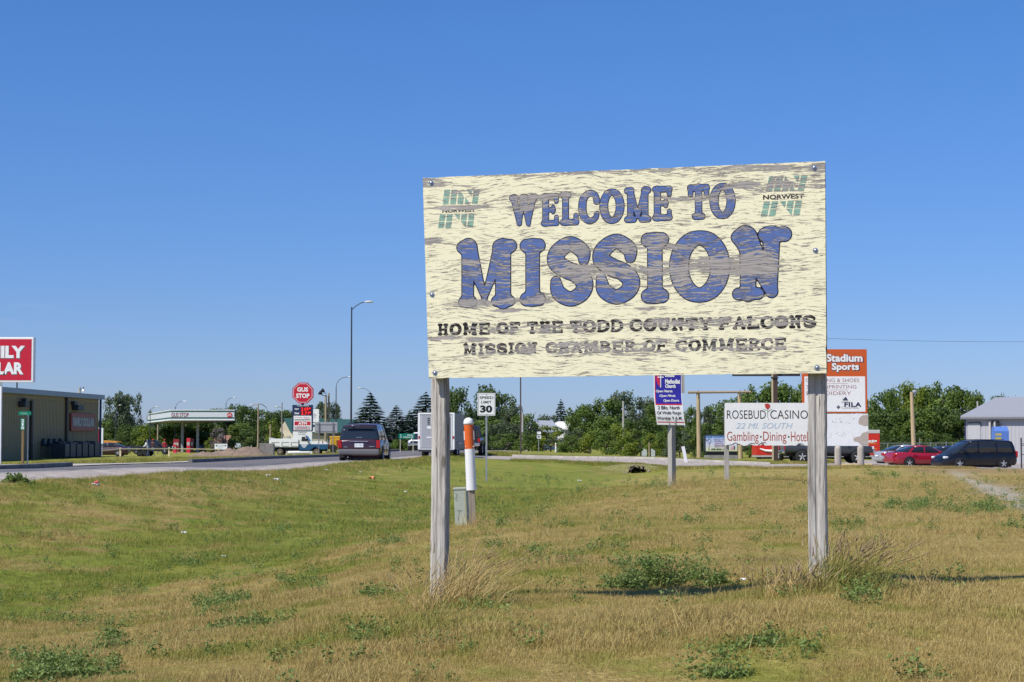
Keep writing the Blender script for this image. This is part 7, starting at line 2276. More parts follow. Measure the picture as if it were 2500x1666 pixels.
def crown_mesh(seed, n=5200, nl=30, low=.10, top=1.0, shape='round', leaf=.023):
    rg = np.random.default_rng(seed)
    cs = []; rs = []
    for k in range(nl):
        z = rg.uniform(low, top - .12)
        t = (z - low) / (top - low)
        if shape == 'round': w_ = .42 * math.sqrt(max(.02, 1 - (2 * t - .75) ** 2 * .60))
        elif shape == 'poplar': w_ = .24 * (1 - t) ** .5 + .08
        else: w_ = .46 * math.sqrt(max(.02, 1 - t * t))
        a = rg.uniform(0, 2 * math.pi); rr_ = w_ * math.sqrt(rg.uniform(.05, 1)) * .85
        cs.append((rr_ * math.cos(a), rr_ * math.sin(a), z)); rs.append(rg.uniform(.10, .19) * (1.1 - .45 * t))
    cs = np.array(cs); rs = np.array(rs)
    pr = rs ** 2 / np.sum(rs ** 2)
    li = rg.choice(nl, n, p=pr)
    dirs = unit(n, rg); dirs[:, 2] *= .85
    rad = rs[li] * (rg.uniform(.55, 1.0, n) ** .35) * (1 + .22 * rg.normal(size=n))
    P_ = cs[li] + dirs * rad[:, None]
    P_[:, 2] = np.maximum(P_[:, 2], .02 + rg.uniform(0, .08, n))
    # leaves mostly face out and up
    Nn = dirs + .8 * unit(n, rg) + np.array([0, 0, .35]); Nn /= np.linalg.norm(Nn, axis=1, keepdims=True)
    U = np.cross(Nn, unit(n, rg)); U /= np.linalg.norm(U, axis=1, keepdims=True) + 1e-9
    S = leaf * rg.uniform(.6, 1.5, n)
    return quads_mesh('crown', P_, Nn, U, S, FM), cs


def trunk_mesh(cs, seed, h=.55):
    r = random.Random(seed); mb = MB()
    mb.path([(0, 0, -.03), (.01, 0, h * .3), (-.01, .01, h * .65), (.01, 0, h)], [.028, .022, .016, .008], n=7)
    for c in list(cs)[:9]:
        z0 = r.uniform(.12, .4); mb.path([(0, 0, z0), (c[0] * .5, c[1] * .5, (z0 + c[2]) / 2), tuple(c)], [.010, .007, .003], n=5)
    me = bpy.data.meshes.new('trunk'); me.from_pydata(mb.v, [], mb.f); me.materials.append(BARK); return me


def spruce_mesh(seed, n=5200):
    rg = np.random.default_rng(seed)
    z = .05 + .95 * (1 - np.sqrt(rg.uniform(0, 1, n)))
    tier = np.floor(z * 22) / 22 + .02
    z = tier + rg.uniform(0, .03, n)
    a = rg.uniform(0, 2 * math.pi, n)
    lobes = 1 + .16 * np.sin(a * 5 + tier * 40) + .10 * np.sin(a * 9 + tier * 77)
    R_ = .30 * (1 - z) ** .80 * lobes
    rr_ = R_ * np.sqrt(rg.uniform(.15, 1.0, n))
    P_ = np.stack([rr_ * np.cos(a), rr_ * np.sin(a), z - rr_ * .22 + .0], 1)
    P_[:, 2] = np.maximum(P_[:, 2], .01)
    out_ = np.stack([np.cos(a), np.sin(a), -.25 + .5 * rg.normal(size=n) * .4], 1); out_ /= np.linalg.norm(out_, axis=1, keepdims=True)
    Nn = np.stack([np.cos(a) * .4, np.sin(a) * .4, np.ones(n)], 1) + .5 * unit(n, rg); Nn /= np.linalg.norm(Nn, axis=1, keepdims=True)
    S = .020 * rg.uniform(.7, 1.6, n)
    return quads_mesh('crown', P_, Nn, out_, S, FS)


CROWNS = [crown_mesh(k, nl=24 + 3 * k) for k in range(5)]
BUSHES = [crown_mesh(20 + k, n=3000, nl=20, low=.06, shape='bush', leaf=.026) for k in range(3)]
POPL = [crown_mesh(40 + k, n=2600, nl=16, low=.10, shape='poplar', leaf=.022) for k in range(2)]
TRK = [trunk_mesh(cs, i) for i, (m_, cs) in enumerate(CROWNS)]
TRB = [trunk_mesh(cs, 9 + i, .3) for i, (m_, cs) in enumerate(BUSHES)]
TRP = [trunk_mesh(cs, 19 + i, .8) for i, (m_, cs) in enumerate(POPL)]
SPR = [spruce_mesh(70), spruce_mesh(71)]
mb = MB(); mb.path([(0, 0, -.03), (0, 0, .9)], [.016, .002], n=6)
TRS = bpy.data.meshes.new('trunk'); TRS.from_pydata(mb.v, [], mb.f); TRS.materials.append(BARK)
_tr = random.Random(5)
CLN = 0


_cnt = {}
_ORD = ['first', 'second', 'third', 'fourth', 'fifth', 'sixth', 'seventh', 'eighth', 'ninth', 'tenth', 'eleventh', 'twelfth', 'thirteenth', 'fourteenth', 'fifteenth', 'sixteenth', 'seventeenth',
        'eighteenth', 'nineteenth', 'twentieth', 'twenty-first', 'twenty-second', 'twenty-third', 'twenty-fourth', 'twenty-fifth', 'twenty-sixth', 'twenty-seventh', 'twenty-eighth']
_grp = {}


def tree(kind, px, d, top, wpx, m, label, group=None, cat=None, name=None, stretch=1.0):
    """top: photo row of the tip, wpx: crown width in photo pixels"""
    p = on(px, d)
    H = P(px, top, d).z - p.z
    W = wpx * d / FPX
    if kind == 'spruce': crown, trunk, nm, wn_ = _tr.choice(SPR), TRS, 'spruce_tree', .31
    elif kind == 'bush': i = _tr.randrange(3); crown, trunk, nm, wn_ = BUSHES[i][0], TRB[i], 'shrub', 1.02
    elif kind == 'poplar': i = _tr.randrange(2); crown, trunk, nm, wn_ = POPL[i][0], TRP[i], 'poplar_tree', .62
    else: i = _tr.randrange(5); crown, trunk, nm, wn_ = CROWNS[i][0], TRK[i], 'leafy_tree', .84
    t = thing(name or nm, label, cat or ('shrub' if kind == 'bush' else 'tree'), p, _tr.uniform(0, 6.28), group)
    if group: _grp.setdefault(group, []).append((px, t))
    for nm2, me_ in (('trunk', trunk), ('crown', crown)):
        o = bpy.data.objects.new(nm2, me_); C.objects.link(o); o.parent = t
        o.scale = (W / wn_, W / wn_, H)
        if nm2 == 'crown':
            o.material_slots[0].link = 'OBJECT'; o.material_slots[0].material = m
    return t


T_ = tree
# left part, behind the store and the station
T_('leafy', 285, 300, 950, 78, FG, 'feathery grey green tree rising right of the tan store corner')
T_('leafy', 322, 305, 952, 62, FG, 'feathery grey green tree just left of the canopy end')
T_('leafy', 258, 290, 1020, 60, FM, 'low green tree at the corner of the tan store')
T_('leafy', 372, 310, 1000, 34, FD, 'small dark tree topping out over the near end of the canopy')
T_('bush', 350, 270, 1030, 60, FY, 'yellow green shrub under the near end of the canopy')
T_('bush', 300, 255, 1058, 110, FD, 'wide dark shrub behind the awning and flatbed trailer')
T_('bush', 530, 246, 1042, 56, FN, 'dead grey brown shrub right of the last canopy column', name='dead_shrub')
T_('bush', 515, 250, 1066, 40, FY, 'small yellowing shrub below the dead grey shrub')
belt = 'trees in the belt behind the filling station'
for px, top, w_, m_, d in ((275, 1040, 80, FM, 292), (320, 1030, 80, FD, 288), (356, 1035, 70, FM, 286), (455, 1002, 70, FD, 322), (515, 998, 66, FM, 318), (405, 998, 60, FD, 320), (440, 1000, 66, FD, 300), (470, 996, 60, FM, 315), (500, 998, 66, FD, 300), (530, 992, 60, FM, 330), (552, 984, 46, FD, 305), (575, 980, 50, FM, 310), (600, 984, 60, FD, 300), (632, 992, 62, FM, 315), (662, 1000, 56, FD, 300), (690, 996, 50, FM, 320), (712, 994, 60, FD, 310), (738, 1000, 60, FD, 320), (380, 1030, 70, FD, 290), (430, 1040, 80, FD, 280), (480, 1044, 70, FD, 282), (585, 1030, 70, FM, 278), (620, 1040, 90, FD, 270)):
    T_('leafy' if _tr.random() < .8 else 'poplar', px, d, top, w_ * 1.15, m_, 'bushy green tree in the long belt behind the filling station', belt)
T_('bush', 662, 246, 1020, 66, FY, 'yellow green tree behind the timber poles left of the cream gable', cat='tree', name='leafy_tree')
T_('bush', 600, 240, 1052, 80, FD, 'round dark shrub behind the dirt heap')
T_('bush', 645, 236, 1062, 60, FG, 'grey green shrub behind the concrete block')
T_('leafy', 783, 300, 962, 52, FG, 'silvery willow right of the red octagon', stretch=1)
T_('leafy', 812, 305, 975, 48, FG, 'silvery willow right of the floodlight poles')
T_('leafy', 765, 310, 985, 40, FG, 'low silvery willow hidden behind the red octagon')
T_('bush', 843, 236, 1052, 30, FD, 'small dark shrub at the end of the green roofed building')
for px in (836, 855, 925): pass
T_('spruce', 903, 190, 960, 82, FS, 'big dark green spruce behind the maroon minivan')
T_('spruce', 968, 200, 990, 66, FB, 'grey blue spruce right of the big dark spruce')
T_('spruce', 999, 205, 1004, 46, FS, 'small dark spruce left of the silver trailer')
T_('spruce', 1040, 210, 958, 92, FS, 'tall dark spruce behind the left timber post')
T_('bush', 938, 190, 1045, 50, FG, 'low grey shrub between the two larger spruces')
T_('bush', 985, 180, 1062, 80, FM, 'rough green shrub behind the small destination sign')
# middle
T_('leafy', 1122, 230, 938, 96, FD, 'large dark leafy tree between the left timber post and the speed limit sign')
T_('leafy', 1088, 225, 962, 70, FD, 'dark leafy tree close beside the left timber post')
T_('leafy', 1180, 235, 932, 90, FD, 'large leafy tree rising behind the speed limit sign')
T_('leafy', 1226, 240, 950, 84, FD, 'leafy tree right of the speed limit sign')
T_('leafy', 1252, 230, 985, 60, FG, 'pale green tree behind the thin dark pole')
mid = 'trees in the wood beyond the side drive'
for px, top, w_, m_, d in ((1140, 1010, 90, FG, 205), (1190, 1020, 90, FM, 200), (1235, 1025, 90, FG, 195), (1285, 1005, 70, FM, 215), (1330, 1010, 70, FG, 220), (1412, 985, 70, FM, 230), (1440, 968, 76, FD, 235), (1480, 964, 80, FM, 235), (1528, 948, 92, FG, 240), (1570, 962, 70, FG, 235), (1604, 985, 60, FM, 230), (1640, 1000, 70, FM, 220), (1690, 985, 44, FM, 215), (1716, 985, 46, FG, 220), (1660, 1010, 60, FD, 222), (1500, 1015, 90, FM, 205), (1560, 1015, 90, FD, 200)):
    T_('leafy', px, d, top, w_ * 1.2, m_, 'bushy tree in the wood beyond the side drive', mid)
T_('spruce', 1369, 240, 975, 40, FS, 'small dark conifer poking out of the wood left of the rounded trees')
shr = 'shrubs along the edge of the wood beyond the side drive'
for px, top, w_, m_, d in ((1110, 1050, 80, FG, 172), (1180, 1052, 90, FM, 168), (1240, 1056, 80, FM, 166), (1290, 1052, 60, FM, 164), (1345, 1036, 90, FY, 172), (1400, 1042, 90, FG, 168), (1395, 1060, 60, FM, 158), (1440, 1046, 80, FY, 162), (1480, 1048, 80, FM, 150), (1515, 1030, 90, FY, 156), (1530, 1058, 70, FY, 142), (1565, 1044, 80, FM, 146), (1590, 1056, 50, FY, 136), (1620, 1040, 80, FM, 150), (1660, 1046, 80, FG, 144), (1695, 1030, 70, FM, 160), (1735, 1030, 80, FM, 168), (1780, 1040, 80, FD, 168), (1830, 1060, 80, FG, 165), (1850, 1070, 60, FM, 162)):
    T_('bush', px, d, top, w_ * 1.1, m_, 'rounded shrub at the edge of the wood beyond the side drive', shr)
# right
rgt = 'trees in the tall wood behind the yard'
for px, top, w_, m_, d in ((1750, 985, 60, FM, 235), (1780, 970, 66, FM, 240), (1815, 950, 70, FM, 235), (1850, 932, 80, FM, 238), (1893, 925, 84, FM, 236), (1935, 928, 80, FM, 240), (1975, 935, 80, FM, 238), (2020, 945, 80, FM, 236), (2080, 950, 80, FM, 238), (2128, 960, 70, FM, 235), (2160, 950, 76, FM, 232), (2196, 940, 76, FM, 236), (2232, 930, 76, FY, 232), (2268, 922, 80, FM, 235), (2303, 922, 80, FM, 232), (2338, 936, 72, FM, 236), (2370, 950, 66, FM, 234), (2140, 1000, 90, FD, 215), (2190, 1000, 96, FD, 212), (2245, 990, 96, FM, 210), (2300, 990, 96, FD, 212), (2345, 1000, 90, FD, 210), (2400, 985, 80, FD, 235), (1860, 1000, 90, FD, 215), (1930, 1000, 90, FD, 214)):
    T_('leafy' if _tr.random() < .75 else 'poplar', px, d, top - 4, w_ * 1.2, m_, 'tall green tree in the dense wood behind the yard', rgt)
T_('leafy', 2440, 260, 955, 60, FD, 'dark tree behind the grey shop roof, nearer the yard')
T_('leafy', 2474, 262, 962, 50, FD, 'dark tree behind the ridge of the grey shop')
lows = 'low dark shrubs along the yard fence'
for px, top, w_, m_, d in ((2135, 1062, 90, FD, 178), (2190, 1058, 90, FD, 176), (2245, 1052, 90, FD, 178), (2300, 1055, 90, FD, 176), (2345, 1062, 70, FD, 172), (1905, 1068, 80, FD, 176)):
    T_('bush', px, d, top, w_, m_, 'low dark shrub along the chain link fence', lows)
for g_n, lst in _grp.items():
    for k, (px, t) in enumerate(sorted(lst, key=lambda q: q[0])):
        t['label'] = t['label'] + ', ' + _ORD[k] + ' from the left'
# distant line of trees, seen only as a mass
rg = np.random.default_rng(77)
n = 16000
xs_ = rg.uniform(-330, 330, n); dd = 560 + rg.uniform(-8, 8, n)
prof = 3.6 + 1.6 * np.sin(xs_ / 17) + 1.2 * np.sin(xs_ / 6.3 + 1) + .8 * np.sin(xs_ / 2.9)
zz_ = gz(xs_, dd) + prof * rg.uniform(0, 1, n) ** .7
Nn = unit(n, rg); U = np.cross(Nn, unit(n, rg)); U /= np.linalg.norm(U, axis=1, keepdims=True)
me = quads_mesh('distant_woods', np.stack([xs_, dd, zz_], 1), Nn, U, rg.uniform(.5, 1.1, n), leaf_material('foliage_distant', (.06, .10, .09), (.09, .14, .12), trans=.05))
o = bpy.data.objects.new('distant_woods', me); C.objects.link(o); tag(o, 'low blue green line of far off woods on the horizon', 'woods', kind='stuff')


# ------------------------------------------------------------------ grass and weeds
def blades_mesh(name, seed, n, rad, h, wdt, lean, m, wind=(0.25, .05), bend=.5):
    r = np.random.default_rng(seed); V = []; F = []
    for k in range(n):
        a = r.uniform(0, 6.283); rr_ = rad * math.sqrt(r.uniform()); x, y = rr_ * math.cos(a), rr_ * math.sin(a)
        hh = h * r.uniform(.45, 1.15); b = r.uniform(0, 6.283); w2 = wdt * r.uniform(.6, 1.2) / 2
        lx = lean * r.normal() + wind[0]; ly = lean * r.normal() + wind[1]
        cx2, cy2 = math.cos(b) * w2, math.sin(b) * w2
        o = len(V)
        V += [(x - cx2, y - cy2, -.01), (x + cx2, y + cy2, -.01), (x + lx * hh * .4 + cx2 * .7, y + ly * hh * .4 + cy2 * .7, hh * .55), (x + lx * hh * .4 - cx2 * .7, y + ly * hh * .4 - cy2 * .7, hh * .55),
              (x + lx * hh * (.4 + bend), y + ly * hh * (.4 + bend), hh * (1 - .25 * abs(lx)))]
        F += [(o, o + 1, o + 2, o + 3), (o + 3, o + 2, o + 4)]
    me = bpy.data.meshes.new(name); me.from_pydata(V, [], F); me.materials.append(m); return me


BLADE = blade_material()
WEEDM = leaf_material('weed_leaves', (.085, .155, .03), (.26, .33, .09), trans=.3, scale=6)


def weed_mesh(name, seed, n, rad, h, leaf):
    rg = np.random.default_rng(seed)
    stems = 9; V = []
    P_ = []; Nn = []
    sx = rg.uniform(-rad, rad, stems); sy = rg.uniform(-rad, rad, stems); sh_ = h * rg.uniform(.4, 1.1, stems); lx = rg.normal(size=stems) * .35 + .15; ly = rg.normal(size=stems) * .35
    k = rg.integers(0, stems, n); t = rg.uniform(.15, 1.0, n)
    P_ = np.stack([sx[k] + lx[k] * sh_[k] * t + rg.normal(size=n) * leaf * 1.1, sy[k] + ly[k] * sh_[k] * t + rg.normal(size=n) * leaf * 1.1, sh_[k] * t + rg.normal(size=n) * leaf * .3], 1)
    Nn = unit(n, rg) * .8 + np.array([0, 0, .8]); Nn /= np.linalg.norm(Nn, axis=1, keepdims=True)
    U = np.cross(Nn, unit(n, rg)); U /= np.linalg.norm(U, axis=1, keepdims=True) + 1e-9
    return quads_mesh(name, P_, Nn, U, leaf * rg.uniform(.6, 1.4, n), WEEDM)


def scatter(name, pts, rot, scl, idx, attrs, meshes, label, cat):
    col = bpy.data.collections.new(name + '_sources')
    for i, me_ in enumerate(meshes):
        o = bpy.data.objects.new('%s_piece_%02d' % (name, i), me_); col.objects.link(o)
    me = bpy.data.meshes.new(name); n = len(pts)
    me.vertices.add(n); me.vertices.foreach_set('co', np.asarray(pts, np.float32).ravel())
    for nm, arr, ty in [('rot', rot, 'FLOAT'), ('scl', scl, 'FLOAT'), ('idx', idx, 'INT')] + [(k, v, 'FLOAT') for k, v in attrs.items()]:
        a = me.attributes.new(nm, ty, 'POINT'); a.data.foreach_set('value', np.asarray(arr, np.int32 if ty == 'INT' else np.float32))
    me.materials.append(meshes[0].materials[0])
    o = bpy.data.objects.new(name, me); C.objects.link(o); tag(o, label, cat, kind='stuff')
    ng = bpy.data.node_groups.new(name + '_scatter', 'GeometryNodeTree')
    ng.interface.new_socket('Geometry', in_out='INPUT', socket_type='NodeSocketGeometry'); ng.interface.new_socket('Geometry', in_out='OUTPUT', socket_type='NodeSocketGeometry')
    N = ng.nodes; L = ng.links
    gi = N.new('NodeGroupInput'); go = N.new('NodeGroupOutput')
    ci = N.new('GeometryNodeCollectionInfo'); ci.inputs[0].default_value = col; ci.inputs['Separate Children'].default_value = True; ci.inputs['Reset Children'].default_value = True
    ip = N.new('GeometryNodeInstanceOnPoints'); ip.inputs['Pick Instance'].default_value = True

    def at(nm, ty):
        a = N.new('GeometryNodeInputNamedAttribute'); a.data_type = ty; a.inputs['Name'].default_value = nm
        return [x for x in a.outputs if x.enabled and x.name == 'Attribute'][0] if any(x.enabled and x.name == 'Attribute' for x in a.outputs) else a.outputs[0]
    cb = N.new('ShaderNodeCombineXYZ'); L.new(at('rot', 'FLOAT'), cb.inputs[2])
    L.new(gi.outputs[0], ip.inputs['Points']); L.new(ci.outputs[0], ip.inputs['Instance']); L.new(at('idx', 'INT'), ip.inputs['Instance Index'])
    L.new(cb.outputs[0], ip.inputs['Rotation']); L.new(at('scl', 'FLOAT'), ip.inputs['Scale']); L.new(ip.outputs[0], go.inputs[0])
    md = o.modifiers.new('scatter', 'NODES'); md.node_group = ng
    return o


def pick(n, y0, y1, half=.31, power=1.0):
    """random ground points over the wedge of ground ahead, denser near"""
    y = (y0 ** (1 - power) + RNG.uniform(0, 1, n) * (y1 ** (1 - power) - y0 ** (1 - power))) ** (1 / (1 - power)) if power != 1 else y0 * (y1 / y0) ** RNG.uniform(0, 1, n)
    x = y * RNG.uniform(-half, half, n)
    return x, y


GM = [blades_mesh('tuft', 100 + k, 34, .085, .040, .0032, .6, BLADE) for k in range(5)]
GT = [blades_mesh('tuft_tall', 120 + k, 8, .07, .10, .0034, .45, BLADE) for k in range(3)]
xs_, ys_ = pick(64000, 6.3, 58, power=1.0)
on_road = (xs_ < road_c(ys_) + .3) | (drive_in(xs_, ys_) > -.3)
keep = ~on_road
xs_, ys_ = xs_[keep], ys_[keep]
zs_ = gz(xs_, ys_)
gr, we, ba, re = cover(xs_, ys_, zs_)
keep = RNG.uniform(size=len(xs_)) > ba * .9 + re * .7
xs_, ys_, zs_, gr, re = xs_[keep], ys_[keep], zs_[keep], gr[keep], re[keep]
n = len(xs_)
patchy = np.clip(.85 + .9 * np.array([mnoise.noise(Vector((a * 1.1, b * .8, 0))) for a, b in zip(xs_, ys_)]), .35, 1.6)
sc = RNG.uniform(.6, 1.2, n) * patchy * (1 + np.clip(ys_ - 14, 0, 50) * .02) * (1 + .25 * gr)
tall = RNG.uniform(size=n) < .06
idx = np.where(tall, RNG.integers(5, 8, n), RNG.integers(0, 5, n))
rot = np.where(tall, RNG.normal(0, .5, n), RNG.normal(0, 1.2, n))
scatter('grass', np.stack([xs_, ys_, zs_], 1), rot, sc, idx, {'green': gr, 'red': re}, GM + GT, 'short dry and green grass covering the slope', 'grass')

# coarser fringe of grass along road and drive edges and the far verge
xr_ = []; yr_ = []
for k in range(5200):
    y = RNG.uniform(30, 135); xr_.append(float(road_c(y)) + abs(RNG.normal(0, .8)) + .1); yr_.append(y)
for k in range(3600):
    x = RNG.uniform(0, 25); y = np.interp(x, _dn[:, 0], _dn[:, 1]) - abs(RNG.normal(0, 1.2)) - .05; xr_.append(x); yr_.append(y)
for k in range(2600):
    x = RNG.uniform(-2, 25); y = np.interp(x, _df[:, 0], _df[:, 1]) + abs(RNG.normal(0, 2.5)) + .3; xr_.append(x); yr_.append(y)
for k in range(5200):
    y = RNG.uniform(60, 190); xr_.append(float(road_c(y)) - ROAD_W - 2.5 - abs(RNG.normal(0, 3.5))); yr_.append(y)
xs_ = np.array(xr_); ys_ = np.array(yr_)
keep = (drive_in(xs_, ys_) < -.02) & ~((xs_ < road_c(ys_) - ROAD_W) & (ys_ > 71) & (ys_ < 87)); xs_, ys_ = xs_[keep], ys_[keep]
zs_ = gz(xs_, ys_); gr, we, ba, re = cover(xs_, ys_, zs_); n = len(xs_)
GF = [blades_mesh('fringe', 140 + k, 30, .22, .17, .012, .4, BLADE) for k in range(4)]
scatter('verge_grass', np.stack([xs_, ys_, zs_], 1), RNG.normal(0, 1.5, n), RNG.uniform(.4, 1.1, n) * np.clip(ys_ / 75, .42, 1), RNG.integers(0, 4, n), {'green': np.clip(gr * RNG.uniform(.6, 1.3, n), 0, 1), 'red': re}, GF, 'ragged taller grass along the road and drive edges', 'grass')

# leafy weeds in the listed patches plus a sprinkling in the ditch
wx = []; wy = []; ws_ = []
X0, Y0 = pick(150000, 6.5, 75, power=1.0)
Z0 = gz(X0, Y0); g0_, w0_, b0_, r0_ = cover(X0, Y0, Z0)
nz_ = np.array([mnoise.noise(Vector((a * 1.6, b * 1.6, 3.1))) for a, b in zip(X0, Y0)])
prob = np.clip(w0_ - .12, 0, 1.2) * np.clip(.45 + 2.0 * nz_, 0, 1.3) * .28 + .030 * g0_ * (nz_ > .08) + .008 * (nz_ > .14)
prob *= np.clip(Y0 / 14, .6, 1.3)
keep = (RNG.uniform(size=len(X0)) < prob) & (X0 > road_c(Y0) + .4) & (drive_in(X0, Y0) < -.3)
X0, Y0, Z0 = X0[keep], Y0[keep], Z0[keep]; n = len(X0)
WM = [weed_mesh('weed', 200 + k, 70, .06, .10, .0085) for k in range(5)]
scatter('weeds', np.stack([X0, Y0, Z0], 1), RNG.uniform(0, 6.28, n), RNG.uniform(.5, 1.25, n) * (1 + np.clip(Y0 - 15, 0, 60) * .02), RNG.integers(0, 5, n), {}, WM, 'dark green leafy weeds in patches through the dry grass', 'weeds')
print('weeds', n)

# large bushy weed right of centre, and others one can single out
def bushweed(px, d, wpx, hpx, label, seed, n=2600, leaf=.013):
    c = on(px, d); rg = np.random.default_rng(seed); W = wpx * d / FPX; H = hpx * d / FPX
    nst = 46
    sx = rg.normal(0, .42, nst) * W / 1.1; sy = rg.normal(0, .34, nst) * W / 1.6
    hgt = H * np.exp(-(sx / W * 1.9) ** 2) * rg.uniform(.45, 1.15, nst)
    lx = rg.normal(size=nst) * .3 + sx / W * .5; ly = rg.normal(size=nst) * .3
    k = rg.integers(0, nst, n); t = rg.uniform(.1, 1, n)
    x = sx[k] + lx[k] * hgt[k] * t + rg.normal(size=n) * .022; y = sy[k] + ly[k] * hgt[k] * t + rg.normal(size=n) * .022
    z = hgt[k] * t + gz(c.x + sx[k], c.y + sy[k]) - c.z
    Nn = unit(n, rg) * .8 + np.array([0, 0, .7]); Nn /= np.linalg.norm(Nn, axis=1, keepdims=True); U = np.cross(Nn, unit(n, rg)); U /= np.linalg.norm(U, axis=1, keepdims=True)
    root = thing('weed_clump', label, 'weed', c)
    me = quads_mesh('leaves', np.stack([x, y, z], 1), Nn, U, leaf * rg.uniform(.6, 1.5, n), WEEDM)
    o = bpy.data.objects.new('leaves', me); C.objects.link(o); o.parent = root
    mb = MB(); 
    for i in range(nst):
        z0 = g1(c.x + sx[i], c.y + sy[i]) - c.z
        mb.path([(sx[i], sy[i], z0 - .02), (sx[i] + lx[i] * hgt[i] * .5, sy[i] + ly[i] * hgt[i] * .5, z0 + hgt[i] * .5), (sx[i] + lx[i] * hgt[i], sy[i] + ly[i] * hgt[i], z0 + hgt[i])], [.003, .0025, .0012], n=4)
    mb.build('stems', mat('weed_stem', (.10, .13, .04), rough=.8, var=.1), root, fix=False)['kind'] = 'stuff'


bushweed(1605, 12.7, 160, 84, 'wide bushy green weed at the left end of the sign shadow', 1, 3300, .0085)
bushweed(1525, 12.5, 90, 50, 'lower green weed just left of the wide bushy weed', 2, 1300, .009)
bushweed(1710, 13.1, 120, 46, 'sprawling yellow green weed right of the wide bushy weed', 3, 1300, .009)
bushweed(140, 8.9, 230, 44, 'broad dark green weed at the lower left picture corner', 4, 3000, .0095)
bushweed(1860, 8.6, 120, 28, 'small flat green weed low in the foreground under the right post', 5, 700, .009)
bushweed(1758, 7.95, 90, 36, 'small dark weed lowest in the foreground', 6, 450, .009)
bushweed(2150, 10.6, 150, 34, 'dark green weed at the right foot of the tall grass by the right post', 7, 1000, .009)
bushweed(1750, 12.6, 46, 34, 'small bright green tuft of weed beyond the sign shadow', 8, 700, .012)
bushweed(45, 34.2, 50, 26, 'dark green weed at the road edge on the far left', 9, 700, .03)
bushweed(620, 12.3, 110, 20, 'low dark green weed left of the left timber post', 10, 900, .0095)
bushweed(275, 11.5, 90, 34, 'round green weed in the dry grass at left', 11, 1100, .009)
bushweed(560, 12.8, 150, 30, 'wide scattered green weed above the low dark weed', 12, 900, .009)


# tall dry grass clumps at post feet
def clump(px, d, label, seed, n, hpx, spread, lean, colm, seeds=True, ddy=0.0):
    c = on(px, d); rg = random.Random(seed); S = d / FPX; mb = MB(); hd_ = MB()
    for k in range(n):
        x = rg.gauss(0, spread) * S; y = rg.gauss(0, spread * .5) * S + ddy
        z0 = g1(c.x + x, c.y + y) - c.z
        h = hpx * S * (rg.random() ** 2.0 * .88 + .12)
        lx = rg.gauss(lean, .42); ly = rg.gauss(0, .25)
        w2 = rg.uniform(.0011, .0026); a = rg.uniform(-.7, .7); cx2, cy2 = math.cos(a) * w2, math.sin(a) * w2
        pts = []
        for t in (0, .35, .7, 1.0):
            pts.append(Vector((x + lx * h * t ** 1.7, y + ly * h * t ** 1.7, z0 - .02 + h * (t - .16 * abs(lx) * t * t))))
        V = []
        for i, p in enumerate(pts[:-1]):
            f = (1, .9, .6)[i]; V += [(p.x - cx2 * f, p.y - cy2 * f, p.z), (p.x + cx2 * f, p.y + cy2 * f, p.z)]
        V.append(tuple(pts[-1]))
        mb.add(V, [(0, 1, 3, 2), (2, 3, 5, 4), (4, 5, 6)])
        if seeds and h > hpx * S * .6 and rg.random() < .4:
            q = pts[-1]; dr_ = (pts[-1] - pts[-2]).normalized()
            hd_.tube(q - dr_ * .045, q + dr_ * .02, .0042, .0015, n=5)
    root = thing('grass_clump', label, 'grass clump', c)
    o = mb.build('blades', colm, root, fix=False); o['kind'] = 'stuff'
    if hd_.v: o = hd_.build('seed_heads', mat('seed_head', (.34, .25, .13), rough=.9, var=.2), root, fix=False); o['kind'] = 'stuff'


DRYB = leaf_material('dry_stalks', (.42, .29, .10), (.66, .50, .22), trans=.2, scale=5)
OLVB = leaf_material('olive_blades', (.15, .19, .03), (.42, .36, .10), trans=.25, scale=5)
clump(1105, 11.0, 'tall dry straw grass leaning over at the foot of the left timber post', 1, 620, 175, 42, .62, DRYB)
clump(1120, 10.85, 'short olive grass around the foot of the left timber post', 2, 520, 62, 62, .2, OLVB, False)
clump(1040, 10.85, 'pale upright straw stalks left of the left timber post', 3, 120, 120, 22, -.12, DRYB)
clump(2045, 10.35, 'tall olive grass leaning over right of the right timber post', 4, 950, 150, 46, .55, OLVB)
clump(2080, 10.2, 'short green grass spilling around the foot of the right timber post', 5, 800, 62, 75, .15, OLVB, False)
clump(1925, 10.2, 'dry yellow grass clump left of the right timber post', 6, 600, 95, 40, .1, DRYB)
clump(1165, 24.6, 'dry grass and twigs at the foot of the marker stake', 7, 240, 55, 20, .15, DRYB, False)
clump(1125, 24.9, 'thin green grass around the grey utility pedestal', 8, 160, 28, 26, .1, OLVB, False)
clump(1652, 41.5, 'brown grass clump at the foot of the church notice post', 9, 420, 62, 26, .1, DRYB, False)
clump(1505, 91, 'green grass on the left end of the culvert bank', 21, 260, 16, 40, .1, OLVB, False)
clump(1618, 90, 'green grass on the right end of the culvert bank', 22, 260, 16, 34, .1, OLVB, False)
clump(1690, 41.5, 'green grass clump right of the church notice post', 10, 260, 34, 24, .1, OLVB, False)
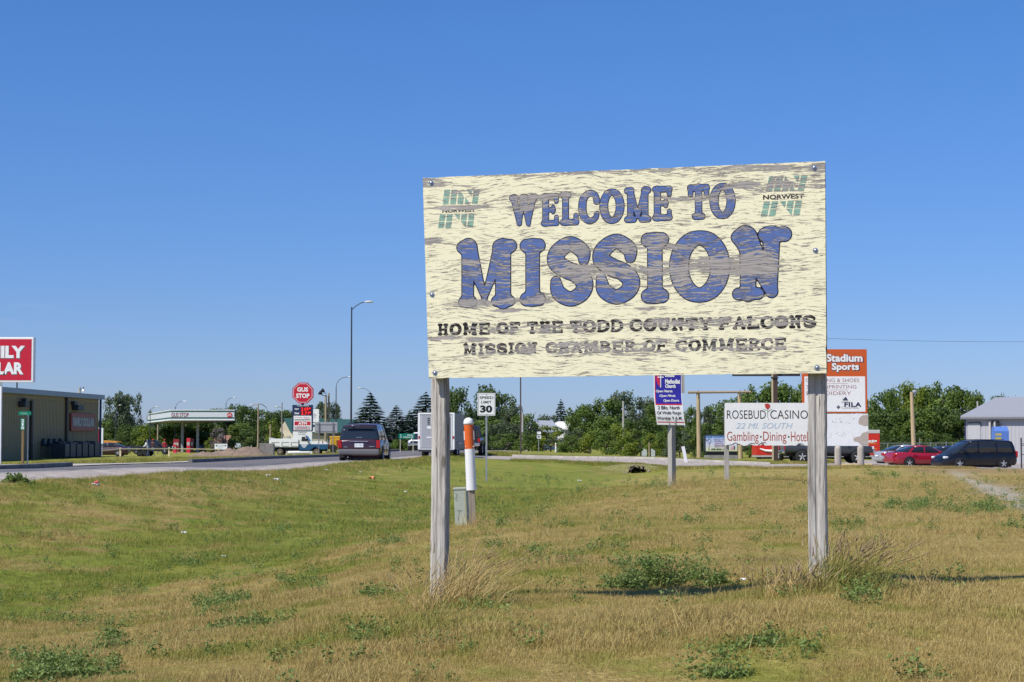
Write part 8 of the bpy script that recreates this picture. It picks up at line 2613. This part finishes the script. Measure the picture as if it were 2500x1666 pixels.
# long single straw stalks in the foreground
STK = ['upright straw stalk just left of the small flat foreground weed', 'slanted straw stalk crossing the small flat foreground weed', 'straw stalk leaning left below the right timber post', 'faint upright straw stalk below the wide bushy weed',
       'short slanted straw stalk near the bottom edge, below the bushy weed', 'straw stalk beside the round green weed at left', 'slanted straw stalk right of the round green weed at left', 'long straw stalk leaning far left at lower right',
       'straw stalk leaning slightly left nearest the lower right corner', 'thin straw stalk standing alone in the green grass at left', 'short slanted straw stalk between the two right hand leaning stalks', 'short straw stalk below the left end of the bushy weed']
for i, (px, d, h, ln) in enumerate(((1822, 8.3, 62, .25), (1870, 8.15, 70, .5), (1985, 8.4, 52, -.5), (1400, 8.6, 60, .12), (1470, 8.0, 44, .4), (240, 10.6, 44, -.05), (370, 10.9, 42, .5), (2060, 7.9, 80, -.8), (2210, 7.95, 70, -.3), (385, 17, 24, .1), (2180, 8.2, 60, .4), (1500, 8.9, 40, .3))):
    c = on(px, d); S = d / FPX; hh = h * S
    mb = MB(); mb.path([(0, 0, -.02), (ln * hh * .35, 0, hh * .5), (ln * hh, .01, hh)], [.0022, .0018, .0010], n=5)
    mb.tube((ln * hh * .9, .01, hh * .93), (ln * hh * 1.05, .01, hh * 1.05), .0032, .001, n=5)
    o = mb.build('grass_stalk', DRYB, loc=c, fix=False); tag(o, STK[i], 'grass stalk', 'long straw stalks in the foreground grass')

# litter
def litter(px, d, w_, label, m, seed, m2=None):
    c = on(px, d, 0); c.z += .03; r = random.Random(seed)
    bm = bmesh.new(); bmesh.ops.create_grid(bm, x_segments=5, y_segments=4, size=w_ / 2)
    for v in bm.verts: v.co.z += r.uniform(-.25, .45) * w_ * .6; v.co.y *= .7; v.co.x += r.uniform(-.08, .08) * w_
    bm.faces.ensure_lookup_table()
    mb = MB(); mb.bm(bm); o = mb.build('litter', m, loc=c, rz=r.uniform(-.4, .4), fix=False)
    sol = o.modifiers.new('thick', 'SOLIDIFY'); sol.thickness = .003
    tag(o, label, 'litter')
    if m2:
        MB().tube((-.02, -.03, .03), (w_ * .4, -.01, .05), .025, n=8).build('coloured_band', m2, o)


PAP = mat('white_paper', (.78, .78, .80), rough=.6, var=.05); ORP = mat('orange_wrapper', (.70, .25, .12), rough=.5, var=.1)
litter(236, 36, .13, 'crumpled red and white wrapper in the grass on the far left', PAP, 1, mat('red_wrapper', (.55, .05, .04), rough=.5, var=.1))
litter(655, 52, .13, 'white cup left of the minivan, just below the road edge', PAP, 2)
litter(675, 50, .16, 'flattened pale wrapper just below the white cup', mat('pale_wrapper', (.55, .56, .55), rough=.5, var=.1), 3)
litter(798, 62, .13, 'white scrap at the road edge below the minivan', PAP, 4)
litter(908, 59, .22, 'orange wrapper in the grass below the minivan', ORP, 5)
litter(880, 63, .09, 'small white scrap beside the orange wrapper', PAP, 6)
litter(451, 28.5, .07, 'white scrap alone in the middle of the green slope', PAP, 7)
litter(992, 52, .10, 'white scrap near the left timber post', PAP, 8)
litter(549, 25, .05, 'tiny pale scrap in the bright green grass', PAP, 9)
litter(1415, 72, .14, 'white scrap in the ditch short of the culvert', PAP, 10)
litter(1812, 12.6, .035, 'tiny white scrap on the bare red soil beyond the sign shadow', PAP, 11)
